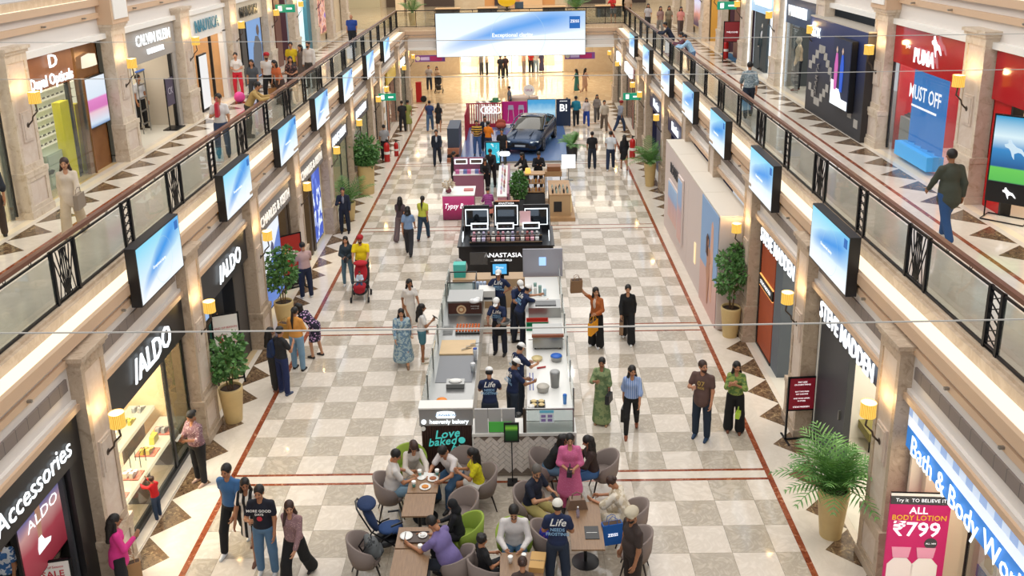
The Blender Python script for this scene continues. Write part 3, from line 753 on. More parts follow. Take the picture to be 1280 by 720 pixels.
        tm = cloth(capc); H_([el((0, -.02, .025), (.096, .105, .108)), rc((0, -.03, -.06), (0, -.02, -.16), .08, .1), rc((-.04, .03, -.12), (.04, .04, -.13), .06)], .03, name='headscarf', m=tm)
    if beard: H_([el((0, .04, -.068), (.058, .056, .052)), el((0, .05, -.09), (.034, .04, .028))], .015, [((0, -1, 0), -.015), ((0, 0, 1), -.048)], name='beard', m=HAIRM[beard])
    if scarf:
        tm = cloth(scarf); 
    # ---- clothes
    sm = cloth(top, tpat); c_ = .012+h*.3
    up = [el(pel+sp*.16, (.135*W+c_, .098*W+c_, .16), TM), el(pel+sp*.34, (.152*W+c_, .102*W+c_, .16+c_), TM), rc(neck-sp*.045, shz+np.array([-sw+.01, 0, 0]), .050+c_*.5, .038+c_*.6), rc(neck-sp*.045, shz+np.array([sw-.01, 0, 0]), .050+c_*.5, .038+c_*.6), rc(neck-sp*.12, neck-sp*.035, .075, .06), el(pel+sp*.05, (.152*W+c_, .11*W+c_, .11))]
    if f: up += [el(pel+sp*.37+fwd*.07+np.array([sd*.065, 0, 0]), (.06, .055, .06)) for sd in (-1, 1)]
    elif W > 1.1: up += [el(pel+sp*.16+fwd*.06, (.13*W, .10*W, .14))]
    cuts = [(tuple(sp), float(neck@sp)*s+.03*s)]; nk = [_scale(rc(neck-sp*(.02 if not f else .045)+fwd*(.048 if not f else .065), neck+sp*.12+fwd*.06, .046, .07), s)]
    for k in ('aL', 'aR'):
        sh, eb, wr, hv, sd = A[k]
        if sleeve == 'short': up.append(rc(sh-sp*.006, sh+(eb-sh)*.62, .044*W+c_*.8, .047+c_*.8))
        elif sleeve == 'half': up += [rc(sh-sp*.006, eb, .044*W+c_*.8, .042+c_), rc(eb, eb+(wr-eb)*.2, .042+c_, .042+c_)]
        elif sleeve == 'long': up += [rc(sh-sp*.006, eb, .043*W+c_*.8, .038+c_), rc(eb, eb+(wr-eb)*.92, .038+c_, .028+c_)]
        elif sleeve == 'wide': up += [rc(sh, eb, .06*W+c_, .07+c_)]
    drape = None
    if legs in ('dress', 'long_dress', 'kurta', 'saree'):
        zl = {'dress': .50, 'long_dress': .16, 'kurta': .42, 'saree': .05}[legs]; rb = {'dress': .15, 'long_dress': .2, 'kurta': .19, 'saree': .19}[legs]
        if P_.get('seat'):
            for k in ('lL', 'lR'): up += [rc(J[k][0], J[k][1], .11, .085), rc(J[k][1], J[k][1]+(J[k][2]-J[k][1])*(.25 if legs == 'dress' else .8), .09, .1)]
        else:
            kn = (J['lL'][1]+J['lR'][1])/2; kn[2] = max(zl+rb*.3, .1); up += [rc(pel, np.array([0, kn[1]*.6, zl+rb*.4]), .15*W, rb*W), rc(pel+np.array([-.04, 0, 0]), np.array([-.06, kn[1]*.6, zl+rb*.4]), .12*W, rb*W*.9), rc(pel+np.array([.04, 0, 0]), np.array([.06, kn[1]*.6, zl+rb*.4]), .12*W, rb*W*.9)]
            cuts.append(((0, 0, -1), -zl*s))
    elif hem:
        up.append(rc(pel+sp*.05, pel-np.array([0, 0, hem]), .145*W+c_*.6, .16*W+c_*.6))
    nm = {'dress': 'dress', 'long_dress': 'dress', 'kurta': 'kurta', 'saree': 'saree'}.get(legs, 'shirt')
    if over == 'jacket': nm = 'jacket'
    if top: 
        v, qd = sdf_mesh([_scale(p, s) for p in up], h, .03, cuts, nk if mid else ()); np_obj(nm, v, qd, [sm], root)
        if hair == 'nop': pass
    if open_:   # a shirt seen inside an open jacket
        v, qd = sdf_mesh([_scale(el(pel+sp*.36+fwd*(.075+c_), (.05, .045+c_*.3, .15)), s)], h*.7, .02); np_obj('shirt', v, qd, [cloth(open_)], root)
    bm_ = cloth(bot, bpat); lo = []
    cb = .012+h*.3
    lcut = []
    if legs in ('long', 'wide', 'kurta', 'shorts', 'skinny'):
        lo = [el(pel+np.array([0, 0, -.0]), (.15*W+cb, .108*W+cb, .12))]
        for k in ('lL', 'lR'):
            hip, kn, an = J[k]; r1, r2, r3 = {'long': (.088, .07, .058), 'wide': (.095, .09, .105), 'kurta': (.088, .07, .06), 'shorts': (.1, .09, 0), 'skinny': (.084, .06, .044)}[legs]
            if legs == 'shorts': lo.append(rc(hip, hip+(kn-hip)*.55, r1*W+cb*.6, r2+cb*.6))
            else: lo += [rc(hip, kn, r1*W+cb*.6, r2+cb*.6), rc(kn, an+(kn-an)*.06, r2+cb*.6, r3+cb*.5)]
        v, qd = sdf_mesh([_scale(p, s) for p in lo], h, .022); np_obj('shorts' if legs == 'shorts' else 'trousers', v, qd, [bm_], root)
    elif legs == 'skirt':
        if P_.get('seat'): lo = [rc(J[k][0], J[k][0]+(J[k][1]-J[k][0])*.8, .12, .1) for k in ('lL', 'lR')]+[el(pel, (.17, .13, .12))]
        else: lo = [rc(pel+sp*.06, np.array([0, 0, .42]), .14*W, .22)]
        v, qd = sdf_mesh([_scale(p, s) for p in lo], h, .022, [((0, 0, -1), -.3*s)] if not P_.get('seat') else ()); np_obj('skirt', v, qd, [bm_], root)
    sm_ = mat('shoe_'+shoe, shoe, .6)
    if mid:
        for k in ('lL', 'lR'):
            an = J[k][2]; pr = [rc(an+np.array([0, -.025, -.045]), an+np.array([0, .06, -.04]), .043, .04), rc(an+np.array([0, .06, -.045]), an+np.array([0, .15, -.055]), .041, .03)]
            v, qd = sdf_mesh([_scale(p, s) for p in pr], max(.011, h*.7), .015, [((0, 0, -1), -(an[2]-.083)*s)] ); np_obj('shoe', v, qd, [sm_], root)
    if apron:
        v, qd = sdf_mesh([_scale(p, s) for p in [el(pel-np.array([0, -.03, .12]), (.175*W+c_, .14*W+c_, .30))]], h, .02, [((0, 0, 1), (pel[2]+.1)*s), ((0, -1, 0), .07*s), ((0, 0, -1), -(pel[2]-.36)*s)]); np_obj('apron', v, qd, [cloth(apron)], root)
    root['h'] = H; del root['h']
    c, si = math.cos(R(hd)), math.sin(R(hd))
    def wld(p): return (x+p[0]*c-p[1]*si, y+p[0]*si+p[1]*c, z+p[2])
    NP[0] += 1
    root_info = dict(root=root, L=wld(hands['aL']), R=wld(hands['aR']), S=wld(pel*s), hd=hd, s=s, chest=chest*s, sp=sp, fwd=fwd)
    return root_info
def _scale(p, s):
    if p[0] == 'c': return ('c', p[1]*s, p[2]*s, p[3]*s, p[4]*s)
    return ('e', p[1]*s, p[2]*s, p[3])
# ================================================================ shops
random.seed(5)
ORD = ['nearest', 'second', 'third', 'fourth', 'fifth', 'sixth', 'seventh', 'eighth', 'ninth', 'tenth', 'eleventh', 'twelfth', 'thirteenth', 'fourteenth', 'fifteenth', 'sixteenth', 'seventeenth']
def poster(kind):
    """flat advert images, made of simple colour fields"""
    def f(N, c):
        sp = N.sep(N.coord('Generated')); U = N.math('ADD', sp[0], 0) ; Y = sp[1]; V = sp[2]
        n = N.noise(4, N.coord('Generated', (1, 1, 1)), detail=2)
        if kind == 'blueleaf':
            return N.mix(N.math('GREATER_THAN', n, .52), lin('3a56b8'), N.mix(N.math('LESS_THAN', V, .7), lin('6d86d8'), lin('dfeaff')))
        if kind == 'bluewhite':
            d = N.math('GREATER_THAN', N.math('ADD', V, N.math('MULTIPLY', Y, -.6)), .25)
            return N.mix(d, lin('4a78cc'), lin('eef6ff'))
        if kind == 'stadium':
            r = N.ramp(V, [(0, lin('2a2a2c')), (.02, lin('5fc23c')), (.22, lin('6fd040')), (.24, lin('20508c')), (.5, lin('3a8ac8')), (.7, lin('e8fbff')), (1, lin('2e9ed0'))]); return r
        if kind == 'people': return N.ramp(n, [(.3, lin('35204a')), (.45, lin('b06a60')), (.55, lin('e0b8a0')), (.7, lin('6a4ab8'))])
        if kind == 'city': return N.ramp(N.math('ADD', V, N.math('MULTIPLY', n, .3)), [(.2, lin('4c3a50')), (.45, lin('c88a78')), (.7, lin('cfd0e8')), (1, lin('8a88c8'))])
        if kind == 'sea': return N.ramp(N.math('ADD', V, N.math('MULTIPLY', n, .25)), [(.1, lin('1b4f84')), (.4, lin('6fa9d2')), (.65, lin('bfe4f4')), (1, lin('4aa2d8'))])
        if kind == 'shelfglow': return N.mix(N.math('GREATER_THAN', n, .55), c, lin('c8b080'))
        return c
    return f
def emat(name, hexc, e, fn=None):
    m = mat(name, hexc, .4, emit=e, fn=fn); 
    if not m.get('d'): m['d'] = 1; m.node_tree.nodes['Principled BSDF'].inputs['Specular IOR Level'].default_value = .3
    return m
NW = [1]
def interior(s, lvl, y0, y1, wall, fl=T_SHOP, depth=3.2, light=60, col=(1, .93, .82), top=3.45, x0=None):
    base = 0 if lvl == 0 else 4.8; x0 = x0 or (6.9 if lvl == 0 else 10.7); par = struct('shop_interior')
    xb = x0+depth
    bx('shop_floor', fl, par, s*(x0-.35), s*xb, y0, y1, base-.05, base+.002)
    bx('shop_back_wall', wall, par, s*xb, s*(xb+.1), y0, y1, base, base+top)
    bx('shop_side_wall', wall, par, s*(x0-.2), s*xb, y0, y0+.06, base, base+top); bx('shop_side_wall', wall, par, s*(x0-.2), s*xb, y1-.06, y1, base, base+top)
    bx('shop_ceiling', WHITEP, par, s*(x0-.2), s*xb, y0, y1, base+top, base+top+.05)
    if light: area('shop_lamp', (s*(x0+depth*.45), (y0+y1)/2, base+top-.05), (depth*.6, (y1-y0)*.7), light, col)
    return par
def pane(s, lvl, y0, y1, z0, z1, x=None, frame=BLACK, m=None):
    NW[0] += 1; base = 0 if lvl == 0 else 4.8; x = x or (6.66 if lvl == 0 else 10.34)
    w_ = struct('window_%d' % NW[0]); bx('pane', m or GLASSD, w_, s*x, s*(x+.012), y0+.03, y1-.03, base+z0, base+z1)
    for y in (y0, y1): bx('frame', frame, w_, s*(x-.02), s*(x+.04), y-.025, y+.025, base+z0, base+z1)
    return w_
def sign(s, lvl, y0, y1, z0, z1, panel, text, size, tm, label, x=None, sx=1, bold=.01, yt=None, zt=None, depth=.03, gap=.02):
    base = 0 if lvl == 0 else 4.8; x = x or (6.56 if lvl == 0 else 10.32)
    t = thing('shop_sign', label, 'sign', (s*x, (y0+y1)/2, base+z0))
    if panel: bx('panel', panel, t, 0, s*.12, -(y1-y0)/2, (y1-y0)/2, 0, z1-z0)
    yt = 0 if yt is None else yt-(y0+y1)/2; zt = (z1-z0)/2 if zt is None else zt-z0
    if text: txt('lettering', text, size, tm, t, (-s*(gap+depth), yt, zt), 'L' if s < 0 else 'R', depth, sx=sx, bold=bold)
    return t
def shelves(s, x, y0, y1, base, zs, m, depth=.34, name='shelf_unit', label='', group=None, back=None):
    t = thing(name, label, 'shelves', (s*x, (y0+y1)/2, base), 0, group)
    w = (y1-y0)/2
    if back: bx('back_panel', back, t, s*0, s*.04, -w, w, 0, max(zs)+.35)
    for z in zs: bx('shelf', m, t, -s*depth, 0, -w, w, z-.015, z+.015)
    for y in (-w, w): bx('upright', m, t, -s*depth, s*.04, y-.015, y+.015, 0, max(zs)+.35)
    return t
def goods(name, label, cat, group, cols, spots, kind='bag'):
    """small wares, one object each"""
    lib = {}; made = []
    for i, (x, y, z) in enumerate(spots):
        c = cols[i % len(cols)]
        if c not in lib:
            mb = MB()
            if kind == 'bag': mb.prism([(-.13, 0), (.13, 0), (.10, .16), (-.10, .16)], 0, -.05, .05); mb.tube([(0, -.07, .16), (0, -.05, .24), (0, .05, .24), (0, .07, .16)], .008, 4)
            elif kind == 'shoe':
                for q in (-.06, .06): mb.prism([(-.13, 0), (.13, 0), (.14, .03), (.02, .06), (-.06, .11), (-.12, .10)], 0, q-.04, q+.03)
            elif kind == 'glasses':
                for q in (-.035, .035): mb.cyl((-.004, q, .02), (.004, q, .02), .026, n=8)
                mb.box(-.004, .004, -.012, .012, .02, .028); mb.box(.0, .10, .058, .062, .02, .028); mb.box(.0, .10, -.062, -.058, .02, .028)
            elif kind == 'cloth': mb.prism([(-.22, .02), (-.08, .1), (.08, .1), (.22, .02), (.15, -.75), (-.15, -.75)], 0, -.03, .03); mb.cyl((0, 0, .1), (0, 0, .17), .006, n=4)
            elif kind == 'box': mb.box(-.08, .08, -.11, .11, 0, .14).box(-.085, .085, -.115, .115, .10, .145)
            elif kind == 'bottle': mb.lathe([(.035, 0), (.038, .1), (.03, .13), (.012, .15), (.014, .18)], 8)
            elif kind == 'pot': mb.lathe([(.03, 0), (.045, .03), (.04, .07), (.02, .08)], 8)
            o = mb.build(name, mat('goods_'+c, c, .45)); lib[c] = o; o.location = (x, y, z)
        else:
            o = lib[c].copy(); COL.objects.link(o); o.location = (x, y, z)
        tag(o, label, cat, group); made.append((o, x, y, z))
    sx_ = max(q[1] for q in made)-min(q[1] for q in made); sy_ = max(q[2] for q in made)-min(q[2] for q in made)
    a, b = (2, 1) if sy_ > sx_ else (1, 2); dr = -1 if (a == 2 and made[0][1] > 0) else 1
    zs = sorted({round(q[3], 2) for q in made}, reverse=True); rows = {}
    for q in made: rows.setdefault(round(q[3], 2) if len(zs) > 1 else (round(q[b], 1) if len({round(w[b], 1) for w in made}) < 4 else 0), []).append(q)
    for r, k in enumerate(sorted(rows, reverse=True)):
        for n, q in enumerate(sorted(rows[k], key=lambda w: w[a]*dr)):
            pos = ('leftmost' if n == 0 else ORD[n]+' from left'); q[0]['label'] = label+', '+(((('top' if len(zs) > 1 else 'back') if r == 0 else ORD[r])+' row, ') if len(rows) > 1 else '')+pos
# ---------------------------------------------------------------- ground floor, left
# first shop front, at the lower left corner
interior(-1, 0, 8.9, 12.8, mat('dark_shop_wall', '2b2a29', .5), depth=2.6, light=25)
sign(-1, 0, 8.9, 12.8, 2.72, 3.45, BLACK, 'Accessories', .46, GLOWW, 'black fascia with white glowing lettering, at the lower left corner', yt=11.42, zt=3.06, sx=.95, bold=0, depth=.008)
txt('lettering', 'ALDO', .56, GLOWW, None, (-6.60+.13, 9.55, 3.04), 'L', .03, sx=1.0, bold=.02); tag(bpy.data.objects[TX[-1].name], 'white glowing brand lettering at the lower left corner before the script word', 'sign')
pw = interior  # noqa
t = thing('poster_lightbox', 'lit shoe advert with a white trainer on deep red, inside lower left shop', 'poster', (-7.0, 12.12, 1.15))
bx('box', BLACK, t, -.06, -.005, -.66, .66, 0, 1.55)
bx('print', emat('shoe_poster', 'a8404c', .75, fn=lambda N, c: N.ramp(N.math('ADD', N.sep(N.coord('Generated'))[2], N.math('MULTIPLY', N.noise(3, N.coord('Generated'), detail=1), .12)), [(.0, lin('7d2430')), (.42, lin('b04a55')), (.62, lin('d9a9a4')), (.8, lin('3c64a8')), (1, lin('e0dcdc'))])), t, -.005, .01, -.62, .62, .03, 1.52)
txt('lettering', 'ALDO', .26, TXW, t, (.02, .05, .93), 'L', .002, sx=1.3)
m = MB(); m.prism([(-.22, .36), (.12, .36), (.16, .42), (-.02, .5), (-.08, .62), (-.16, .62), (-.22, .46)], 0, .012, .02); m.build('trainer_picture', TXW, t)
m = MB(); m.prism([(-.16, .62), (-.06, .62), (.0, 1.1), (-.14, 1.1)], 0, .012, .018); m.build('ankle_picture', emat('poster_skin', 'cf9c82', .6), t)
bx('jamb', BLACK, wallL, -6.75, -6.6, 12.44, 12.86, 0, 2.75); bx('jamb', CHAR, wallL, -6.78, -6.7, 12.36, 12.42, 0, 2.75)
bx('jamb', mat('dark_brown_panel', '23201e', .4), wallL, -6.95, -6.85, 12.7, 12.85, 0, 2.75)
# display window of the shoe shop
wood_in = mat('display_wood', 'd9bd92', .5, fn=marble('c29c6c', 1.2, .3))
interior(-1, 0, 13.65, 17.47, wood_in, fl=mat('pale_floor', 'e2d7c0', .3), depth=3.0, light=520, col=(1, .9, .72))
sign(-1, 0, 13.65, 17.47, 2.62, 3.45, BLACK, '/ALDO', .62, GLOWW, 'black fascia with slanted white glowing letters over the lit shoe display', yt=15.75, zt=3.03, bold=.018, sx=.95)
pane(-1, 0, 13.7, 16.4, .12, 2.62); pane(-1, 0, 16.45, 17.42, .12, 2.62, m=glassmat('dark_reflecting_glass', '2c3a2a', .55))  # dark green tint of the second pane paints in the plants' reflection
bx('plinth', BLACK, wallL, -6.74, -6.62, 13.65, 17.47, 0, .12); bx('sill', T_EDGE, wallL, -6.62, -6.44, 13.65, 17.47, 0, .03)
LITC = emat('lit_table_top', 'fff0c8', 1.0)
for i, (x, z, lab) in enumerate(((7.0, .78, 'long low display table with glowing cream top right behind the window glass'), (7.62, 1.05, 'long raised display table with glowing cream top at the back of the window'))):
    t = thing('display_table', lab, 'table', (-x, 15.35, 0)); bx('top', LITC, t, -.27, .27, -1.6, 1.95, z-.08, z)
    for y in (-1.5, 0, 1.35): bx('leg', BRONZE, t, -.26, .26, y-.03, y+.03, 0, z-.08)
t = thing('hanging_box_shelf', 'white box shelf with dark open front hanging in the shoe window', 'shelf', (-8.4, 17.0, 1.15)); bx('case', WHITE, t, -.3, .3, -.8, .8, .1, .55); bx('opening', CHAR, t, .3, .31, -.7, .7, .15, .45)
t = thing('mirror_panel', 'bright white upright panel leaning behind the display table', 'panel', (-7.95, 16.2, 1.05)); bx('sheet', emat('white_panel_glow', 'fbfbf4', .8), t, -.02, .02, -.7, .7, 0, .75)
trayspots = [(-6.98, 14.4), (-6.98, 15.1), (-6.98, 15.9), (-6.98, 16.7)]
for i, (x, y) in enumerate(trayspots):
    tag(MB().box(-.2, .2, -.16, .16, 0, .02).build('display_tray', mat('tray_red', 'a4543e', .5), loc=(x, y, .78)), 'terracotta tray under shoes on the glowing low table, %s from the left' % ['first', 'second', 'third', 'fourth'][i], 'tray')
goods('shoe', 'pair of shoes on the glowing display tables of the window', 'shoes', 'shoes in the window', ['1c2836', 'd8d4cc', 'b8a83a', '8a8a86', '2a2a2a'], [(-6.98, 14.4, .8), (-6.98, 15.1, .8), (-6.98, 15.9, .8), (-6.98, 16.7, .8), (-7.6, 14.6, 1.05), (-7.6, 15.2, 1.05), (-7.6, 15.9, 1.05), (-7.6, 16.6, 1.05), (-7.6, 17.1, 1.05)], 'shoe')
goods('handbag', 'small handbag standing on the glowing display tables', 'bag', 'handbags in the window', ['c8b430', 'e8e4da', '7a3a34'], [(-7.1, 14.75, .78), (-7.65, 14.2, 1.05), (-7.7, 15.55, 1.05), (-7.0, 16.3, .78), (-7.7, 16.25, 1.05)], 'bag')
t = thing('display_riser', 'black wire riser stand on the low glowing table', 'stand', (-7.0, 15.5, .78)); m = MB()
for a, b in (((-.1, -.12), (-.1, .12)), ((.1, -.12), (.1, .12))): m.tube([(a[0], a[1], 0), (a[0], a[1], .3), (b[0], b[1], .3), (b[0], b[1], 0)], .008, 4)
m.build('frame', BLACKM, t)
# dark entrance of the shoe shop
DK = mat('dark_taupe_wall', '4a4642', .5)
interior(-1, 0, 18.3, 22.05, DK, fl=mat('sand_floor', 'cdb48c', .25), depth=2.4, light=55)
sign(-1, 0, 18.3, 22.05, 2.62, 3.45, mat('sign_black', '26272b', .4), '/ALDO', .58, GLOWW, 'black fascia with slanted white glowing letters over the dark entrance', yt=20.55, zt=3.0, bold=.018, sx=.95)
bx('jamb', DK, wallL, -6.95, -6.72, 21.2, 22.05, 0, 2.7); bx('jamb', BLACK, wallL, -7.0, -6.7, 21.12, 21.2, 0, 2.7)
t = thing('poster_lightbox', 'lit pale blue advert showing a row of dark legs, in dark entrance', 'poster', (-7.6, 20.95, 1.15)); bx('box', BLACK, t, -.08, 0, -.72, .72, -.04, 1.62); bx('print', emat('legs_poster', 'a9c8f4', .9), t, 0, .01, -.68, .68, 0, 1.58)
for i in range(8): MB().prism([(-.6+.17*i, .55), (-.52+.17*i, .55), (-.5+.17*i, 1.1), (-.62+.17*i, 1.1)], 0, .012, .016).build('leg_picture', mat('poster_dark', '252838', .6), t)
bx('bodies_picture', mat('poster_dark2', '3a3c5a', .6), t, .012, .016, -.6, .66, 1.0, 1.35)
for d, y0, y1, w_ in (('D', 22.95, 26.75, 0), ('E', 27.65, 31.55, 1)):
    par = interior(-1, 0, y0, y1, mat('warm_shelf_wall', 'ecdcb8', .6), depth=2.2, light=60, col=(1, .88, .66))
    sign(-1, 0, y0, y1, 2.78, 3.45, mat('sign_taupe', '7e7a78', .5), 'CHARLES & KEITH', .40, mat('sign_cream_letters', 'f4efe6', .5, emit=.5), 'grey fascia with cream letters, %s of the two bag shop fronts' % ('nearer' if w_ == 0 else 'farther'), zt=3.1, sx=.98, bold=.004)
    a = y0 if w_ == 0 else y0+.1
    if w_ == 0:
        t = thing('poster_lightbox', 'tall lit white and blue advert at the nearer bag shop', 'poster', (-6.72, 24.55, .25)); bx('box', mat('navy_frame', '22406e', .4), t, -.1, 0, -1.2, 1.2, 0, 2.5); bx('print', emat('bw_poster', 'dfeaff', .9, poster('bluewhite')), t, 0, .01, -1.12, 1.12, .06, 2.44)
        m = MB(); m.lathe([(.01, 0), (.28, .2), (.3, .5), (.2, .85), (.01, .95)], 12, (.0, .25, 1.2), sx=.04); m.build('figure_picture', emat('poster_navy', '4a4f70', .4), t)
        jy = [26.3, 26.62]; sy = (25.8, 26.28)
    else:
        t = thing('poster_lightbox', 'tall glowing blue and white leaf advert at the farther bag shop', 'poster', (-6.72, 30.7, .1)); bx('box', mat('navy_frame', '22406e', .4), t, -.1, 0, -.75, .75, 0, 2.65); bx('print', emat('leaf_poster', '5b78d8', 1.1, poster('blueleaf')), t, 0, .01, -.7, .7, .05, 2.6)
        jy = [29.3, 29.75]; sy = (27.7, 29.1)
    for y in jy: bx('jamb', BRONZE, wallL, -6.95, -6.66, y, y+.22, 0, 2.78)
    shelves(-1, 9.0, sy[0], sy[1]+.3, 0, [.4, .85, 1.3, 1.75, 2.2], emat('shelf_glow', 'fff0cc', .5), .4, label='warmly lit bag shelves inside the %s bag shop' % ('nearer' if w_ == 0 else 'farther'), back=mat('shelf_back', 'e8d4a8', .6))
    goods('handbag', 'small handbag on lit shelves inside the %s bag shop' % ('nearer' if w_ == 0 else 'farther'), 'bag', 'handbags on the shelves, %s shop' % ('nearer' if w_ == 0 else 'farther'), ['6a4a34', 'c8b89a', '2a2a2a', 'a84a3a'], [(-8.85, sy[0]+.2+.32*(k % 4), z) for z in (.42, .87, 1.32, 1.77) for k in range(4 if w_ else 2)], 'bag')
for i, (y0, y1) in enumerate(((32.45, 36.4), (37.3, 41.75))):
    interior(-1, 0, y0, y1, mat('beige_display', 'cdb998', .6) if i == 0 else mat('grey_shop', '77756e', .5), depth=2.0, light=40)
    sign(-1, 0, y0, y1, 2.68, 3.45, mat('sign_darkgrey', '55545a', .5), 'ANNE KLEIN', .46, GLOWW, 'dark grey fascia with bold white letters, %s of the pair' % ('nearer' if i == 0 else 'farther'), zt=3.06, sx=1.02, bold=.012)
    pane(-1, 0, y0+.05, y0+2.6, .1, 2.68, m=glassmat('greenish_glass', 'a9b79c', .35)); pane(-1, 0, y0+2.65, y1-.05, .1, 2.68, m=glassmat('greenish_glass', 'a9b79c', .35))
t = thing('ladder_shelf', 'white ladder-like display frame inside the farther grey signed shop', 'frame', (-6.9, 38.3, 0)); m = MB()
for y in (-.35, .35): m.box(-.04, .04, y-.05, y+.05, 0, 2.6)
m.build('stile', WHITE, t)
for z in (.6, 1.2, 1.8, 2.5): bx('rung', WHITE, t, -.04, .04, -.3, .3, z-.05, z+.05)
FARL = [(42.65, 44.5, '6e3a30', 'maroon'), (45.4, 48.2, 'e8e2d6', 'cream'), (48.3, 51.7, 'a0522e', 'red brown'), (52.65, 56.4, '3f5a4a', 'dark green')]
for y0, y1, c, nm in FARL:
    interior(-1, 0, y0, y1, mat('far_shop_'+c, c, .5), depth=1.6, light=30)
    bx('jamb', mat('jamb_'+c, c, .45), wallL, -6.9, -6.66, y0, y0+.5, 0, 3.4); pane(-1, 0, y0+.55, y1-.1, .1, 2.9)
sign(-1, 0, 48.3, 51.7, 2.7, 3.4, mat('sign_yellowish', 'd8b84a', .5), '', .3, GLOWW, 'small yellow framed shop sign far down the left side')
sign(-1, 0, 52.65, 56.4, 2.7, 3.4, mat('sign_dark3', '30302e', .5), '', .4, GLOWW, 'dark fascia with white light box at the far left corner'); bx('light_box', GLOWW, wallL, -6.6, -6.5, 53.6, 55.6, 2.85, 3.25)
t = thing('poster', 'white panel with three beige round marks, far left shop', 'poster', (-6.62, 46.8, .3)); bx('sheet', WHITE, t, -.03, .03, -.6, .6, 0, 2.5)
for z in (.5, 1.2, 1.9): bx('mark', mat('beige_mark', 'c8a878', .5), t, .03, .04, -.2, .2, z, z+.3)
# ---------------------------------------------------------------- ground floor, right
interior(1, 0, 8.9, 12.8, mat('cream_wall', 'f0e2cc', .6), depth=2.8, light=110, col=(1, .9, .76))
gingham = mat('gingham_blue', '2a78c8', .5, emit=.5, fn=lambda N, c: (lambda sp: N.mix(N.math('MULTIPLY', N.math('LESS_THAN', N.math('FRACT', N.math('MULTIPLY', sp[1], 2.6)), .5), .55), N.mix(N.math('MULTIPLY', N.math('GREATER_THAN', sp[2], .52), .35), N.mix(N.math('MULTIPLY', N.math('LESS_THAN', N.math('ABSOLUTE', N.math('SUBTRACT', sp[2], .45)), .09), .9), c, lin('eef6ff')), lin('eef6ff')), N.mix(N.math('GREATER_THAN', sp[2], .36), c, lin('e6f2ff'))))(N.sep(N.coord())))
t = sign(1, 0, 9.0, 12.72, 2.72, 3.42, gingham, 'Bath & Body Works', .47, GLOWW, 'blue and white gingham light sign with white glowing letters, lower right', zt=2.87, sx=.9, bold=.0, gap=.03, depth=.006, yt=10.75)
bx('door_rail', BLACKM, wallR, 7.4, 7.44, 12.1, 12.14, 0, 2.72); bx('glass_door', GLASSD, wallR, 7.41, 7.43, 11.3, 12.1, .02, 2.7)
bx('pillar_panel', mat('cream_panel', 'ead8bc', .5), wallR, 6.9, 7.6, 12.62, 12.8, 0, 2.75)
t = thing('tiled_counter', 'white shelf block with bands of small blue tiles, inside lower right shop', 'counter', (8.4, 12.1, 0))
bx('body', WHITE, t, -.6, .6, -.35, .35, 0, 2.1)
for z in (.5, 1.2, 1.8):
    for k in range(5):
        bx('tile', mat('blue_tile', '3c5aa0', .2), t, -.62, -.59, -.34+.137*k, -.34+.137*k+.12, z, z+.22)
bx('niche', mat('niche_beige', 'c8b898', .5), t, -.63, -.6, -.1, .12, .85, 1.1)
def extinguisher(x, y, z, label, H=.5, r=.085):
    t = thing('fire_extinguisher', label, 'extinguisher', (x, y, z), 0, None); RD = mat('extinguisher_red', 'b8201c', .3)
    MB().lathe([(r*.9, 0), (r, .02), (r, H*.72), (r*.7, H*.82), (r*.3, H*.86)], 12).build('cylinder', RD, t, True)
    MB().box(-.03, .03, -.02, .02, H*.86, H).box(-.02, .11, -.015, .015, H*.94, H*.98).build('valve', BLACK, t)
    MB().tube([(.04, 0, H*.92), (r+.05, 0, H*.8), (r+.04, 0, H*.3)], .012, 5).build('hose', BLACK, t)
    MB().lathe([(r+.003, H*.34), (r+.003, H*.46)], 12, cap=False).build('label_band', WHITE, t)
extinguisher(7.45, 11.75, 0, 'red fire extinguisher with white band, left of the pair in lower right shop', .62, .11); extinguisher(7.75, 11.35, 0, 'red fire extinguisher with white band, right of the pair in lower right shop', .62, .11)
t = thing('fire_sign', 'small red fire point sign over the blue tiles, lower right shop', 'sign', (7.76, 12.0, 2.15)); bx('plate', mat('fire_red', 'd23a26', .5, emit=.2), t, -.02, 0, -.14, .14, 0, .22); bx('flame_mark', TXW, t, -.03, -.02, -.05, .05, .05, .16)
# two fronts of the dark-blue lettered shoe shop
SMW = mat('white_store_wall', 'ece8de', .5)
interior(1, 0, 13.7, 17.4, SMW, depth=3.2, light=120); interior(1, 0, 18.35, 22.05, SMW, depth=3.2, light=90)
NAVY = mat('sign_navy', '1d2740', .4)
for y0, y1, yt, lab in ((13.9, 17.2, 15.5, 'white glowing capital letters on navy rail above olive bench entrance'), (18.5, 21.9, 20.2, 'white glowing capital letters on navy rail above the orange panel')):
    t = sign(1, 0, y0, y1, 2.98, 3.42, NAVY, 'STEVE MADDEN', .50, GLOWW, lab, x=6.6, zt=3.2, sx=.80, bold=.008, depth=.02, gap=.04)
bx('dark_panel', CHAR, wallR, 6.72, 6.85, 15.7, 17.47, 0, 3.0); bx('dark_panel', CHAR, wallR, 6.85, 7.9, 17.35, 17.47, 0, 3.45); bx('header', CHAR, wallR, 6.7, 6.8, 13.7, 17.47, 3.3, 3.47)
bx('door_handle', STEEL, wallR, 6.68, 6.72, 15.9, 15.93, 1.3, 1.5)
ORG = mat('orange_panel', 'b0502c', .55, fn=vary(.25, 3))
bx('orange_panel', ORG, wallR, 6.70, 6.8, 20.75, 22.0, .06, 3.0); bx('frame', BLACK, wallR, 6.68, 6.82, 22.0, 22.1, 0, 3.1); bx('frame', BLACK, wallR, 6.68, 6.82, 20.7, 22.0, 0, .06); bx('grey_column', mat('slate_panel', '5c6670', .5), wallR, 6.7, 7.2, 20.1, 20.68, 0, 3.2)
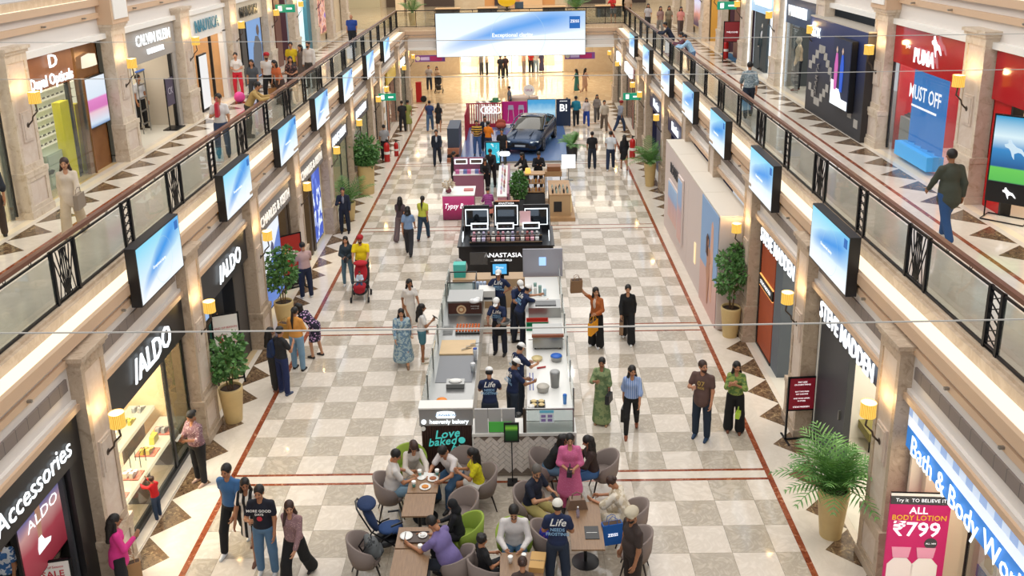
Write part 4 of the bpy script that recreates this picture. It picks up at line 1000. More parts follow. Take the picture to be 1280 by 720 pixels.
t = thing('shop_plaque', 'black strip with small white lettering across the orange panel', 'sign', (6.68, 21.37, 1.72)); bx('strip', BLACK, t, -.02, .02, -.63, .63, 0, .26); txt('lettering', 'STEVE MADDEN', .14, TXW, t, (-.03, 0, .13), 'R', .002, sx=.95)
bx('glow_line', emat('amber_glow', 'ffb060', 1.5), t, -.01, .02, -.62, .62, .27, .29); bx('glow_line', emat('amber_glow', 'ffb060', 1.5), t, -.01, .02, -.62, .62, -.03, -.01)
OLV = mat('olive_velvet', '8a8248', .7)
for i, (bx_, by) in enumerate(((7.55, 17.0-.9), (7.75, 17.0-.05))):
    t = thing('bench', 'olive velvet upholstered bench, %s of the two in the white shop' % ('nearer' if i == 0 else 'farther'), 'bench', (8.35-.35, 16.2 + .95*i, 0)); bx('cushion', OLV, t, -.33, .33, -.42, .42, .28, .46)
    for a in (-.28, .28):
        for b in (-.36, .36): MB().cyl((a, b, 0), (a, b, .28), .015, n=6).build('leg', BLACKM, t)
# hoarding in front of two closed bays
t = thing('hoarding', 'long pinkish white shop hoarding box with mural and dark lettering', 'hoarding', (6.25, 27.5, 0))
HW = mat('hoarding_white', 'd9cac4', .55)
for k in range(4): bx('panel', HW, t, -.45, -.40, -4.55+2.28*k, -4.55+2.28*k+2.265, 0, 3.2); bx('top_board', mat('board_cream', 'd9cfc0', .6), t, -.45, .38, -4.55+2.28*k, -4.55+2.28*k+2.265, 3.2, 3.24)
bx('end_panel', HW, t, -.45, .38, -4.6, -4.56, 0, 3.22); bx('end_panel', HW, t, -.45, .38, 4.56, 4.6, 0, 3.22)
t = thing('mural', 'blue and pink mural print of a woman in swimwear holding a surfboard', 'poster', (5.79, 24.1, 0)); bx('sky_print', mat('mural_sky', '8fb2dc', .6), t, -.012, 0, -1.12, 1.12, 1.25, 3.2); bx('sand_print', mat('mural_pink', 'd9b2a8', .6), t, -.012, 0, -1.12, 1.12, 0, 1.25)
MP = mat('mural_skin', 'c08e74', .6); MBD = mat('mural_board', 'e0b09a', .6); MH = mat('mural_hair', '5a3a30', .6)
MB().prism([(-.55, .5), (-.35, .5), (-.2, 1.6), (-.3, 2.75), (-.42, 2.85), (-.55, 2.7), (-.62, 1.6)], 0, -.02, -.012).build('board_picture', MBD, t)
MB().prism([(-.1, .3), (.0, .3), (.08, 1.0), (.2, 1.25), (.12, 1.5), (.22, 1.85), (.1, 2.0), (-.18, 1.95), (-.3, 1.6), (-.2, 1.5), (-.25, 1.2), (-.18, .8)], 0, -.03, -.02).build('figure_picture', MP, t)
MB().lathe([(.01, -.16), (.12, -.05), (.12, .08), (.01, .16)], 10, (-.035, .02, 2.12), sx=.05).build('head_picture', MP, t); MB().prism([(-.02, 1.7), (.2, 1.75), (.2, 2.2), (.08, 2.34), (-.06, 2.28), (.04, 2.1)], 0, -.05, -.04).build('hair_picture', MH, t)
t = thing('beach_poster', 'raised white framed panels of beach pictures beside the dark lettering', 'poster', (5.79, 29.6, 0)); bx('frame', HW, t, -.06, 0, -1.4, -.55, .55, 2.75); bx('frame', HW, t, -.06, 0, -.55, 1.3, .75, 2.1)
for k, (a, b, z0, z1) in enumerate(((-1.35, -.65, .6, 2.65), (-.5, .1, .8, 2.05), (.13, .7, .8, 2.05), (.73, 1.25, .8, 2.05))): bx('print', mat('beach_print', 'a8bcdc', .6, fn=lambda N, c: N.ramp(N.sep(N.coord('Generated'))[2], [(.0, lin('e0b8ac')), (.5, lin('d0b0b4')), (.62, lin('9cb8e0')), (1, lin('a8c8ec'))])), t, -.07, -.06, a, b, z0, z1)
t = thing('hoarding_lettering', 'dark capital letters on the pinkish hoarding', 'sign', (5.77, 29.5, 2.48)); txt('lettering', 'ROSSERO', .5, mat('letter_dark', '2c2c34', .5), t, (0, .3, .05), 'R', .03, sx=.95, bold=.02)
tag(bx('wall_light', emat('warm_slot', 'ffe2b0', 1.0), None, 5.77, 5.79, 25.95, 26.15, .75, 1.4), 'small warm glowing slot on the pinkish hoarding', 'light')
NV = mat('navy_shop', '24264a', .45)
for i, (y0, y1) in enumerate(((32.5, 36.4), (37.3, 41.7))):
    interior(1, 0, y0, y1, NV, depth=1.4, light=14); bx('navy_panel', NV, wallR, 6.68, 6.8, y0, y0+2.9, 0, 2.8)
    sign(1, 0, y0, y1, 2.65, 3.45, mat('sign_navy2', '34355c', .45), 'Nutella' if False else 'Lakme', .5, GLOWW, 'navy fascia with small white script logo, %s one' % ('nearer' if i == 0 else 'farther'), zt=3.05, bold=.014, shear=.2) if False else sign(1, 0, y0, y1, 2.65, 3.45, mat('sign_navy2', '34355c', .45), 'Nautica', .5, GLOWW, 'navy fascia with small white script logo, %s one' % ('nearer' if i == 0 else 'farther'), zt=3.05, bold=.014)
for y0, y1, c, nm in [(42.65, 44.5, '6a3428', ''), (45.4, 48.4, 'd8c8a8', ''), (48.5, 51.7, '8c3a30', ''), (52.65, 56.4, '3c4a44', '')]:
    interior(1, 0, y0, y1, mat('far_shop_'+c, c, .5), depth=1.6, light=30); bx('jamb', mat('jamb_'+c, c, .45), wallR, 6.66, 6.9, y0, y0+.5, 0, 3.4); pane(1, 0, y0+.55, y1-.1, .1, 2.9)
for a, b, lab in ((48.7, 51.5, 'bright white light box sign over a red shop, far right'), (53.4, 56.0, 'bright white oval light box sign at the far right corner')):
    t = thing('shop_sign', lab, 'sign', (6.56, (a+b)/2, 2.75)); bx('light_box', GLOWW, t, -.08, .06, -(b-a)/2, (b-a)/2, 0, .55)
# exit signs
for x, y, z, lab in ((-5.95, 43.8, 2.7, 'green exit sign box hanging on left side of ground floor'), (5.95, 43.6, 2.55, 'green exit sign box hanging on right side of ground floor'), (-9.6, 40.0, 7.35, 'green exit sign box above left upper gallery'), (9.6, 40.2, 7.1, 'green exit sign box above right upper gallery')):
    t = thing('exit_sign', lab, 'sign', (x, y, z)); bx('box', emat('exit_green', '1f9d78', .8), t, -.42, .42, -.04, .04, 0, .34); bx('figure_mark', TXW, t, -.3, -.14, -.05, -.04, .06, .28); bx('arrow_mark', TXW, t, .05, .3, -.05, -.04, .13, .2); MB().cyl((0, 0, .34), (0, 0, .75), .01, n=4).build('rod', STEEL, t)
# wall sconces
SHADE = mat('sconce_shade', 'f0b83c', .6, emit=1.0, fn=lambda N, c: N.mix(N.math('LESS_THAN', N.math('FRACT', N.math('MULTIPLY', N.n.new('ShaderNodeTexCoord').outputs['Generated'] and N.math('ARCTAN2', N.math('SUBTRACT', N.sep(N.coord('Generated'))[0], .5), N.math('SUBTRACT', N.sep(N.coord('Generated'))[1], .5)), 4.5)), .35), lin('ffd868'), lin('d8901c')))
def sconce(s, xw, y, z, label, proto=[]):
    t = thing('wall_sconce', label, 'lamp', (s*xw, y, z), 0 if s < 0 else math.pi, 'wall sconces with yellow pleated shades')
    MB().lathe([(.128, -.125), (.124, -.06), (.124, .06), (.128, .125)], 18, (.26, 0, 0), cap=False).build('shade', SHADE, t, True); MB().lathe([(.125, .118), (.01, .125)], 18, (.26, 0, 0), cap=False).build('shade_top', emat('shade_cap', 'fff6dc', .9), t)
    MB().tube([(.26, 0, -.14), (.28, 0, -.3), (.16, 0, -.42), (.14, 0, -.5), (.04, 0, -.6)], .018, 6).build('arm', BRONZE, t, True); MB().lathe([(.075, 0), (.06, .03), (.02, .05)], 12).build('back_plate', BRONZE, t, True).matrix_local = Matrix.Translation((.0, 0, -.6))@Euler((0, R(90), 0)).to_matrix().to_4x4()
    MB().box(-.02, .015, -.2, .2, -.95, -.3).box(-.02, .03, -.15, .15, -.9, -.35).build('relief_plaque', STONE, t)
    l = bpy.data.lights.new('sconce_bulb', 'POINT'); l.energy = 14; l.color = (1, .66, .28); l.shadow_soft_size = .07; o = bpy.data.objects.new('sconce_bulb', l); COL.objects.link(o); o.location = (s*(xw-.26), y, z+.17)
for s, nm in ((-1, 'left'), (1, 'right')):
    for i, y in enumerate([y for y in PILG if y > 9]):
        if s > 0 and 25 < y < 34: continue
        sconce(s, 6.4, y, 3.06, 'yellow pleated sconce on ground floor pilaster, %s along the %s side' % (ORD[i], nm))
    for i, y in enumerate([y for y in PILU if y > 15][:7]): sconce(s, 10.1, y, 7.4, 'yellow pleated sconce on upper gallery pilaster, %s along the %s side' % (ORD[i], nm))
# ---------------------------------------------------------------- upper gallery, left
def up(s, y0, y1, wall, **k): return interior(s, 1, y0, y1, wall, top=3.32, **k)
up(-1, 14.5, 18.65, mat('lit_cream', 'f6e8c6', .6), depth=2.0, light=70); pane(-1, 1, 14.6, 18.6, .1, 3.3)
up(-1, 19.65, 23.75, mat('pale_green_wall', 'cdd8c4', .5), depth=2.2, light=110, fl=mat('warm_floor', 'd8bc8c', .2))
t = sign(-1, 1, 19.68, 22.0, 2.55, 3.3, mat('sign_copper', 'a0643c', .35, fn=vary(.4, 2)), 'Dayal Opticals', .36, GLOWW, 'copper brown sign with white glowing lettering over the sunglasses shop', zt=2.72, sx=.95, bold=.012)
txt('monogram', 'D', .42, GLOWW, t, (.07, .1, .58), 'L', .02, sx=1.4, bold=.01)
COP = mat('copper_panel', '8a5a30', .25, metal=.3, fn=vary(.5, 2.2))
bx('copper_wall', COP, upL, -10.6, -10.5, 22.5, 23.75, 4.8, 8.1)
t = thing('advert_display', 'upright digital display with pink sunglasses advert on copper wall', 'screen', (-10.38, 23.12, 5.95)); bx('housing', BLACK, t, -.08, 0, -.58, .58, 0, 1.3)
bx('display', emat('pinkglass_screen', 'dce6f4', .9, fn=lambda N, c: N.ramp(N.sep(N.coord('Generated'))[2], [(.0, lin('5a86b8')), (.08, lin('cfe0f0')), (.3, lin('e8c0cc')), (.36, lin('d25ab0')), (.56, lin('e070c0')), (.6, lin('d8e6f4')), (1, lin('e6f0fa'))])), t, 0, .01, -.55, .55, .03, 1.27)
t = thing('lampshade', 'big white glowing drum lamp high in the copper shop', 'lamp', (-10.44, 23.1, 7.5)); MB().lathe([(.42, 0), (.38, .28), (.01, .33)], 18).build('shade', emat('drum_glow', 'f4ead0', 1.0), t, True); t.scale = (.16, 1, 1)
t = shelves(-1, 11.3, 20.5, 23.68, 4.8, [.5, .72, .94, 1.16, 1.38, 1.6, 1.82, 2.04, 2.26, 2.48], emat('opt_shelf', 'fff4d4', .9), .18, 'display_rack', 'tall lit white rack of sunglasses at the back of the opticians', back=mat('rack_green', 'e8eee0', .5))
goods('sunglasses', 'dark sunglasses on the lit white rack in the opticians', 'glasses', 'sunglasses on the rack', ['26262a', '3a2420'], [(-11.2, 20.68+.23*k, 4.8+z+.016) for z in (.94, 1.16, 1.38, 1.6, 1.82, 2.04, 2.26) for k in range(13)], 'glasses')
t = thing('display_column', 'bright yellow upright panel column in front of sunglasses rack', 'column', (-10.78, 22.0, 4.8)); bx('panel', mat('acid_yellow', 'f2e400', .5), t, -.1, .1, -.22, .22, 0, 2.0); 
t = thing('display_column', 'bright yellow upright panel farther inside the opticians beside black frame', 'column', (-10.85, 22.75, 4.8)); bx('panel', mat('acid_yellow', 'f2e400', .5), t, -.1, .1, -.12, .12, 0, 1.8); bx('black_frame', BLACK, t, .1, .16, -.5, -.4, 0, 2.6); bx('mirror_strip', MIRR, t, .1, .14, -.4, -.25, 0, 2.6)
t = thing('office_chair', 'dark grey shell chair inside the opticians', 'chair', (-10.85, 20.9, 4.8)); MB().lathe([(.22, .45), (.24, .5), (.01, .48)], 10).build('seat', CHAR, t); MB().box(-.22, -.18, -.2, .2, .5, .95).build('backrest', CHAR, t); MB().cyl((0, 0, 0), (0, 0, .46), .03).build('leg', STEEL, t)
t = thing('drawer_cabinet', 'pale green cabinet of drawers under the sunglasses rack', 'cabinet', (-11.05, 22.1, 4.8)); bx('body', mat('pale_cab', 'b9c4b0', .5), t, -.25, .25, -1.1, 1.1, 0, .85)
for z in (.08, .34, .6):
    for y in (-1.05, -.3, .45): bx('drawer', mat('pale_cab2', 'c6d0bc', .5), t, .25, .27, y, y+.68, z, z+.22)
pane(-1, 1, 19.75, 22.45, .05, 2.5, frame=COP)
# grey fronted underwear shop
up(-1, 24.8, 28.75, mat('taupe_wall', 'cfc4b4', .6), depth=2.6, light=80)
GRS = mat('sign_warmgrey', 'a49e98', .55)
t = sign(-1, 1, 24.8, 28.75, 2.35, 3.3, GRS, 'CALVIN KLEIN', .44, GLOWW, 'warm grey fascia with thin white capitals over the underwear shop', zt=2.98, sx=.92, bold=.008, yt=27.0); txt('sub_lettering', 'UNDERWEAR', .22, GLOWW, t, (.06, .25, .27), 'L', .01, sx=.95, bold=.006)
bx('grey_jamb', GRS, upL, -10.5, -10.34, 24.8, 25.3, 4.8, 7.2); bx('grey_jamb', GRS, upL, -10.5, -10.34, 28.5, 28.75, 4.8, 7.2); bx('door_edge', BLACK, upL, -10.5, -10.4, 28.42, 28.48, 4.8, 7.2)
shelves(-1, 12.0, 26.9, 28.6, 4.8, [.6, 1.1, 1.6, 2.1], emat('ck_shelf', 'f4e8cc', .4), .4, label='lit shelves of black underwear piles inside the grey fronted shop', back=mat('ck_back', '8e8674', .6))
goods('folded_clothes', 'black folded underwear pile on lit shelves of grey fronted shop', 'clothes', 'folded piles in the grey shop', ['1e1e20', '2c2a2a'], [(-11.8, 27.1+.34*k, 4.82+z) for z in (.6, 1.1, 1.6, 2.1) for k in range(4)], 'box')
t = thing('ladder_rack', 'slim metal ladder rack with white cards in the grey shop entrance', 'rack', (-11.05, 27.55, 4.8)); m = MB()
for y in (-.28, .28): m.cyl((0, y, 0), (0, y, 1.9), .02, n=6)
m.build('stile', STEEL, t)
for z in (.3, .7, 1.1, 1.5, 1.88): bx('rung', STEEL, t, -.02, .02, -.28, .28, z-.02, z+.02)
bx('blue_top', mat('blue_lit', '4a80d8', .5, emit=.6), t, -.03, .03, -.3, .3, 1.9, 1.94)
t = thing('poster_stand', 'dark purple poster on slim black stand before the grey shop', 'stand', (-10.42, 28.05, 4.8)); bx('poster', mat('dusk_purple', '4c4458', .5), t, 0, .03, -.32, .32, .75, 1.6); m = MB(); m.box(0, .03, -.34, -.31, 0, 1.65); m.build('leg', BLACKM, t); bx('leg', BLACKM, t, 0, .03, .31, .34, 0, 1.65); bx('foot', BLACKM, t, -.2, .25, -.36, .36, 0, .03)
txt('lettering', 'CK', .3, mat('grey_letters', 'b8b4c0', .5), t, (.04, 0, 1.2), 'L', .002)
goods('paper_bag', 'brown paper bag on the floor of the grey shop', 'bag', 'brown bags in the grey shop', ['a8703c'], [(-11.2, 26.7, 4.81), (-11.2, 27.0, 4.81)], 'box')
# white fronted shop with wood wall and sail logo
up(-1, 29.8, 33.75, mat('nautica_wood', 'd2a878', .5, fn=vary(.3, 1.5)), depth=1.2, light=60)
sign(-1, 1, 29.75, 33.8, 2.45, 3.3, WHITE, 'NAUTICA', .56, mat('teal_letters', '1c6c84', .4, emit=.3), 'white fascia with teal capital letters over the wooden front', zt=2.88, sx=1.0, bold=.02)
bx('white_jamb', WHITE, upL, -10.5, -10.32, 29.75, 30.1, 4.8, 7.3); bx('white_jamb', WHITE, upL, -10.5, -10.32, 33.45, 33.8, 4.8, 7.3); bx('black_edge', BLACK, upL, -10.7, -10.6, 32.9, 32.96, 4.8, 7.2)
t = thing('sail_logo', 'large white curved sail emblem on the wooden wall', 'sign', (-11.85, 31.9, 6.0)); MB().prism([(-.55, 0), (-.1, 0), (.1, .4), (.15, 1.1), (-.12, .75), (-.3, .35)], 0, 0, .03).build('sail', GLOWW, t)
t = thing('poster_stand', 'tall blank white light box with black frame before the wooden front', 'stand', (-10.35, 31.05, 4.8)); bx('frame', BLACKM, t, -.04, .04, -.42, .42, 0, 1.95); bx('light_panel', emat('standee_white', 'f2f2f2', .85), t, .04, .05, -.38, .38, .1, 1.9)
up(-1, 34.8, 38.85, mat('dark_shop2', '3a3834', .5), depth=1.8, light=30)
sign(-1, 1, 34.75, 38.9, 2.5, 3.3, mat('sign_beige', 'cfc4b0', .5), 'MADISON', .56, BLACK, 'beige fascia with heavy black capital letters on left upper gallery', zt=2.9, sx=.95, bold=.02)
t = thing('poster_lightbox', 'tall lit blue advert with man in grey jacket, upper left gallery', 'poster', (-10.4, 37.7, 4.85)); bx('box', BLACK, t, -.08, 0, -1.05, 1.05, 0, 2.55); bx('print', emat('blue_portrait', '8ab4ec', .7), t, 0, .01, -1.0, 1.0, .05, 2.5); MB().prism([(-.6, .1), (.9, .1), (.9, 1.3), (.5, 1.7), (.1, 1.75), (-.3, 1.3)], 0, .012, .02).build('jacket_picture', mat('jacket_grey', '6c7078', .6), t); MB().lathe([(.01, -.25), (.2, -.1), (.2, .1), (.01, .25)], 10, (.03, .45, 1.95), sx=.04).build('head_picture', mat('poster_face', '6e5a50', .6), t)
bx('black_jamb', BLACK, upL, -10.6, -10.4, 35.3, 35.6, 4.8, 7.3); bx('grey_jamb', DK, upL, -10.6, -10.4, 35.9, 36.5, 4.8, 7.3)
for s, par in ((-1, upL), (1, upR)):
    interior(s, 1, 39.8, 43.5, mat('plum_wall', '5a3a44', .5), depth=1.5, light=25, top=3.32); bx('brown_jamb', mat('brown_jamb', '6a3a2a', .4), par, s*10.35, s*10.6, 40.9, 41.9, 4.8, 8.1)
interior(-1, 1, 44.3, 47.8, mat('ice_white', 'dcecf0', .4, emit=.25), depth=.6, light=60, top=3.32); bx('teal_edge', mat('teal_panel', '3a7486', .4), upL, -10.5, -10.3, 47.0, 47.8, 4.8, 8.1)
t = thing('shop_sign', 'small dark vertical lettering on the ice white shop front', 'sign', (-10.6, 46.3, 6.3)); txt('lettering', 'BOS', .3, CHAR, t, (0, 0, .3), 'L', .01, rot=(R(90), R(-90), R(90)))
interior(1, 1, 44.3, 47.8, mat('gold_wall', 'c89a48', .4), depth=1.0, light=40, top=3.32)
for s, knd, lab in ((-1, 'people', 'large window poster with figures in purple light, left upper gallery'), (1, 'city', 'large window poster of purple city skyline, right upper gallery')):
    par = upL if s < 0 else upR
    bx('shop_back_wall', HB, par, s*10.5, s*10.7, 48.6, 57, 4.8, 8.1); t = thing('window_poster', lab, 'poster', (s*10.4, 50.4, 5.2)); bx('frame', mat('gold_frame', 'c8a678', .4), t, -.05, .05, -1.35, 1.35, 0, 2.4); bx('print', emat('print_'+knd, 'b08090', .5, poster(knd)), t, -s*.06, -s*.05, -1.25, 1.25, .1, 2.3)
    bx('brown_jamb', mat('brown_jamb', '6a3a2a', .4), par, s*10.3, s*10.5, 52.9, 54, 4.8, 8.1)
# ---------------------------------------------------------------- upper gallery, right
RED = mat('red_gloss', 'b01420', .12); REDW = mat('red_wall', 'c41824', .4)
up(1, 14.5, 18.65, mat('shop_clothes_wall', 'd8c4a0', .6), depth=2.4, light=100); up(1, 19.65, 23.8, REDW, depth=1.6, light=110, col=(1, .9, .9))
sign(1, 1, 14.5, 18.65, 2.3, 3.3, RED, '', .3, GLOWW, 'dark red glossy fascia band over the clothes shop with the football display'); bx('red_door', mat('red_door', 'c81018', .2), upR, 10.4, 10.6, 17.95, 18.65, 4.8, 7.2); bx('black_edge', BLACK, upR, 10.38, 10.6, 17.88, 17.95, 4.8, 7.2)
t = sign(1, 1, 19.65, 23.8, 2.35, 3.3, RED, 'PUMA', .50, GLOWW, 'dark red glossy fascia with white letters and leaping cat emblem', zt=2.68, sx=.85, bold=.02, yt=21.9)
CAT = [(-.42, -.06), (-.30, .10), (-.10, .16), (.06, .30), (.14, .44), (.22, .40), (.20, .28), (.34, .22), (.30, .12), (.16, .08), (.08, -.04), (.02, -.22), (-.06, -.34), (-.04, -.12), (-.18, -.04), (-.30, -.06), (-.44, -.2), (-.52, -.22)]
def cat(parent, x, y, z, k, s, m):
    """leaping cat emblem, flat, facing the atrium"""
    MB().prism([(y+s*p[0]*k*-1, z+p[1]*k) for p in CAT], 0, x-.02, x).build('cat_emblem', m, parent)
cat(t, -.05, -.42, .66, .62, -1, GLOWW)
txt('small_lettering', 'JUMP', .12, TXW, t, (-.05, 1.1, .5), 'R', .002)
pane(1, 1, 19.7, 23.75, .05, 2.35, m=glassmat('clear_window_glass', 'e4ecf0', .03))
t = thing('window_banner', 'pleated bright blue window banner with white capitals in red shop', 'banner', (10.5, 21.95, 4.9)); m = MB(); 
pts = [(.0+.05*math.cos(k*math.pi), -.95+.19*k) for k in range(11)]
for k in range(10): m.add([(pts[k][0], pts[k][1], 0), (pts[k+1][0], pts[k+1][1], 0), (pts[k+1][0], pts[k+1][1], 2.35), (pts[k][0], pts[k][1], 2.35)], [(0, 1, 2, 3)])
m.build('sheet', emat('banner_blue', '1c8ae0', .65), t); txt('lettering', 'MUST OFF', .5, TXW, t, (-.09, .0, 1.65), 'R', .002, sx=.78, bold=.012); bx('small_line', TXW, t, -.09, -.08, -.7, .7, 1.3, 1.35)
bx('base_block', mat('cyan_block', '4aa8e8', .4, emit=.2), t, -.3, .1, -.95, .95, 0, .35)
t = thing('display_block', 'grey stone-like stepped display block with trainers in red window', 'stand', (10.8, 23.25, 4.8)); bx('block', mat('grey_block', '8a8c84', .6), t, -.25, .25, -.3, .3, 0, .95); bx('step', mat('grey_block', '8a8c84', .6), t, -.3, .2, -.55, -.3, 0, .5)
goods('shoe', 'sports shoe pair on the grey block in red window', 'shoes', 'sports shoes in the red window', ['3a4a44', '40444c'], [(10.75, 23.15, 5.76), (10.75, 23.4, 5.76), (10.75, 22.8, 5.31)], 'shoe')
t = thing('clothes_rail', 'black rail of dark hanging clothes inside the right upper shop', 'rack', (11.6, 16.8, 4.8)); MB().tube([(0, -1, 0), (0, -1, 1.7), (0, .9, 1.7), (0, .9, 0)], .015, 5).build('rail', BLACKM, t)
goods('hanging_garment', 'dark garment hanging on the rail in right upper shop', 'clothes', 'garments on the black rail', ['26262c', '3a3a40', '5a5a5e', '8a7a6a'], [(11.6, 15.95+.14*k, 6.33) for k in range(12)], 'cloth')
shelves(1, 12.9, 15.0, 18.4, 4.8, [.6, 1.2, 1.8, 2.4], emat('cl_shelf', 'f0dcb0', .4), .4, label='lit shelves at the back of the right upper clothes shop', back=mat('cl_back', 'b89a70', .6))
goods('folded_clothes', 'folded garment pile on back shelves of right upper shop', 'clothes', 'folded piles right upper shop', ['2a2a2e', 'd8d0c0', 'b04030'], [(12.7, 15.2+.4*k, 4.82+z) for z in (1.2, 1.8, 2.4) for k in range(8)], 'box')
t = thing('poster_stand', 'digital standee with football stadium picture and white cat emblem', 'stand', (10.35, 17.6, 4.8), R(46)); bx('housing', BLACK, t, -.03, .03, -.42, .42, .35, 2.15); bx('display', emat('stadium', '60a0d0', .9, poster('stadium')), t, -.04, -.03, -.39, .39, .78, 2.12)
cat(t, -.045, 0, .56, .3, -1, TXW); cat(t, -.045, 0, 1.45, .5, -1, mat('cat_pale', 'd8f0ff', .4, emit=.8))
MB().tube([(-.25, -.4, .02), (.25, -.4, .02), (.25, .4, .02), (-.25, .4, .02)], .015, 4, closed=True).build('foot', BLACKM, t)
for q in (-.4, .4): MB().cyl((0, q, 0), (0, q, .4), .015, n=5).build('leg', BLACKM, t)
# dark blue hoarding with stepped white lines
t = thing('hoarding', 'dark blue and black shop hoarding box with stepped pale lines', 'hoarding', (10.0, 27.15, 4.8))
GX = mat('geox_blue', '1f2a52', .5, fn=lambda N, c: N.ramp(N.sep(N.coord('Generated'))[2], [(0, lin('2c2c30')), (.35, lin('2a2c38')), (.7, c), (1, lin('243468'))])); GP = mat('pale_step', 'a8a49e', .6)
bx('face_board', GX, t, -.1, 0, -2.6, 2.35, 0, 3.0); bx('end_board', mat('dark_grain', '332e2e', .6), t, -.1, .5, -2.65, -2.6, 0, 3.0); bx('top_board', mat('board_cream2', 'b8b0a4', .6), t, -.1, .5, -2.65, 2.35, 3.0, 3.04)
def band(pts, w):
    for (a, b), (c_, d) in zip(pts[:-1], pts[1:]):
        n = max(2, int(abs(d-b)/.18)); 
        m = MB()
        for k in range(n):
            yy = a+(c_-a)*(k+.5)/n; zz = b+(d-b)*(k+.5)/n; m.box(-.112, -.1, yy-w/2, yy+w/2, zz-abs(d-b)/n*.62, zz+abs(d-b)/n*.62)
        m.build('stepped_line', GP, t)
band([(2.2, 1.4), (1.0, 2.2), (-.4, 1.1), (-2.5, .35)], .30); band([(2.1, .9), (1.2, .35), (.2, 1.1)], .26)
txt('lettering', 'GEOX', .42, GLOWW, t, (-.13, 1.7, 2.55), 'R', .02, sx=.8, bold=.02); txt('small_lettering', 'SPARTA', .3, mat('letter_grey', '8c8884', .5), t, (-.13, 1.3, 1.15), 'R', .005, rot=(R(90), R(-80), R(-90)))
t2 = thing('advert_display', 'lit advert box with a pink and a blue figure on the dark hoarding', 'screen', (9.78, 25.9, 5.5)); bx('housing', BLACK, t2, -.06, .1, -.75, .75, 0, 2.0); bx('display', emat('dark_blue_screen', '14203c', .5), t2, -.07, -.06, -.72, .72, .03, 1.97)
for y, c in ((.35, 'd86ab8'), (-.12, '2a60d8')): MB().prism([(y-.1, .5), (y+.1, .5), (y+.14, 1.2), (y+.06, 1.55), (y-.06, 1.55), (y-.14, 1.2)], 0, -.085, -.075).build('figure_picture', emat('fig_'+c, c, .8), t2); MB().lathe([(.01, -.1), (.07, 0), (.01, .1)], 8, (-.085, y, 1.65), sx=.1).build('head_picture', emat('fig_head', 'e8c8b0', .7), t2)
MB().prism([(-.7, .05), (.7, .05), (.7, .75), (.45, .75), (.3, .55), (.0, .55), (-.2, .3), (-.7, .3)], 0, -.08, -.075).build('steps_picture', GLOWW, t2)
# suit shop
up(1, 29.8, 33.75, mat('suit_grey', '4e5458', .5), depth=1.4, light=60)
sign(1, 1, 29.8, 33.75, 2.4, 3.3, mat('sign_navy3', '1d3a5c', .4), 'V VAN HEUSEN', .52, GLOWW, 'dark blue fascia with white capitals over the suit window', zt=2.85, sx=.6, bold=.02, yt=32.2)
bx('light_edge', GLOWW, upR, 10.28, 10.32, 33.72, 33.8, 4.8, 8.1)
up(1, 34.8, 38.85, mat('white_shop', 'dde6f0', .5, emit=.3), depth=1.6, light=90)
sign(1, 1, 34.8, 38.85, 2.4, 3.3, mat('sign_lightblue', '9cc0e0', .4, emit=.4), 'VAN HEUSEN', .52, GLOWW, 'pale blue glowing fascia with white capitals, farther suit shop', zt=2.85, sx=.8, bold=.02); bx('light_edge', GLOWW, upR, 10.28, 10.32, 38.8, 38.9, 4.8, 8.1)
bx('dark_window_wall', mat('suit_dark', '2a3438', .5), upR, 10.5, 10.6, 36.8, 38.8, 4.8, 7.2)
for i in range(6): bx('blue_picture', emat('pic_blue', '4a60e0', .9), upR, 10.6, 10.62, 35.0+.12*i, 35.2+.12*i, 4.9+.25*i, 5.6+.25*i)
bx('glass_door', GLASSD, upR, 10.36, 10.38, 31.9, 33.6, 4.85, 7.2)
# ================================================================ plants
random.seed(11)
POT = mat('pot_sand', 'cdb27a', .5, fn=vary(.15, 5)); SOIL = mat('soil', '3a2a1e', .9)
LEAF = mat('leaf_green', '2f5a2c', .5, fn=lambda N, c: N.mix(N.noise(14, detail=1), lin('2a5428'), lin('6fa055'))); PALM = mat('palm_green', '3c7a3e', .5, fn=lambda N, c: N.mix(N.noise(6, detail=1), lin('1f5a30'), lin('7aa850'))); STEM = mat('stem_brown', '6a5238', .7)
def pot(t, h=.85, r0=.19, r1=.27, m=None):
    MB().lathe([(r0, 0), (r0+(r1-r0)*.45, h*.4), (r1, h*.93), (r1*.98, h), (r1*.88, h), (r1*.86, h*.92)], 22, cap=False).build('pot', m or POT, t, True)
    MB().lathe([(.001, h*.93), (r1*.88, h*.93)], 22, cap=False).build('soil', SOIL, t)
def leafcloud(t, cs, n, size, m=None, name='foliage'):
    """n leaves spread through ellipsoids (centre, radii)"""
    mb = MB(); k = 0
    for i in range(n):
        c, r = random.choice(cs)
        while True:
            p = Vector([random.uniform(-1, 1) for _ in range(3)])
            if .25 < p.length < 1: break
        q = Vector((c[0]+p.x*r[0], c[1]+p.y*r[1], c[2]+p.z*r[2])); d = (p+Vector((random.uniform(-.6, .6), random.uniform(-.6, .6), random.uniform(-.7, .3)))).normalized()
        a = d.orthogonal().normalized(); a = (a*math.cos(i)+d.cross(a)*math.sin(i)); L = size*random.uniform(.7, 1.3); w = L*.34; up_ = d.cross(a)*L*.12
        mb.add([q, q+d*L*.45+a*w+up_, q+d*L, q+d*L*.45-a*w+up_], [(0, 1, 2), (0, 2, 3)])
    o = mb.build(name, m or LEAF, t); o['kind'] = 'stuff'; return o
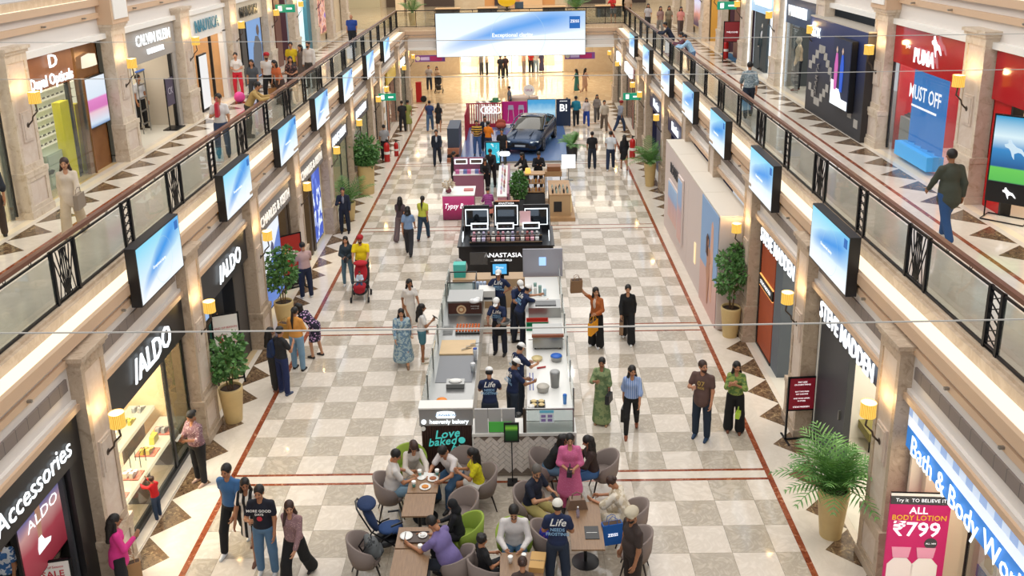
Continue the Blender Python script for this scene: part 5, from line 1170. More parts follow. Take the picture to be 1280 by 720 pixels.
def tree(x, y, label, H=1.15, spread=.5, n=900, size=.13, z0=.85):
    t = thing('potted_tree', label, 'plant', (x, y, 0)); pot(t, z0)
    for k in range(4):
        a = k*1.6; MB().tube([(.05*math.cos(a), .05*math.sin(a), z0*.9), (.08*math.cos(a+.5), .08*math.sin(a+.5), z0+.35), (.2*math.cos(a), .2*math.sin(a), z0+.8)], [.016, .013, .008], 5).build('stem', STEM, t)
    cs = [((0, 0, z0+.62*H), (spread*.75, spread*.75, .42*H)), ((-.25*spread, .1, z0+.9*H), (spread*.6, spread*.6, .3)), ((.4*spread, -.1, z0+.72*H), (spread*.6, spread*.6, .28)), ((-.5*spread, -.1, z0+.5*H), (spread*.45, spread*.5, .24)), ((.15, .15, z0+1.05*H), (spread*.45, spread*.45, .22))]
    leafcloud(t, cs, n, size); return t
def palm(x, y, label, n=22, L=1.1, z0=.85, potm=None, ph=None, pr=(.18, .26), seed=3):
    random.seed(seed); t = thing('potted_palm', label, 'plant', (x, y, 0)); pot(t, z0, pr[0], pr[1], potm)
    for k in range(n):
        a = k*2.4; e = .25+.95*((k*7) % n)/n; l = L*random.uniform(.75, 1.1); path = []
        for j in range(7):
            q = j/6; r = l*(math.sin(e)*q+.25*q*q*math.sin(e)); zz = z0*.93+l*(math.cos(e)*q*1.15-.42*q*q*q*math.sin(e)*1.3); path.append(Vector((r*math.cos(a), r*math.sin(a), zz)))
        mb = MB(); mb.tube(path, [.014, .012, .01, .009, .007, .005, .003], 4)
        for j in range(2, 13):
            q = j/12.5; i = min(5, int(q*6)); p = path[i].lerp(path[i+1], q*6-i); d = (path[i+1]-path[i]).normalized(); sd = d.cross(Vector((0, 0, 1))).normalized(); ll = l*.33*math.sin(math.pi*min(1, q*.85+.15))+.05
            for sg in (-1, 1):
                tip = p+(sd*sg*.85+d*.75+Vector((0, 0, -.18))).normalized()*ll; w = d*.016
                mb.add([p-w, p+w, (p+tip)/2+w*1.3+Vector((0, 0, .015)), tip, (p+tip)/2-w*1.3+Vector((0, 0, .015))], [(0, 1, 2, 4), (4, 2, 3)])
        mb.build('frond', PALM, t)
    return t
tree(-6.1, 18.45, 'leafy small tree in tall sand-coloured pot before the nearer ALDO pilaster'.replace('ALDO ', 'shoe shop '), .95, .46, 750)
tree(-6.12, 23.35, 'leafy small tree in sand-coloured pot beside the blue lit bag shop advert', 1.25, .5, 800)
tree(6.1, 22.5, 'leafy small tree in sand-coloured pot at the end of the pink hoarding', 1.4, .46, 750, .13)
t = thing('potted_tree', 'dense round green shrub in tall sand pot beyond the dark-suited man', 'plant', (-6.0, 36.9, 0)); pot(t, 1.25, .3, .36); leafcloud(t, [((0, 0, 1.9), (.62, .62, .62)), ((0, 0, 1.6), (.5, .5, .4))], 1100, .17)
palm(-6.1, 33.3, 'feathery palm standing behind the dark-suited man at left shops', 16, 1.2, .7, seed=5)
palm(6.05, 14.15, 'large feathery palm in tall sand-coloured pot, lower right', 34, 1.15, .98, pr=(.19, .28), seed=8)
palm(6.0, 37.3, 'upright palm in sand pot before the navy shop', 22, 1.15, 1.0, seed=9)
palm(2.95, 41.9, 'bright green fern in dark planter at the car platform corner', 18, .75, .75, mat('pot_dark', '2c2e32', .5), pr=(.22, .28), seed=10)
palm(-6.3, 58.9, 'palm in sand pot on the far bridge, left end', 14, 1.3, .8, seed=12).location.z = 4.8; palm(4.2, 59.2, 'palm in sand pot on the far bridge, right end', 14, 1.3, .8, seed=13).location.z = 4.8
palm(7.4, 60.5, 'bare spiky dark plant against the far right hall wall', 8, 1.0, .5, seed=14)
# ================================================================ cafe furniture
FELT = mat('felt_taupe', '857770', .9); FELTG = mat('felt_green', '8aa03c', .85); LEGM = mat('leg_dark', '241c1a', .5)
def tub_mesh():
    V = []; F = []; n = 22; a0 = R(118)
    for i in range(n+1):
        th = -a0+2*a0*i/n; q = abs(th)/a0; ztop = .84-.20*max(0, (q-.25)/.75)**1.2; zb = .34
        if q > .9: ztop -= (q-.9)*1.1
        for (ro, z) in ((.25, zb), (.30, .50), (.325, ztop), (.285, ztop-.005), (.255, .50), (.22, .42)):
            V.append((ro*math.sin(th)*1.02, -ro*math.cos(th)*.98, z))
    for i in range(n):
        for j in range(6):
            a = i*6+j; b = i*6+(j+1) % 6; F.append((a, b, b+6, a+6))
    F.append((0, 1, 2, 3, 4, 5)[::-1]); F.append(tuple(n*6+j for j in range(6)))
    return V, F
def tub_chair(x, y, hd, label, col='taupe', proto={}):
    if col in proto:
        return copy_tree(proto[col], None, (x, y, 0), R(hd), label)
    t = thing('tub_chair', label, 'chair', (x, y, 0), R(hd), 'cafe tub chairs'); m = FELT if col == 'taupe' else FELTG
    V, F = tub_mesh(); MB().add(V, F).build('back_shell', m, t, True)
    MB().lathe([(.02, .34), (.23, .34), (.255, .38), (.255, .43), (.23, .46), (.001, .465)], 24, sx=1.02, sy=1.0).build('seat', m, t, True)
    for a, b in ((-1, -1), (1, -1), (1, 1), (-1, 1)): MB().cyl((a*.15, b*.15, .35), (a*.23, b*.24, 0), .02, .011, 8).build('leg', LEGM, t)
    proto[col] = t; return t
CH = [(-2.02, 14.92, -80, 'taupe tub chair under the white-shirted man at the left table'), (-.70, 15.62, 150, 'taupe tub chair under the man in white tee and jeans'), (-.30, 15.10, 105, 'taupe tub chair under the woman in yellow'),
      (-.62, 14.28, 125, 'empty taupe tub chair beside the first wooden table'), (-.62, 12.82, 60, 'taupe tub chair under the man in purple tee'), (-2.2, 13.15, -75, 'taupe tub chair holding the grey backpack'), (-.12, 12.6, -50, 'taupe tub chair under the curly-haired boy'),
      (.62, 14.42, -125, 'taupe tub chair under the man in navy polo'), (.92, 15.62, -100, 'taupe tub chair at the herringbone counter, woman in black leaning forward'), (2.06, 15.55, 95, 'taupe tub chair right of the pink kurta woman'),
      (.92, 13.42, -80, 'taupe tub chair with blue bag beside the waiter'), (2.42, 14.0, 75, 'taupe tub chair under the cream-draped woman'), (2.38, 13.2, 80, 'taupe tub chair behind the turbaned man in brown')]
for c in CH: tub_chair(*c)
tub_chair(-1.72, 15.75, 205, 'green tub chair under the long-haired woman in cream', 'green'); tub_chair(-.50, 13.62, 92, 'green tub chair beside the purple tee man', 'green'); tub_chair(.34, 13.35, 180, 'green tub chair under the smiling man in white shirt', 'green')
WT = mat('table_walnut', 'a3825e', .4, fn=lambda N, c: N.mix(N.noise(4, N.coord('Object', (9, 1, 1)), detail=4), lin('6c5038'), lin('a07e5c')))
def cafe_table(x, y, w, d, label, round_=False):
    t = thing('cafe_table', label, 'table', (x, y, 0), 0, 'wooden cafe tables'); MB().box(-w/2, w/2, -d/2, d/2, .72, .75).build('top', WT, t)
    MB().cyl((0, 0, .02), (0, 0, .72), .03, n=10).build('column', BLACK, t); MB().lathe([(.24, 0), (.24, .012), (.05, .03)], 24).build('base', BLACK, t)
    return t
TB = [(-1.36, 14.80, .56, .62, 'wooden cafe table covered with plates and cups of the four diners'), (-1.38, 14.13, .56, .66, 'empty wooden cafe table adjoining the four diners'), (-1.36, 13.22, .6, .55, 'wooden cafe table with dark tray and white plate'), (-1.36, 12.5, .6, .82, 'wooden cafe table with one paper cup'), (1.57, 13.5, .56, 1.3, 'long wooden cafe table with black menu and brown handbag'), (.46, 12.5, .7, .6, 'wooden cafe table with cups and brown bag at bottom edge')]
for tb in TB: cafe_table(*tb)
PLATE = mat('plate_white', 'f2f0ea', .3); FRY = mat('food_orange', 'd88a3a', .6); TEAL = mat('cup_teal', '6aa8a0', .5); PAP = mat('paper_white', 'f0eee8', .8)
def plate(x, y, z, label, r=.11, food=None):
    t = thing('plate', label, 'plate', (x, y, z)); MB().lathe([(.001, .004), (r*.6, .004), (r, .018), (r*.98, .01), (r*.6, 0)], 20, cap=False).build('dish', PLATE, t, True)
    if food: MB().ell((0, 0, .02), (r*.62, r*.5, .018)).build('food', food, t, True)
def cup(x, y, z, label, m=None, lid=True, group=None):
    t = thing('paper_cup', label, 'cup', (x, y, z), 0, group); MB().lathe([(.028, 0), (.04, .11)], 14).build('cup_body', m or PLATE, t, True)
    if m is not None: MB().lathe([(.041, .075), (.043, .115), (.036, .12)], 14).build('rim', PLATE, t)
    if lid: MB().lathe([(.043, .11), (.043, .122), (.034, .128), (.001, .128)], 14).build('lid', PLATE, t)
plate(-1.32, 14.66, .75, 'white plate of orange food nearest the table edge', food=FRY); plate(-1.2, 14.92, .75, 'white plate of brown food before the man in jeans', food=mat('food_brown', 'a8643c', .6)); plate(-1.42, 14.95, .75, 'small white plate by the cream-dressed woman', .08)
cup(-1.53, 14.68, .75, 'white and teal paper cup at table corner left of the orange food', TEAL, False); cup(-1.46, 15.04, .75, 'teal paper cup near the cream-dressed woman', TEAL, False); cup(-1.13, 15.05, .75, 'teal paper cup near the man in jeans', TEAL, False)
tag(MB().add([(-.1, -.08, 0), (.1, -.07, .01), (.12, .08, .0), (-.08, .1, .02), (0, 0, .06)], [(0, 1, 4), (1, 2, 4), (2, 3, 4), (3, 0, 4), (3, 2, 1, 0)]).build('napkin', PAP, loc=(-1.3, 15.02, .75)), 'crumpled white napkins amid the plates of the four diners', 'napkin')
t = thing('serving_tray', 'dark brown serving tray on the table of the man in purple', 'tray', (-1.32, 13.2, .75)); bx('tray_base', mat('tray_brown', '4a3a32', .5), t, -.2, .2, -.14, .14, 0, .015)
for q in (-1, 1): bx('tray_edge', mat('tray_brown', '4a3a32', .5), t, q*.2-.006, q*.2+.006, -.14, .14, 0, .03); bx('tray_edge', mat('tray_brown', '4a3a32', .5), t, -.2, .2, q*.14-.006, q*.14+.006, 0, .03)
plate(-1.5, 13.23, .765, 'white plate on table corner left of dark tray', .11); plate(-1.22, 13.24, .766, 'small white plate with scraps on the dark tray', .08, PAP)
cup(-1.22, 12.86, .75, 'lidded white paper cup on the long wooden table', PLATE, True); cup(.28, 12.55, .75, 'white paper cup with lid before the smiling man', PLATE); cup(.5, 12.6, .75, 'second lidded paper cup before the smiling man', TEAL)
def carry_bag(x, y, z, w, d, h, c, label, rz=0, name='paper_bag', cat_='bag', text=None, tm=None, handles=True, tilt=0, thick=.005):
    t = thing(name, label, cat_, (x, y, z), R(rz)); t.rotation_euler[0] = R(tilt); m = mat('bag_'+c, c, .65, fn=vary(.15, 5))
    mb = MB(); mb.prism([(-w/2, 0), (w/2, 0), (w/2*.98, h), (-w/2*.98, h)], 1, -d/2, d/2); mb.build('bag_body', m, t)
    bx('mouth', mat('bag_inside', '4a3626', .8), t, -w/2*.9, w/2*.9, -d/2*.8, d/2*.8, h, h+.004)
    if handles:
        for q in (-1, 1): MB().tube([(-w*.22, q*d/2, h*.96), (-w*.2, q*d/2*.8, h+.10), (0, q*d/2*.5, h+.15), (w*.2, q*d/2*.8, h+.10), (w*.22, q*d/2, h*.96)], .006, 4).build('handle', m, t)
    if text: txt('lettering', text, w*.22, tm or BLACK, t, (0, -d/2-.006, h*.5), 'S', .001, bold=.002)
    return t
t = thing('takeaway_box', 'brown cardboard takeaway box with dark print on the bottom table', 'box', (.72, 12.5, .75), R(-8)); bx('box', mat('kraft', 'c49a5c', .7), t, -.12, .12, -.2, .2, 0, .09); txt('lettering', 'CINNABON', .045, BLACK, t, (0, -.02, .091), rot=(0, 0, 0), depth=.001)
t = thing('menu_folder', 'black menu folder lying on the long wooden table', 'menu', (1.66, 13.28, .75)); bx('cover', mat('menu_black', '22201f', .4), t, -.12, .12, -.17, .17, 0, .012); bx('title_line', PAP, t, -.09, .09, -.01, .0, .012, .0125)
t = thing('handbag', 'brown leather handbag with round handle at the far end of the long table', 'bag', (1.45, 13.98, .75), R(5)); MB().prism([(-.19, 0), (.19, 0), (.13, .2), (-.13, .2)], 1, -.07, .07).build('bag_body', mat('leather_taupe', '7a6250', .5), t); MB().tube([(-.09, 0, .19), (-.08, 0, .28), (0, 0, .32), (.08, 0, .28), (.09, 0, .19)], .012, 6).build('handle', mat('leather_taupe', '7a6250', .5), t)
t = thing('water_bottle', 'small clear water bottle on the long wooden table', 'bottle', (1.45, 13.7, .75)); MB().lathe([(.03, 0), (.032, .14), (.012, .18), (.012, .2)], 12).build('bottle_body', glassmat('bottle_clear', 'b8b4d0', .35), t, True); MB().lathe([(.014, .2), (.014, .22), (.001, .22)], 10).build('cap', WHITE, t)
carry_bag(2.02, 13.45, .42, .36, .12, .40, '1560b4', 'blue carry bag with white lettering hanging by the long table', 12, text='ZEISS', tm=TXW)
# backpack, blue bag on chairs
t = thing('backpack', 'grey backpack with pockets lying on the tub chair by the stroller', 'bag', (-2.08, 13.12, .48), R(-70)); v, q = sdf_mesh([el((0, 0, .14), (.19, .13, .22)), rc((-.1, .1, .08), (.1, .1, .08), .06), rc((-.12, -.06, .3), (.12, -.06, .3), .05)], .02, .05); np_obj('bag_body', v, q, [mat('pack_grey', '5c5f60', .8, fn=lambda N, c: N.mix(N.math('GREATER_THAN', N.noise(7), .55), c, lin('2a2c2e')))], t)
v, q = sdf_mesh([rc((-.08, .14, .1), (.08, .14, .1), .05)], .018, .02); np_obj('front_pocket', v, q, [mat('pack_dark', '3a3c3e', .8)], t); MB().tube([(-.05, 0, .34), (0, 0, .4), (.05, 0, .34)], .01, 5).build('handle', BLACK, t)
for q_ in (-1, 1): MB().tube([(q_*.1, -.1, .3), (q_*.12, -.2, .15), (q_*.1, -.12, 0)], .016, 5).build('strap', BLACK, t)
t = thing('handbag', 'blue and purple patterned bag on the chair beside the waiter', 'bag', (.88, 13.45, .47)); v, q = sdf_mesh([el((0, 0, .14), (.12, .09, .16))], .018, .03); np_obj('bag_body', v, q, [cloth('2838a8', 'fl:8a3c8c:22')], t)
# strollers
def stroller(x, y, hd, label, c, seatc, child=False, H=1.0):
    t = thing('stroller', label, 'stroller', (x, y, 0), R(hd)); fm = BLACKM; m = cloth(c)
    for sx in (-.24, .24):
        MB().tube([(sx, -.42, 1.0), (sx, -.25, .62), (sx, .28, .12)], .014, 6).build('frame_tube', fm, t); MB().tube([(sx, -.32, .12), (sx, -.02, .45), (sx*.9, .12, .5)], .014, 6).build('frame_tube', fm, t)
    MB().tube([(-.24, -.42, 1.0), (-.12, -.46, 1.04), (.12, -.46, 1.04), (.24, -.42, 1.0)], .018, 6).build('push_handle', BLACK, t)
    for sx in (-.26, .26):
        for yy in (-.32, .30): MB().cyl((sx-.022, yy, .085), (sx+.022, yy, .085), .085, n=14).build('wheel', mat('rubber', '1a1a1c', .8), t)
    A_ = np.array(Matrix.Rotation(R(22), 3, 'X'))
    v, q = sdf_mesh([el((0, .1, .47), (.19, .22, .07)), el((0, .26, .38), (.17, .05, .12))], .022, .06); np_obj('seat', v, q, [cloth(seatc)], t)
    v, q = sdf_mesh([el((0, -.24, .76), (.2, .075, .32), A_)], .022, .04); np_obj('seat_back', v, q, [m], t)
    v, q = sdf_mesh([el((0, -.28, 1.04), (.21, .17, .08))], .022, .04); np_obj('canopy', v, q, [m], t)
    v, q = sdf_mesh([el((0, 0, .24), (.2, .24, .10))], .024, .02); np_obj('basket', v, q, [BLACK], t)
    MB().tube([(-.22, .1, .64), (-.18, .3, .66), (.18, .3, .66), (.22, .1, .64)], .02, 6).build('bumper_bar', BLACK, t)
    return t
stroller(-1.98, 13.85, -75, 'empty navy blue stroller parked beside the cafe tables', '22365c', '2c4878')
# ================================================================ bakery kiosk
WSLAT = mat('dark_wood_slat', '3c241c', .5); GREYP = mat('grey_sign_panel', '8e8c8a', .5); CT = mat('counter_white', 'e2dfd8', .35); TURQ = mat('turquoise_letters', '4cc0b8', .4, emit=.5); GG = glassmat('counter_glass', 'b8ccc6', .12)
t = thing('sign_cabinet', 'dark wood slatted cabinet with turquoise script and grey lit top sign', 'cabinet', (-1.02, 16.2, 0))
bx('carcass', mat('cab_dark', '2a1a16', .5), t, -.5, .5, -.09, .14, 0, 1.2)
for i in range(20): bx('slat', WSLAT, t, -.5+.05*i+.004, -.5+.05*i+.044, -.125, -.09, .04, 1.2)
bx('sign_panel', GREYP, t, -.53, .53, -.14, .14, 1.2, 1.57); bx('cap', CT, t, -.54, .54, -.16, .16, 1.57, 1.60)
MB().prism([(-.2, 1.42), (-.17, 1.37), (.17, 1.37), (.2, 1.42), (.17, 1.50), (.05, 1.52), (-.05, 1.52), (-.17, 1.50)], 1, -.155, -.14).build('oval_badge', GLOWW, t); txt('badge_lettering', 'CINNABON', .075, mat('badge_blue', '2a88c8', .4, emit=.6), t, (.0, -.16, 1.44), 'S', .002, bold=.003)
txt('lettering', 'heavenly bakery', .12, GLOWW, t, (.06, -.155, 1.29), 'S', .006, bold=.006); MB().cyl((-.44, -.16, 1.29), (-.44, -.14, 1.29), .05, n=16).build('round_badge', GLOWW, t); MB().cyl((-.46, -.14, 1.13), (-.46, -.125, 1.13), .05, n=14).build('round_badge', PLATE, t)
txt('script_lettering', 'Love', .26, TURQ, t, (-.0, -.13, 1.0), 'S', .006, shear=.3, bold=.006, rot=(R(90), R(-6), 0)); txt('script_lettering', 'baked', .24, TURQ, t, (-.1, -.13, .83), 'S', .006, shear=.3, bold=.006, rot=(R(90), R(-6), 0)); txt('script_lettering', 'bite', .22, TURQ, t, (.24, -.13, .68), 'S', .006, shear=.3, bold=.006, rot=(R(90), R(6), 0)); MB().cyl((.3, -.135, .86), (.3, -.125, .86), .07, n=14).build('roll_mark', TURQ, t)
# left worktop
t = thing('service_counter', 'left worktop of the bakery kiosk, steel top and glass guard', 'counter', (-1.03, 20.3, 0)); bx('cabinet', CT, t, -.5, .46, -3.95, 3.95, 0, .92); bx('worktop', STEEL, t, -.52, .48, -3.95, 3.95, .92, .95)
for k in range(6): bx('glass_guard', GG, t, -.53, -.515, -3.9+1.3*k, -3.9+1.3*k+1.24, .95, 1.45); bx('guard_post', STEEL, t, -.535, -.50, -3.94+1.3*k, -3.91+1.3*k, .95, 1.48)
t = thing('proofing_oven', 'grey steel pastry warmer with brown cinnamon roll advert on its front', 'oven', (-.98, 22.3, .95)); bx('body', STEEL, t, -.46, .46, -.3, .5, 0, .38); bx('print', mat('cocoa_print', '4a2418', .5), t, -.44, .44, -.31, -.3, .03, .33)
for r, c in ((.13, 'd8b890'), (.09, 'a87048'), (.05, 'e0c8a0')): MB().lathe([(.001, 0), (r, 0)], 14, (-.1, 0, 0), cap=False).build('roll_picture', mat('roll_'+c, c, .5), t).matrix_local = Matrix.Translation((0, -.312-.13/r*.0008, .15))@Euler((R(90), 0, 0)).to_matrix().to_4x4()
txt('lettering', 'mornings', .06, PAP, t, (.26, -.315, .25), 'S', .001); txt('lettering', 'with a roll', .05, PAP, t, (.26, -.315, .18), 'S', .001)
def tray_of(x, y, z, w, d, nx, ny, m, label, tm=STEEL, nm='baking_tray', pn='roll'):
    t = thing(nm, label, 'tray', (x, y, z)); bx('tray_base', tm, t, -w/2, w/2, -d/2, d/2, 0, .02); o = None
    for i in range(nx):
        for j in range(ny):
            p = (-w/2+w*(i+.5)/nx, -d/2+d*(j+.5)/ny, .02)
            if o is None: o = MB().ell((0, 0, .02), (w/nx*.45, d/ny*.42, .028), 8, 4).build(pn, m, t, True, loc=p)
            else: c = o.copy(); COL.objects.link(c); c.location = p
    return t
tray_of(-.86, 21.05, .98, .62, .46, 8, 4, mat('glazed_roll', 'c8642c', .4), 'steel baking tray packed with glazed orange rolls')
t = thing('steel_grate', 'dark wire cooling grate left of the orange rolls', 'grate', (-1.36, 21.05, .97)); 
for k in range(8): bx('bar', STEEL, t, -.12, .12, -.24+.06*k, -.225+.06*k, 0, .015)
t = thing('chopping_board', 'large light wooden board with steel tongs on left worktop', 'board', (-1.05, 20.05, .95)); bx('board', WOODL, t, -.42, .42, -.38, .38, 0, .03)
for k in range(3): tag(MB().tube([(0, -.12, .008), (.24, 0, .008), (0, -.09, .03)], .008, 4).build('tongs', STEEL, loc=(-.95+.1*k, 19.95+.14*k, .98)), 'steel tongs on the wooden board, %s pair' % ['front', 'middle', 'back'][k], 'tongs')
tag(bx('worktop_sheet', mat('grey_sheet', '6e7074', .35), None, -1.45, -.62, 18.3, 19.6, .951, .957), 'dark grey steel sheet on the left worktop', 'sheet')
def jar(x, y, z, r, h, c, label, top=None, cat_='container', name='container'):
    t = thing(name, label, cat_, (x, y, z)); MB().lathe([(r*.8, 0), (r, h*.9), (r, h)], 16).build('vessel', mat('jar_'+c, c, .4), t, True)
    if top: MB().lathe([(r*.98, h), (r*.9, h+.02), (.001, h+.03)], 16).build('lid', mat('lid_'+top, top, .5), t, True)
jar(-1.2, 17.15, .95, .12, .2, 'c08a70', 'round tub with bright orange lid on left worktop', 'f08a1c'); jar(-.6, 19.4, .95, .05, .28, 'd8dce4', 'white spray bottle with blue top on left worktop', '2a50a8', 'bottle', 'spray_bottle'); jar(-.62, 18.8, .95, .06, .2, 'cfd4d8', 'clear tall canister behind the spray bottle', 'e8e8e8')
t = thing('food_pan', 'steel pan with white dough on the left worktop', 'pan', (-.98, 18.15, .96)); bx('pan', STEEL, t, -.2, .2, -.13, .13, 0, .1); MB().ell((0, 0, .11), (.15, .09, .05)).build('dough', PAP, t, True)
for x_, y_, l_ in ((-.8, 16.85, 'crumpled plastic bag on front end of left worktop'), (-.72, 21.9, 'white crumpled plastic bag lying over the pastry warmer')):
    z_ = .95 if y_ < 20 else 1.33; v, q = sdf_mesh([el((0, 0, .05), (.14, .11, .06)), el((.08, .04, .08), (.08, .06, .06)), el((-.07, -.05, .07), (.07, .07, .06))], .02, .02); o = np_obj('plastic_bag', v, q, [mat('plastic_white', 'e4e4e4', .35, bump=(30, 1))], None); o.location = (x_, y_, z_); tag(o, l_, 'bag')
tray_of(-.58, 16.6, .95, .26, .14, 4, 2, mat('cookie', 'd8b060', .6), 'small tray of yellow cookies at the front of left worktop', pn='cookie')
t = thing('steel_bin', 'low steel basin on front part of left worktop', 'bin', (-.85, 17.4, .95)); bx('basin', STEEL, t, -.28, .28, -.3, .3, 0, .06)
t = thing('display_case', 'glass cake display case with black frame at the back left of kiosk', 'display case', (-1.15, 23.7, .95)); m = MB()
for a in (-.38, .38):
    for b in (-.4, .4): bx('frame_post', BLACK, t, a-.012, a+.012, b-.012, b+.012, 0, .38)
for a in (-.38, .38): bx('frame_bar', BLACK, t, a-.012, a+.012, -.4, .4, .37, .395); 
for b in (-.4, .4): bx('frame_bar', BLACK, t, -.38, .38, b-.012, b+.012, .37, .395)
bx('pane', GG, t, -.37, .37, -.405, -.395, .01, .37); bx('base', STEEL, t, -.38, .38, -.4, .4, 0, .02)
for k in range(4): jar(-.82+.1*k, 23.55, 1.35 if False else .95, .045, .3, 'b8c8e0', 'tall clear cup stack on the back left worktop, %s of four' % ['first', 'second', 'third', 'last'][k], None, 'cups', 'cup_stack')
t = thing('carton', 'turquoise carton pair stacked on back corner of kiosk', 'box', (-1.3, 24.9, .9)); bx('lower_box', mat('turq_box', '3aa89c', .6), t, -.17, .17, -.15, .15, 0, .2); bx('upper_box', mat('turq_box2', '55beb0', .6), t, -.18, .18, -.15, .15, .21, .4)
bx_o = bx('shelf_block', mat('block_beige', 'b89a78', .5), None, -1.5, 1.55, 24.6, 25.15, 0, .9); tag(bx_o, 'long beige back ledge between bakery and cosmetics kiosks', 'counter')
v, q = sdf_mesh([el((0, 0, .2), (.13, .1, .24)), el((.16, .02, .16), (.1, .08, .18))], .025, .04); o = np_obj('fabric_bundle', v, q, [mat('bundle_grey', 'a8a4a2', .8, bump=(12, 1))], None); o.location = (-1.35, 25.2, 1.1-.2); tag(o, 'grey cloth bundle standing on the back ledge', 'cloth')
t = thing('till', 'black till with bright blue screen on the back ledge', 'till', (-.12, 24.55, .9)); bx('stand', BLACK, t, -.12, .12, 0, .1, 0, .2); bx('housing', BLACK, t, -.26, .26, -.04, .0, .14, .58); bx('display', emat('till_blue', '58b4ec', 1.0), t, -.2, .2, -.05, -.04, .2, .5); txt('lettering', 'Menu', .1, TXW, t, (0, -.055, .4), 'S', .001)
t = thing('coffee_machine', 'white boxy appliance beside the till worker', 'machine', (-.42, 23.2, .9)); bx('body', CT, t, -.25, .2, -.22, .22, 0, .3); bx('slot', CHAR, t, -.15, .12, -.225, -.22, .05, .12)
# right worktop
t = thing('service_counter', 'right white worktop of the bakery kiosk with glass guard', 'counter', (1.07, 20.9, 0)); bx('cabinet', CT, t, -.46, .46, -4.25, 3.7, 0, .92); bx('worktop', mat('worktop_white', 'e8e6e0', .3), t, -.47, .48, -4.27, 3.7, .92, .95)
for k in range(6): bx('glass_guard', GG, t, .49, .505, -3.85+1.26*k, -3.85+1.26*k+1.2, .95, 1.45); bx('guard_post', STEEL, t, .48, .515, -3.9+1.26*k, -3.87+1.26*k, .95, 1.48)
t = thing('menu_board', 'glossy grey back board with glowing picture at kiosk back right', 'board', (1.1, 24.75, .9)); bx('board', mat('glossy_grey', '9a9aa4', .15), t, -.55, .6, 0, .05, 0, .85); bx('glow_picture', emat('bluewhite_glow', 'a8d0ff', 1.2), t, -.08, .12, -.02, 0, .35, .6)
t = thing('oven', 'steel conveyor oven with rusty red front bar on right worktop', 'oven', (1.12, 20.15, .95)); bx('body', STEEL, t, -.36, .36, -.3, .3, .06, .42); bx('roller', mat('rust_roller', '8a4a2c', .5), t, -.38, .38, -.36, -.28, .36, .42); bx('rail', STEEL, t, -.46, .38, -.37, -.35, .3, .32)
for a in (-.3, .3):
    for b in (-.22, .22): bx('foot', BLACK, t, a-.02, a+.02, b-.02, b+.02, 0, .06)
t = thing('toaster', 'dark glass topped toaster on right worktop near reaching workers', 'machine', (1.1, 22.0, .95)); bx('body', STEEL, t, -.42, .42, -.28, .28, 0, .28); bx('glass_lid', mat('dark_glass', '2a2c2e', .15), t, -.24, .3, -.14, .16, .28, .30)
for k, (c, l) in enumerate((('b83a2c', 'red'), ('1f7a54', 'green'))): t = thing('crate', '%s plastic crate on right worktop by the standing workers' % l, 'crate', (.92, 21.35-.28*k, .95)); bx('crate_base', mat('crate_'+c, c, .5), t, -.3, .25, -.12, .12, 0, .02); [bx('crate_side', mat('crate_'+c, c, .5), t, -.3, .25, q*.12-.008, q*.12+.008, 0, .12) for q in (-1, 1)]; [bx('crate_side', mat('crate_'+c, c, .5), t, q-.008, q+.008, -.12, .12, 0, .12) for q in (-.3, .25)]
jar(.85, 19.35, .95, .13, .06, 'dcc890', 'shallow bowl of pale dough on right worktop', None, 'bowl', 'bowl'); jar(1.3, 19.3, .95, .14, .12, '9a9a98', 'steel bowl with blue lid at the right glass guard', '1f62c0', 'bowl', 'bowl')
jar(1.22, 18.05, .95, .11, .36, '8c8c8a', 'tall steel stock pot on right worktop', 'a8a8a6', 'pot', 'stock_pot'); jar(.95, 17.85, .95, .14, .12, 'a8a49c', 'wide steel bowl before the stock pot', 'bcb6aa', 'bowl', 'bowl'); jar(1.4, 17.3, .95, .045, .2, '4a8ad0', 'blue capped squeeze bottle at right worktop front', '2a70c8', 'bottle', 'squeeze_bottle')
for k in range(2): tag(bx('spatula', mat('blue_handle', '4a5ab0', .4), None, .66+.07*k, .68+.07*k, 17.9, 18.7, .951, .96), 'long thin blue spatula lying on the right worktop, %s one' % ['left', 'right'][k], 'spatula')
tag(MB().cyl((0, 0, 0), (.2, .06, 0), .02, n=8).build('scraper', mat('red_handle', 'b02a2a', .4), loc=(.84, 18.9, .972)), 'red handled scraper on the right worktop', 'tool')
tray_of(.82, 17.25, .97, .32, .3, 2, 2, mat('pastry_cream', 'e0c890', .5), 'black tin of four cream pastries on right worktop', BLACK, 'baking_tin', 'pastry')
t = thing('serving_tray', 'bright blue plastic tray behind the front glass counter', 'tray', (1.0, 16.8, .95)); bx('tray_base', mat('tray_blue', '1f6ad0', .4), t, -.25, .25, -.15, .15, 0, .03)
t = thing('lettering_tray', 'brown oven tray at the front right corner of kiosk', 'tray', (1.4, 16.8, .95)); bx('tray_base', mat('tray_rust', '5c3a28', .5), t, -.13, .13, -.12, .12, 0, .03); t.name = 'oven_tray'
jar(.68, 16.78, .95, .07, .26, 'ece8e0', 'white paper towel roll at the front counter', None, 'roll', 'paper_roll')
for k in range(7): jar(.75+.13*(k % 4), 23.2+.2*(k//4), .95, .045, .2+.05*(k % 3), ['b8d4e0', 'e0e0dc', '88a8a0'][k % 3], 'bottle or canister in the cluster at kiosk back right, number %d from the left' % (k+1) if False else ['pale blue', 'white', 'green', 'pale blue taller', 'white taller', 'green short', 'pale blue rear'][k]+' canister in the cluster before the glowing back board', None, 'bottle', 'canister')
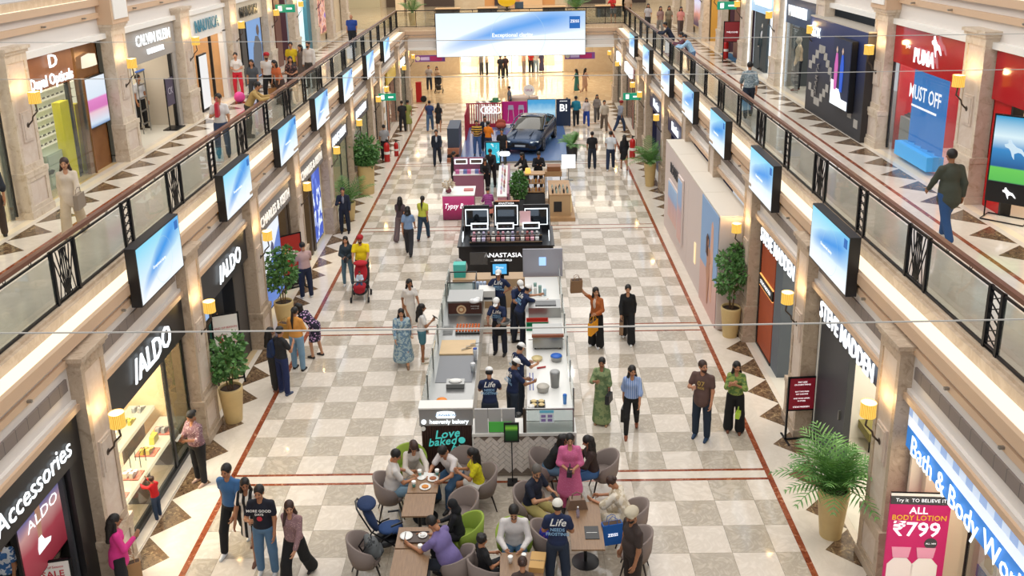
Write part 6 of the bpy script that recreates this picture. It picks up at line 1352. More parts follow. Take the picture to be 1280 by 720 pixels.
# front counter, herringbone tiles, glass case
t = thing('front_counter', 'white framed front counter faced with pale herringbone tiles', 'counter', (.53, 16.3, 0)); bx('plinth', mat('plinth_taupe', 'a89a8c', .5), t, -1.0, 1.0, -.18, .25, 0, .1); bx('carcass', mat('tile_joint', '84766a', .7), t, -1.02, 1.02, -.235, .3, .1, .96); bx('top', CT, t, -1.04, 1.04, -.28, .32, .96, 1.02)
for q in (-1, 1): bx('edge_frame', CT, t, q*1.04-.0-(.035 if q > 0 else 0), q*1.04+(.035 if q < 0 else 0), -.26, .3, .1, .96)
TLM = mat('herringbone_tile', 'ece2d8', .3, fn=lambda N, c: N.mix(N.math('MULTIPLY', N.n.new('ShaderNodeObjectInfo').outputs['Random'], .5), c, tuple(x*.8 for x in c))); proto = None
def herring(wd, ht, a, put):
    for m in range(-30, 31):
        for n in range(-15, 16):
            x0 = (m+2*n)*a; y0 = (m-2*n)*a
            for (cx, cy, w, h) in ((x0+a, y0+a/2, 2*a, a), (x0+2.5*a, y0, a, 2*a)): put((cx-cy)*.7071, (cx+cy)*.7071, w, h)
done = []
def put(u, v, w, h):
    global proto
    if abs(u) > .955 or abs(v) > .372: return
    rot = -45 if w > h else 45
    o = proto.copy() if proto else MB().box(-.082, .082, -.012, 0, -.0395, .0395).build('tile', TLM, t)
    if proto: COL.objects.link(o)
    proto = proto or o; o.location = (u, -.235, .53+v); o.rotation_euler = (0, R(-45 if w > h else 45), 0); o.parent = t; done.append(1)
herring(2.0, .9, .087, put)
t = thing('glass_case', 'glass fronted display case with steel frame on the herringbone counter', 'display case', (.53, 16.3, 1.02)); bx('pane', GG, t, .06, .98, -.24, -.23, 0, .5); bx('side_pane', GG, t, .98, .99, -.24, .3, 0, .5)
for x_ in (.04, .98): bx('frame_post', STEEL, t, x_-.012, x_+.012, -.25, -.22, 0, .53)
bx('frame_bar', STEEL, t, .04, .98, -.25, -.22, .5, .53)
for k in range(3): bx('grey_panel', mat('panel_grey', 'b0aeac', .4), t, -.98+.27*k, -.98+.27*k+.262, -.24, -.2, .0, .53)
bx('green_display', emat('green_led', '3f8a3a', .5), t, -.7, -.25, -.26, -.24, .03, .25); bx('shelf', STEEL, t, .0, .98, -.2, .25, .22, .235)
bx('side_post', BRONZE, t, -.02, .03, -.25, -.2, 0, .53); jar(.3+.12, 16.25, 1.27, .06, .07, '2c2c2c', 'small dark tin on the shelf of the glass case', None, 'tin', 'tin')
t = thing('notice', 'blue and white payment notice stuck on the front glass', 'notice', (.98, 16.045, 1.26)); bx('sheet', mat('notice_white', 'e4f0f4', .5), t, -.14, .14, -.005, 0, -.02, .26); bx('head_band', mat('notice_blue', '6cc0dc', .5), t, -.14, .14, -.008, -.005, .2, .26)
for i in range(2):
    for j in range(2): bx('printed_block', mat('print_mauve', '8a7ab0', .5), t, -.11+.13*i, -.02+.13*i, -.008, -.005, .01+.09*j, .07+.09*j)
t = thing('menu_stand', 'slim black menu stand with small green lit panel before tiled counter', 'stand', (.28, 15.85, 0)); bx('base', BLACK, t, -.1, .1, -.1, .1, 0, .06); MB().cyl((0, 0, .06), (0, 0, 1.0), .012, n=6).build('pole', BLACK, t); bx('housing', BLACK, t, -.15, .15, -.03, 0, .95, 1.38); bx('display', emat('menu_green', '2c5a30', .6, fn=lambda N, c: N.ramp(N.sep(N.coord('Generated'))[2], [(0, lin('123018')), (.6, c), (.8, lin('8ad040')), (1, lin('2c5a30'))])), t, -.12, .12, -.035, -.03, .99, 1.34)
# ================================================================ cosmetics kiosk
BK = mat('kiosk_black', '1b1b1f', .3); ys0 = 27.1
t = thing('cosmetics_kiosk', 'black cosmetics kiosk with white capitals, tiered shelves and lit mirrors', 'kiosk', (.02, 27.4, 0))
bx('front_base', BK, t, -1.5, 1.5, -.3, 1.6, 0, 1.0); bx('ledge', BK, t, -1.54, 1.54, -.34, 1.62, 1.0, 1.04)
txt('lettering', 'ANASTASIA', .2, TXW, t, (-.10, -.32, .72), 'S', .006, sx=1.15, bold=.006); txt('small_lettering', 'BEVERLY HILLS', .085, TXW, t, (-.1, -.32, .55), 'S', .003, bold=.004)
for k in range(2): bx('display_step', BK, t, -1.15, 1.15, -.2+.22*k, .8, 1.04+.0, 1.14+.14*k); bx('shelf_edge', MIRR, t, -1.15, 1.15, -.215+.22*k, -.2+.22*k, 1.12+.14*k, 1.145+.14*k)
for k in range(3):
    x_ = -.85+.83*k; bx('small_mirror_frame', GLOWW, t, x_-.28, x_+.28, .42, .45, 1.34, 1.56); bx('small_mirror', mat('mirror_dark', '4a5058', .08, metal=.8), t, x_-.24, x_+.24, .41, .42, 1.38, 1.52)
for k, z1 in enumerate((1.93, 2.05, 1.93)):
    x_ = -.97+.98*k; bx('mirror_board', BK, t, x_-.42, x_+.42, 1.15, 1.22, 1.04, z1); bx('mirror_frame', GLOWW, t, x_-.38, x_+.38, 1.13, 1.15, 1.24, z1-.12); bx('mirror', mat('mirror_dark', '4a5058', .08, metal=.8), t, x_-.35, x_+.35, 1.12, 1.13, 1.27, z1-.15)
    if k == 1: txt('top_lettering', 'ANASTASIA', .1, TXW, t, (x_, 1.14, z1-.06), 'S', .002, bold=.002)
for q in (-1, 1): MB().prism([(-.3, 1.04), (1.2, 1.04), (1.2, 1.9), (.5, 1.5)], 0, q*1.42-.02, q*1.42+.02).build('side_wing', BK, t); bx('side_light', GLOWW, t, q*1.38-.01, q*1.38+.01, -.1, .4, 1.1, 1.3)
bx('brown_top', mat('brown_cap', 'a8643c', .5), t, -.35, .45, 1.13, 1.24, 2.05, 2.07)
cosm = ['e8b0c0', 'd8d8d8', 'c8c0e0', '8a6a60', 'e0d8d0', 'b86a6a']
goods('compact_box', 'small cosmetic box on the lower black display step', 'cosmetics', 'cosmetics on the lower step', cosm, [(-1.0+.155*k, 27.32, 1.14) for k in range(14)], 'box'); goods('cosmetic_pot', 'small cosmetic pot on the upper black display step', 'cosmetics', 'cosmetics on the upper step', cosm, [(-1.0+.155*k, 27.55, 1.28) for k in range(14)], 'pot')
for o in [o for o in COL.objects if o.get('group') == 'cosmetics on the lower step']: o.scale = (.7, .5, .6)
goods('cosmetic_bottle', 'little bottle beside mirrors on the black kiosk', 'cosmetics', 'bottles by the mirrors', cosm, [(-.4+.18*k, 28.3, 1.04+.0) for k in range(6)], 'bottle')
tag(bx('card_sign', mat('pink_card', 'e4b8bc', .6), None, .48, .82, 28.1, 28.12, 1.45, 1.85), 'pale pink card sign standing before the right mirror', 'sign')
tag(bx('wall_panel', glassmat('low_glass', '6a6a6a', .5), None, -1.1, -.55, 26.6, 26.62, .6, 1.0), 'small dark clear panel standing before the black kiosk', 'panel')
# ================================================================ pink kiosk and wooden perfume kiosk
MAG = mat('magenta_front', '9c2458', .35, fn=lambda N, c: N.ramp(N.math('ADD', N.sep(N.coord('Generated'))[2], N.math('MULTIPLY', N.noise(20), .1)), [(0, lin('5c1838')), (.5, c), (1, lin('c0407c'))]), emit=.25); MAUV = mat('mauve_panel', '9a6478', .5)
t = thing('kiosk_counter', 'magenta glitter fronted counter with white script, pink kiosk', 'counter', (-1.87, 33.6, 0)); bx('front', MAG, t, -.6, .6, -.62, -.55, .02, .96); bx('body', MAUV, t, -.58, .58, -.55, .6, 0, .96); bx('top', PLATE, t, -.62, .62, -.64, .62, .96, 1.0)
txt('script_lettering', 'Typsy Beauty', .28, TXW, t, (-.55, -.64, .56), 'S', .003, shear=.3, bold=.006, align='LEFT', sx=.8)
t = thing('kiosk_counter', 'mauve rear cabinet of the pink kiosk with lit shelf boards', 'counter', (-1.65, 36.4, 0)); bx('body', MAUV, t, -.62, .62, -.3, .3, 0, .92); bx('top', PLATE, t, -.64, .64, -.32, .32, .92, .96); bx('back_board', mat('mauve2', '8a5068', .5), t, -.62, .62, .2, .3, .96, 1.55)
for q in (-.32, .32): bx('light_frame', GLOWW, t, q-.27, q+.27, .18, .2, 1.28, 1.5); bx('picture', mat('brush_print', '6a5a52', .5), t, q-.22, q+.22, .17, .18, 1.32, 1.46)
t = thing('kiosk_counter', 'long pinkish side counter of the pink kiosk topped with wares', 'counter', (-.18, 35.2, 0)); bx('body', mat('pink_panel', 'c0808c', .5), t, -.2, .2, -2.3, 2.3, 0, .92); bx('top', PLATE, t, -.22, .16, -2.32, 2.32, .92, .96); bx('edge', MAUV, t, .16, .24, -2.3, 2.3, 0, 1.05)
goods('cosmetic_bottle', 'small cosmetic bottle on the long pink side counter', 'cosmetics', 'cosmetics on the side counter', cosm, [(-.24+.1*(k % 2), 33.2+.28*k, .96) for k in range(15)], 'bottle'); goods('compact_box', 'small pink or white box on the mauve cabinet', 'cosmetics', 'boxes on the mauve cabinet', ['c86a9c', 'e8e0e8', '6a7ab0'], [(-2.1+.16*k, 36.3, .96) for k in range(7)], 'box')
t = thing('flower_vase', 'round vase of pale dried flowers on the magenta counter', 'vase', (-2.25, 33.3, 1.0)); MB().lathe([(.06, 0), (.12, .06), (.1, .14), (.05, .2)], 14).build('vase', mat('vase_red', '7a3444', .4), t, True); leafcloud(t, [((0, 0, .34), (.2, .2, .14))], 160, .1, mat('dried_flower', 'd8c8b0', .8), 'flowers')
t = thing('display_tray', 'pink tray of boxes on the magenta counter', 'tray', (-1.5, 33.6, 1.0)); bx('tray_base', mat('pink_tray', 'c87a78', .5), t, -.18, .18, -.12, .12, 0, .06)
t = thing('shell_chair', 'salmon pink shell chair behind the plaid-shirted customer', 'chair', (-.72, 32.6, 0), R(20)); PNK = mat('salmon', 'e09080', .5); MB().lathe([(.2, .42), (.24, .5), (.25, .62)], 16, cap=False).build('shell', PNK, t, True); MB().lathe([(.001, .42), (.22, .43)], 16, cap=False).build('seat', PNK, t); MB().cyl((0, 0, .02), (0, 0, .42), .03).build('leg', STEEL, t); MB().lathe([(.2, 0), (.03, .03)], 16).build('base', STEEL, t)
KW = mat('kiosk_wood', 'b08a60', .5, fn=vary(.3, 4)); KG = emat('gold_glow', 'f8e090', .9)
t = thing('perfume_counter', 'rounded wooden perfume counter with glowing golden side, right kiosk', 'counter', (2.0, 33.6, 0)); bx('floor_plinth', KW, t, -.55, .55, -1.0, 1.6, 0, .14); bx('body', mat('sand_cab', 'b89870', .5), t, -.4, .4, -.7, 1.3, .14, .95); bx('glow_side', KG, t, .4, .42, -.6, 1.2, .25, .9); bx('niche', BLACK, t, -.25, .05, -.72, -.7, .3, .7); bx('top', KW, t, -.42, .42, -.72, 1.32, .95, .98)
t = thing('perfume_shelf', 'wooden two-tier perfume stand with warm lamp tops, right kiosk', 'shelves', (1.05, 34.8, 0)); bx('base_block', CHAR, t, -.42, .42, -.3, .3, 0, .55)
for z in (.6, .95, 1.3): bx('shelf', KW, t, -.42, .42, -.28, .28, z, z+.04)
for a in (-.4, .4):
    for b in (-.26, .26): bx('post', KW, t, a-.02, a+.02, b-.02, b+.02, .55, 1.34)
MB().lathe([(.12, 0), (.1, .18), (.001, .2)], 14, (-.25, 0, 1.34)).build('lamp_shade', emat('amber_lamp', 'ffc860', 1.2), t, True)
goods('perfume_bottle', 'amber perfume bottle on the wooden stand', 'bottle', 'perfume bottles on the wooden stand', ['c88a3c', '8a4a2c', 'd8b080'], [(.72+.13*(k % 6), 34.62, [.64, .99][k//6]) for k in range(12)], 'bottle'); goods('perfume_bottle', 'dark small bottle on the rounded perfume counter', 'bottle', 'bottles on the rounded counter', ['2a2c34', '9ab0a8', 'c8c0b0'], [(1.72+.14*(k % 5), 33.1+.3*(k//5), .98) for k in range(15)], 'bottle')
t = thing('wire_plinth', 'tan display boxes on thin black legs, right kiosk', 'stand', (1.85, 36.2, 0)); bx('upper_box', KW, t, -.35, .35, -.25, .25, .85, 1.05); bx('lower_box', mat('box_brown', '8a5a38', .5), t, -.25, .3, -.2, .25, 1.06, 1.25)
for a in (-.3, .3):
    for b in (-.2, .2): MB().cyl((a, b, 0), (a, b, .85), .012, n=4).build('leg', BLACKM, t)
t = thing('light_box', 'bright white upright light box at the back of right kiosk', 'sign', (2.6, 38.4, 0)); bx('panel', GLOWW, t, -.3, .3, 0, .04, .55, 1.15); bx('leg', STEEL, t, -.02, .02, 0, .04, 0, .55); bx('foot', STEEL, t, -.2, .2, -.1, .15, 0, .03)
t = thing('potted_shrub', 'tall green shrub box between the pink and wooden kiosks', 'plant', (.42, 34.3, 0)); bx('planter', CHAR, t, -.22, .22, -.3, .3, 0, .45); leafcloud(t, [((0, 0, .95), (.3, .34, .55))], 700, .14)
# ================================================================ car show
PLAT = mat('platform_blue', '55709c', .18); t = thing('show_platform', 'glossy blue-grey car show platform with silver edge', 'platform', (.25, 45.5, 0)); bx('deck', PLAT, t, -2.65, 2.65, -3.95, 3.95, 0, .10); bx('edge', STEEL, t, -2.68, 2.68, -3.99, -3.95, 0, .105)
CARB = mat('car_paint', '2a3c56', .22, metal=.55); CGL = mat('car_glass', '3a3420', .05, spec=.9); RUB = mat('tyre', '141416', .7)
def car(x, y, rz, label):
    t = thing('car', label, 'car', (x, y, .10), R(rz))
    # sections along the length (nose at -y): y, half width, sill z, shoulder z, deck z
    S = [(-2.48, .55, .30, .52, .60), (-2.42, .80, .22, .60, .68), (-2.15, .92, .18, .66, .77), (-1.5, .97, .18, .70, .88), (-.95, .965, .2, .76, .95), (-.2, .965, .2, .80, .99), (.7, .965, .2, .82, 1.0), (1.4, .975, .2, .84, 1.02), (1.95, .95, .2, .86, 1.06), (2.35, .88, .26, .86, 1.04), (2.48, .76, .36, .80, .92)]
    V = []; F = []; n = 12
    for (yy, w, z0, zs, zd) in S:
        prof = [(0, z0), (w*.85, z0), (w*.98, z0+.12), (w, (z0+zs)/2), (w*.97, zs), (w*.86, zs+(zd-zs)*.6), (w*.5, zd*.995), (0, zd)]
        ring = prof+[(-a, b) for a, b in prof[-2:0:-1]]; V += [(a, yy, b) for a, b in ring]; n = len(ring)
    for i in range(len(S)-1):
        for k in range(n): F.append((i*n+k, i*n+(k+1) % n, (i+1)*n+(k+1) % n, (i+1)*n+k))
    F.append(tuple(range(n))[::-1]); F.append(tuple((len(S)-1)*n+k for k in range(n))); MB().add(V, F).build('car_body', CARB, t, True)
    V = []; F = []; S2 = [(-.95, .80, .93, .94), (-.1, .76, .95, 1.32), (.35, .72, .96, 1.40), (1.0, .70, .98, 1.36), (1.55, .70, 1.0, 1.22), (2.1, .70, 1.02, 1.06)]
    for (yy, w, zb, zt) in S2:
        ring = [(w*1.08, zb), (w*.98, zb+(zt-zb)*.55), (w*.80, zt-.03*(zt-zb)), (0, zt), (-w*.80, zt-.03*(zt-zb)), (-w*.98, zb+(zt-zb)*.55), (-w*1.08, zb)]; V += [(a, yy, b) for a, b in ring]
    for i in range(len(S2)-1):
        for k in range(6): F.append((i*7+k, i*7+k+1, (i+1)*7+k+1, (i+1)*7+k))
    MB().add(V, F).build('cabin_glass', CGL, t, True)
    MB().add([(a*1.0, b, c+.012) for a, b, c in ((-.56, .12, 1.365), (.56, .12, 1.365), (.56, 1.05, 1.345), (-.56, 1.05, 1.345), (0, .4, 1.41), (0, 1.0, 1.37))], [(0, 1, 4), (1, 2, 5, 4), (2, 3, 5), (3, 0, 4, 5)]).build('roof', CARB, t)
    for q in (-1, 1):
        MB().tube([(q*.84, -.95, .96), (q*.78, -.1, 1.30), (q*.66, .35, 1.385), (q*.66, 1.0, 1.345), (q*.74, 1.6, 1.18), (q*.78, 2.1, 1.05)], .03, 5).build('roof_rail', CARB, t)
        MB().prism([(-.95, 0), (-.78, .04), (-.80, .1), (-.96, .08)], 1, -.5, -.38).build('mirror_housing', CARB, t).location = (0 if q < 0 else 1.75, 0, .98)
        for yy in (-1.5, 1.5):
            wl = MB().cyl((q*.78, yy, .34), (q*.985, yy, .34), .34, n=24).build('wheel', RUB, t, False); MB().cyl((q*.95, yy, .34), (q*.992, yy, .34), .25, n=20).build('rim', STEEL, wl)
            for k in range(5): a = k*1.2566; MB().cyl((q*.994, yy, .34), (q*.994, yy+.23*math.cos(a), .34+.23*math.sin(a)), .022, n=4).build('spoke', BLACK, wl)
        m = MB(); m.prism([(q*.50, -2.44), (q*.86, -2.26), (q*.86, -2.30), (q*.52, -2.49)], 2, .60, .66).build('headlamp', emat('headlamp', 'e8f0f0', .8), t)
        bx('lower_intake', BLACK, t, q*.45, q*.78, -2.50, -2.40, .30, .46)
    MB().prism([(-.48, .36), (.48, .36), (.42, .58), (-.42, .58)], 1, -2.505, -2.44).build('grille', BLACK, t); bx('number_plate', mat('plate_grey', 'a8b0b8', .5), t, -.26, .26, -2.52, -2.50, .40, .50)
    for k in range(4): MB().tube([(-.105+.07*k+.045*math.cos(a), -2.47, .62+.045*math.sin(a)) for a in np.linspace(0, 6.283, 12)[:-1]], .006, 4, closed=True).build('ring_emblem', STEEL, t)
    bx('bonnet_crease', CARB, t, -.42, -.40, -2.2, -1.0, .84, .93); bx('bonnet_crease', CARB, t, .40, .42, -2.2, -1.0, .84, .93)
    MB().ell((.1, -.25, 1.12), (.1, .1, .08)).build('steering_cover', mat('orange_cover', 'c87818', .5), t)
car(1.05, 45.2, -13, 'dark blue electric saloon car with four ring emblem, angled on the platform')
t = thing('cabinet', 'tall dark slate cabinet with tan steps, left edge of car platform', 'cabinet', (-2.72, 43.6, 0)); bx('upper_box', mat('slate_blue', '3c4656', .5), t, -.28, .28, -1.0, 1.0, .55, 1.5); bx('step', mat('tan_step', 'a8694c', .5), t, -.28, .28, -1.3, 1.0, .30, .55); bx('step', BLACK, t, -.28, .28, -1.5, 1.0, .18, .30); bx('step', mat('tan_step', 'a8694c', .5), t, -.28, .28, -1.75, 1.0, 0, .18)
RSL = mat('red_slat', 'a81c34', .5)
t = thing('slat_fence', 'red vertical slat screen carrying four white lit rings', 'screen', (-1.5, 49.3, .1)); 
for k in range(16): bx('slat', RSL, t, -.95+.13*k, -.95+.13*k+.05, -.03, .03, 0, 1.35)
bx('rail', RSL, t, -.97, 1.05, -.02, .02, 1.30, 1.36); bx('base', RSL, t, -.97, 1.05, -.05, .05, 0, .2)
for k in range(4): MB().tube([(.05+.24*k+.19*math.cos(a), -.08, .98+.19*math.sin(a)) for a in np.linspace(0, 6.283, 20)[:-1]], .028, 6, closed=True).build('lit_ring', GLOWW, t)
t = thing('slat_fence', 'short red slat screen at the left side of car platform', 'screen', (-2.34, 47.3, .1)); 
for k in range(12): bx('slat', RSL, t, -.03, .03, -1.2+.26*k, -1.12+.26*k, 0, 1.35)
bx('rail', RSL, t, -.02, .02, -1.2, 1.8, 1.3, 1.36)
t = thing('poster', 'magenta panel with two white line-drawn bar stools', 'poster', (.35, 49.35, .1)); bx('panel', mat('magenta_panel', 'b01e70', .5, emit=.15), t, -.85, .55, 0, .06, 0, 1.4)
for q in (-.35, .22): MB().prism([(q-.17, .95), (q+.17, .95), (q+.13, 1.2), (q-.13, 1.2)], 1, -.02, 0).build('stool_seat', mat('line_grey', 'b8b0c4', .5), t); [MB().cyl((q+a*.12, -.01, .95), (q+a*.17, -.01, .3), .014, n=4).build('stool_leg', PAP, t) for a in (-1, 1)]
bx('white_ledge', PLATE, t, -.85, .55, -.3, 0, 0, .16)
t = thing('led_screen', 'glowing sea blue screen behind the car', 'screen', (1.7, 49.35, .1)); bx('housing', BLACK, t, -.78, .78, 0, .08, 0, 1.5); bx('display', emat('sea_screen', '6fb4dc', .9, poster('sea')), t, -.76, .76, -.01, 0, .02, 1.48)
t = thing('poster', 'dark blue panel with white letter logo beside the sea screen', 'poster', (2.9, 49.3, .1)); bx('panel', mat('deep_navy', '1c2c48', .4), t, -.4, .4, 0, .06, 0, 1.5); txt('lettering', 'B!', .55, TXW, t, (0, -.02, 1.0), 'S', .003, bold=.03); txt('small_lettering', '\u2022\u2022\u2022\u2022\u2022\u2022', .2, TXW, t, (0, -.02, 1.38), 'S', .003)
t = thing('display_stand', 'upright turquoise digital display before the car platform', 'screen', (-.72, 40.3, 0)); bx('housing', BLACK, t, -.36, .30, 0, .1, 0, 1.35); bx('display', emat('turq_screen', '3cc0d8', .9, fn=lambda N, c: N.mix(N.math('GREATER_THAN', N.noise(3), .58), c, lin('d8f8fc'))), t, -.33, .27, -.01, 0, .35, 1.3)
t = thing('round_sign', 'white glowing oval sign on thin pole by the turquoise display', 'sign', (-.2, 39.6, 0)); MB().cyl((0, 0, 0), (0, 0, .85), .012, n=5).build('pole', STEEL, t); MB().lathe([(.001, -.12), (.2, -.1), (.26, 0), (.2, .1), (.001, .12)], 16, (0, 0, .95), sy=.3).build('oval', GLOWW, t, True); MB().lathe([(.15, 0), (.02, .02)], 12).build('base', STEEL, t)
t = thing('lounge_chair', 'rust red round lounge seat at the back of the car platform', 'chair', (-.55, 48.6, .1)); v, q = sdf_mesh([el((0, 0, .3), (.42, .35, .25)), el((0, .2, .5), (.4, .14, .3))], .04, .05); np_obj('seat', v, q, [mat('rust_fabric', '9c4430', .8)], t); t.scale = (.7, .7, .7)
# kiosk beyond the car and stalls of the far hall
t = thing('display_table', 'white slanted shelf stand with trinkets beyond the car screen', 'table', (-1.4, 52.8, 0)); bx('body', WHITE, t, -.7, .6, -.6, .9, 0, .75)
for k in range(3): MB().add([(-.5+.4*k, -.6, .76), (-.3+.4*k, -.6, .76), (-.6+.4*k, .9, .78), (-.8+.4*k, .9, .78)], [(0, 1, 2, 3)]).build('black_band', BLACK, t)
t = thing('hat_stand', 'green wide-brimmed hat on top of the trinket stand', 'hat', (-.95, 53.4, .78)); MB().lathe([(.34, 0), (.33, .03), (.2, .05), (.18, .2), (.001, .22)], 16).build('hat', mat('hat_green', '2c6a44', .7), t, True)
t = thing('kiosk_counter', 'taupe half round kiosk desk with round white sign beyond the car', 'counter', (.7, 53.6, 0)); MB().lathe([(.9, 0), (.9, 1.0), (.85, 1.02), (.001, 1.02)], 20, (0, 0, 0), sy=.7).build('desk', mat('desk_taupe', 'a89080', .5), t, True); MB().cyl((.35, -.68, 1.5), (.35, -.64, 1.5), .33, n=20).build('round_sign', PLATE, t); MB().cyl((.35, -.6, 1.0), (.35, -.6, 1.3), .02).build('sign_post', STEEL, t); txt('lettering', 'SALE', .2, mat('mauve_letter', '9c4a8c', .5), t, (.35, -.70, 1.5), 'S', .001)
for x_, l_ in ((-5.15, 'purple and white banner hanging under the far bridge, left'), (4.35, 'purple and white banner hanging under the far bridge, right')):
    t = thing('hanging_banner', l_, 'banner', (x_, 57.6, 2.62)); bx('board', mat('banner_purple', '7a4a9c', .5, emit=.15), t, -.95, .95, 0, .04, 0, .42); bx('band', mat('banner_pink', 'b02a6c', .5, emit=.2), t, .0, .75, -.01, 0, .05, .35); bx('band', mat('banner_lilac', 'c8b8e4', .5, emit=.2), t, -.6, -.05, -.01, 0, .1, .3); MB().cyl((-.78, -.02, .21), (-.78, 0, .21), .15, n=14).build('round_logo', PAP, t)
    for q in (-.8, .8): MB().cyl((q, .02, .42), (q, .02, 1.8), .008, n=4).build('hanger', STEEL, t)
t = thing('fire_point', 'red fire hose stand with reel at the far left corner', 'stand', (-6.0, 57.9, 0)); bx('stand', mat('extinguisher_red', 'b8201c', .3), t, -.18, .18, -.12, .12, 0, 1.3); MB().cyl((.3, -.15, .2), (.3, .1, .2), .2, n=14).build('hose_reel', BLACK, t)
extinguisher(-5.9, 42.3, 0, 'red fire extinguisher in front of left pilaster beside the grey tee man', 1.1, .14); extinguisher(5.85, 42.2, 0, 'red fire extinguisher by the right pilaster near the navy shop', 1.1, .14); extinguisher(-5.6, 43.4, 0, 'second red extinguisher beyond the grey tee man', .8, .11); extinguisher(9.9, 41.4, 4.8, 'red fire extinguisher on the right upper gallery beside purple doorway', .95, .13)
# things in the far bright store
goods('clothes_dummy_garment', 'garment on display inside the bright far store', 'clothes', 'garments in the far store', ['c83030', '2c2c34', 'c8a888', 'd84040', 'a8a8b0', '4a4060'], [(-3.6+.45*k, 74.4+.3*(k % 2), 2.1) for k in range(17)], 'cloth')
for o in [o for o in COL.objects if o.get('group') == 'garments in the far store']: o.location.z = 2.2; o.rotation_euler[2] = 0
for k in range(4): tag(bx('display_table', mat('store_table', 'c8b8a0', .5), None, -3.4+1.9*k, -2.4+1.9*k, 73, 73.8, 0, .8), 'low display table inside the bright far store, %s from the left' % ORD[k] if k else 'low display table inside the bright far store, leftmost', 'table')
# upper far end
for k, (x_, c, w_) in enumerate(((-4.3, '3a3430', 1.6), (-1.6, '2e2c2e', 1.3), (2.9, '34302c', 1.5), (6.6, '2c2826', 1.7))):
    t = thing('display_bench', 'dark low display counter on the far upper floor, %s from the left' % ORD[k] if k else 'dark low display counter on the far upper floor, leftmost', 'counter', (x_, 62.5, 4.8)); bx('body', mat('dark_'+c, c, .5), t, -w_/2, w_/2, -.4, .4, 0, .7); bx('top', mat('top_tan', 'b89468', .4), t, -w_/2-.04, w_/2+.04, -.44, .44, .7, .75)
t = thing('globe_lamp', 'golden glass globe ornament on a small stand atop the big screen', 'lamp', (-.2, 56.6, 5.8)); MB().lathe([(.02, 0), (.16, .05), (.08, .12), (.06, .2), (.12, .26)], 16).build('foot', BRONZE, t, True); MB().ell((0, 0, .62), (.55, .55, .36), 18, 10).build('globe', emat('gold_globe', 'f0b81c', .8), t, True)
tag(bx('monitor', mat('slate_monitor', '4a5a6a', .4), None, .28, .82, 57.04, 57.1, 5.90, 6.3), 'small slate coloured board standing behind the big screen', 'board')
# poster stands of the ground floor
def easel(x, y, w, z0, z1, rz, label, bodyc, frame=True, z=0):
    t = thing('poster_stand', label, 'stand', (x, y, z), R(rz)); bx('panel', bodyc, t, -w/2, w/2, -.015, .015, z0, z1)
    for q in (-1, 1): bx('leg', BLACKM, t, q*w/2-.02, q*w/2+.02, -.02, .02, 0, z1+.03); bx('foot', BLACKM, t, q*w/2-.02, q*w/2+.02, -.25, .25, 0, .025)
    bx('top_bar', BLACKM, t, -w/2, w/2, -.02, .02, z1, z1+.03); bx('cross_bar', BLACKM, t, -w/2, w/2, -.02, .02, .0, .03); bx('mid_bar', BLACKM, t, -w/2, w/2, -.02, .02, z0-.03, z0)
    return t
t = easel(6.42, 17.35, .58, .72, 1.45, 4, 'red poster with white lines on black stand before the dark shop wall', mat('poster_red', 'a01c34', .5))
for i, (s_, z_, b_) in enumerate((('PAY LESS', 1.36, .05), ('ON EVERYTHING', 1.30, .045), ('BUY TWO PAIRS', 1.14, .04), ('GET ONE FREE', 1.08, .04), ('AND MORE OFFERS', .98, .04), ('IN STORE', .92, .04), ('STEVE MADDEN', .78, .05))): txt('lettering', s_, b_, TXW, t, (0, -.02, z_), 'S', .001)
t = easel(-6.75, 20.4, .62, .80, 1.75, 22, 'white sale poster reading 40 percent on black stand before dark shop', PAP); RT_ = mat('sale_red', 'c4283a', .5)
txt('lettering', 'END OF SEASON', .07, RT_, t, (0, -.02, 1.42), 'S', .001); txt('lettering', 'UPTO', .08, RT_, t, (-.1, -.02, 1.22), 'S', .001); txt('lettering', '40', .28, RT_, t, (-.06, -.02, 1.05), 'S', .001, bold=.01); txt('lettering', '%', .14, RT_, t, (.17, -.02, 1.11), 'S', .001); txt('lettering', 'OFF', .08, RT_, t, (.18, -.02, 1.0), 'S', .001)
t = easel(-6.95, 12.1, .55, .55, 1.22, 12, 'white and red sale poster in a dark frame, lower left corner', PAP); txt('lettering', 'End of Season', .06, RT_, t, (0, -.02, 1.13), 'S', .001); txt('lettering', 'SALE', .16, RT_, t, (0, -.02, 1.0), 'S', .001, bold=.006); txt('lettering', 'Upto', .1, RT_, t, (0, -.02, .82), 'S', .001)
t = easel(-6.62, 26.35, .75, .5, 1.75, 40, 'red and black advert on black stand beside the man in pink shirt', mat('red_scarf', 'a82820', .5)); bx('print_detail', mat('print_yellow', 'e0a030', .5), t, -.3, -.1, -.02, -.015, 1.2, 1.35); bx('print_detail', mat('print_white', 'e8dcd0', .5), t, -.1, .15, -.02, -.015, 1.05, 1.25); bx('lower_panel', BLACK, t, -.36, .36, -.01, .01, .1, .5)
t = thing('poster_stand', 'pink body lotion price poster with white top, lower right', 'stand', (6.72, 12.35, 0), R(-4)); bx('panel', mat('poster_pink', 'c8106c', .5), t, -.46, .46, -.02, .02, .35, 2.1); bx('top_band', CHAR, t, -.46, .46, -.022, .02, 1.90, 2.05); bx('top_edge', PLATE, t, -.46, .46, -.021, .02, 2.05, 2.1); YEL = mat('text_yellow', 'f0c030', .5)
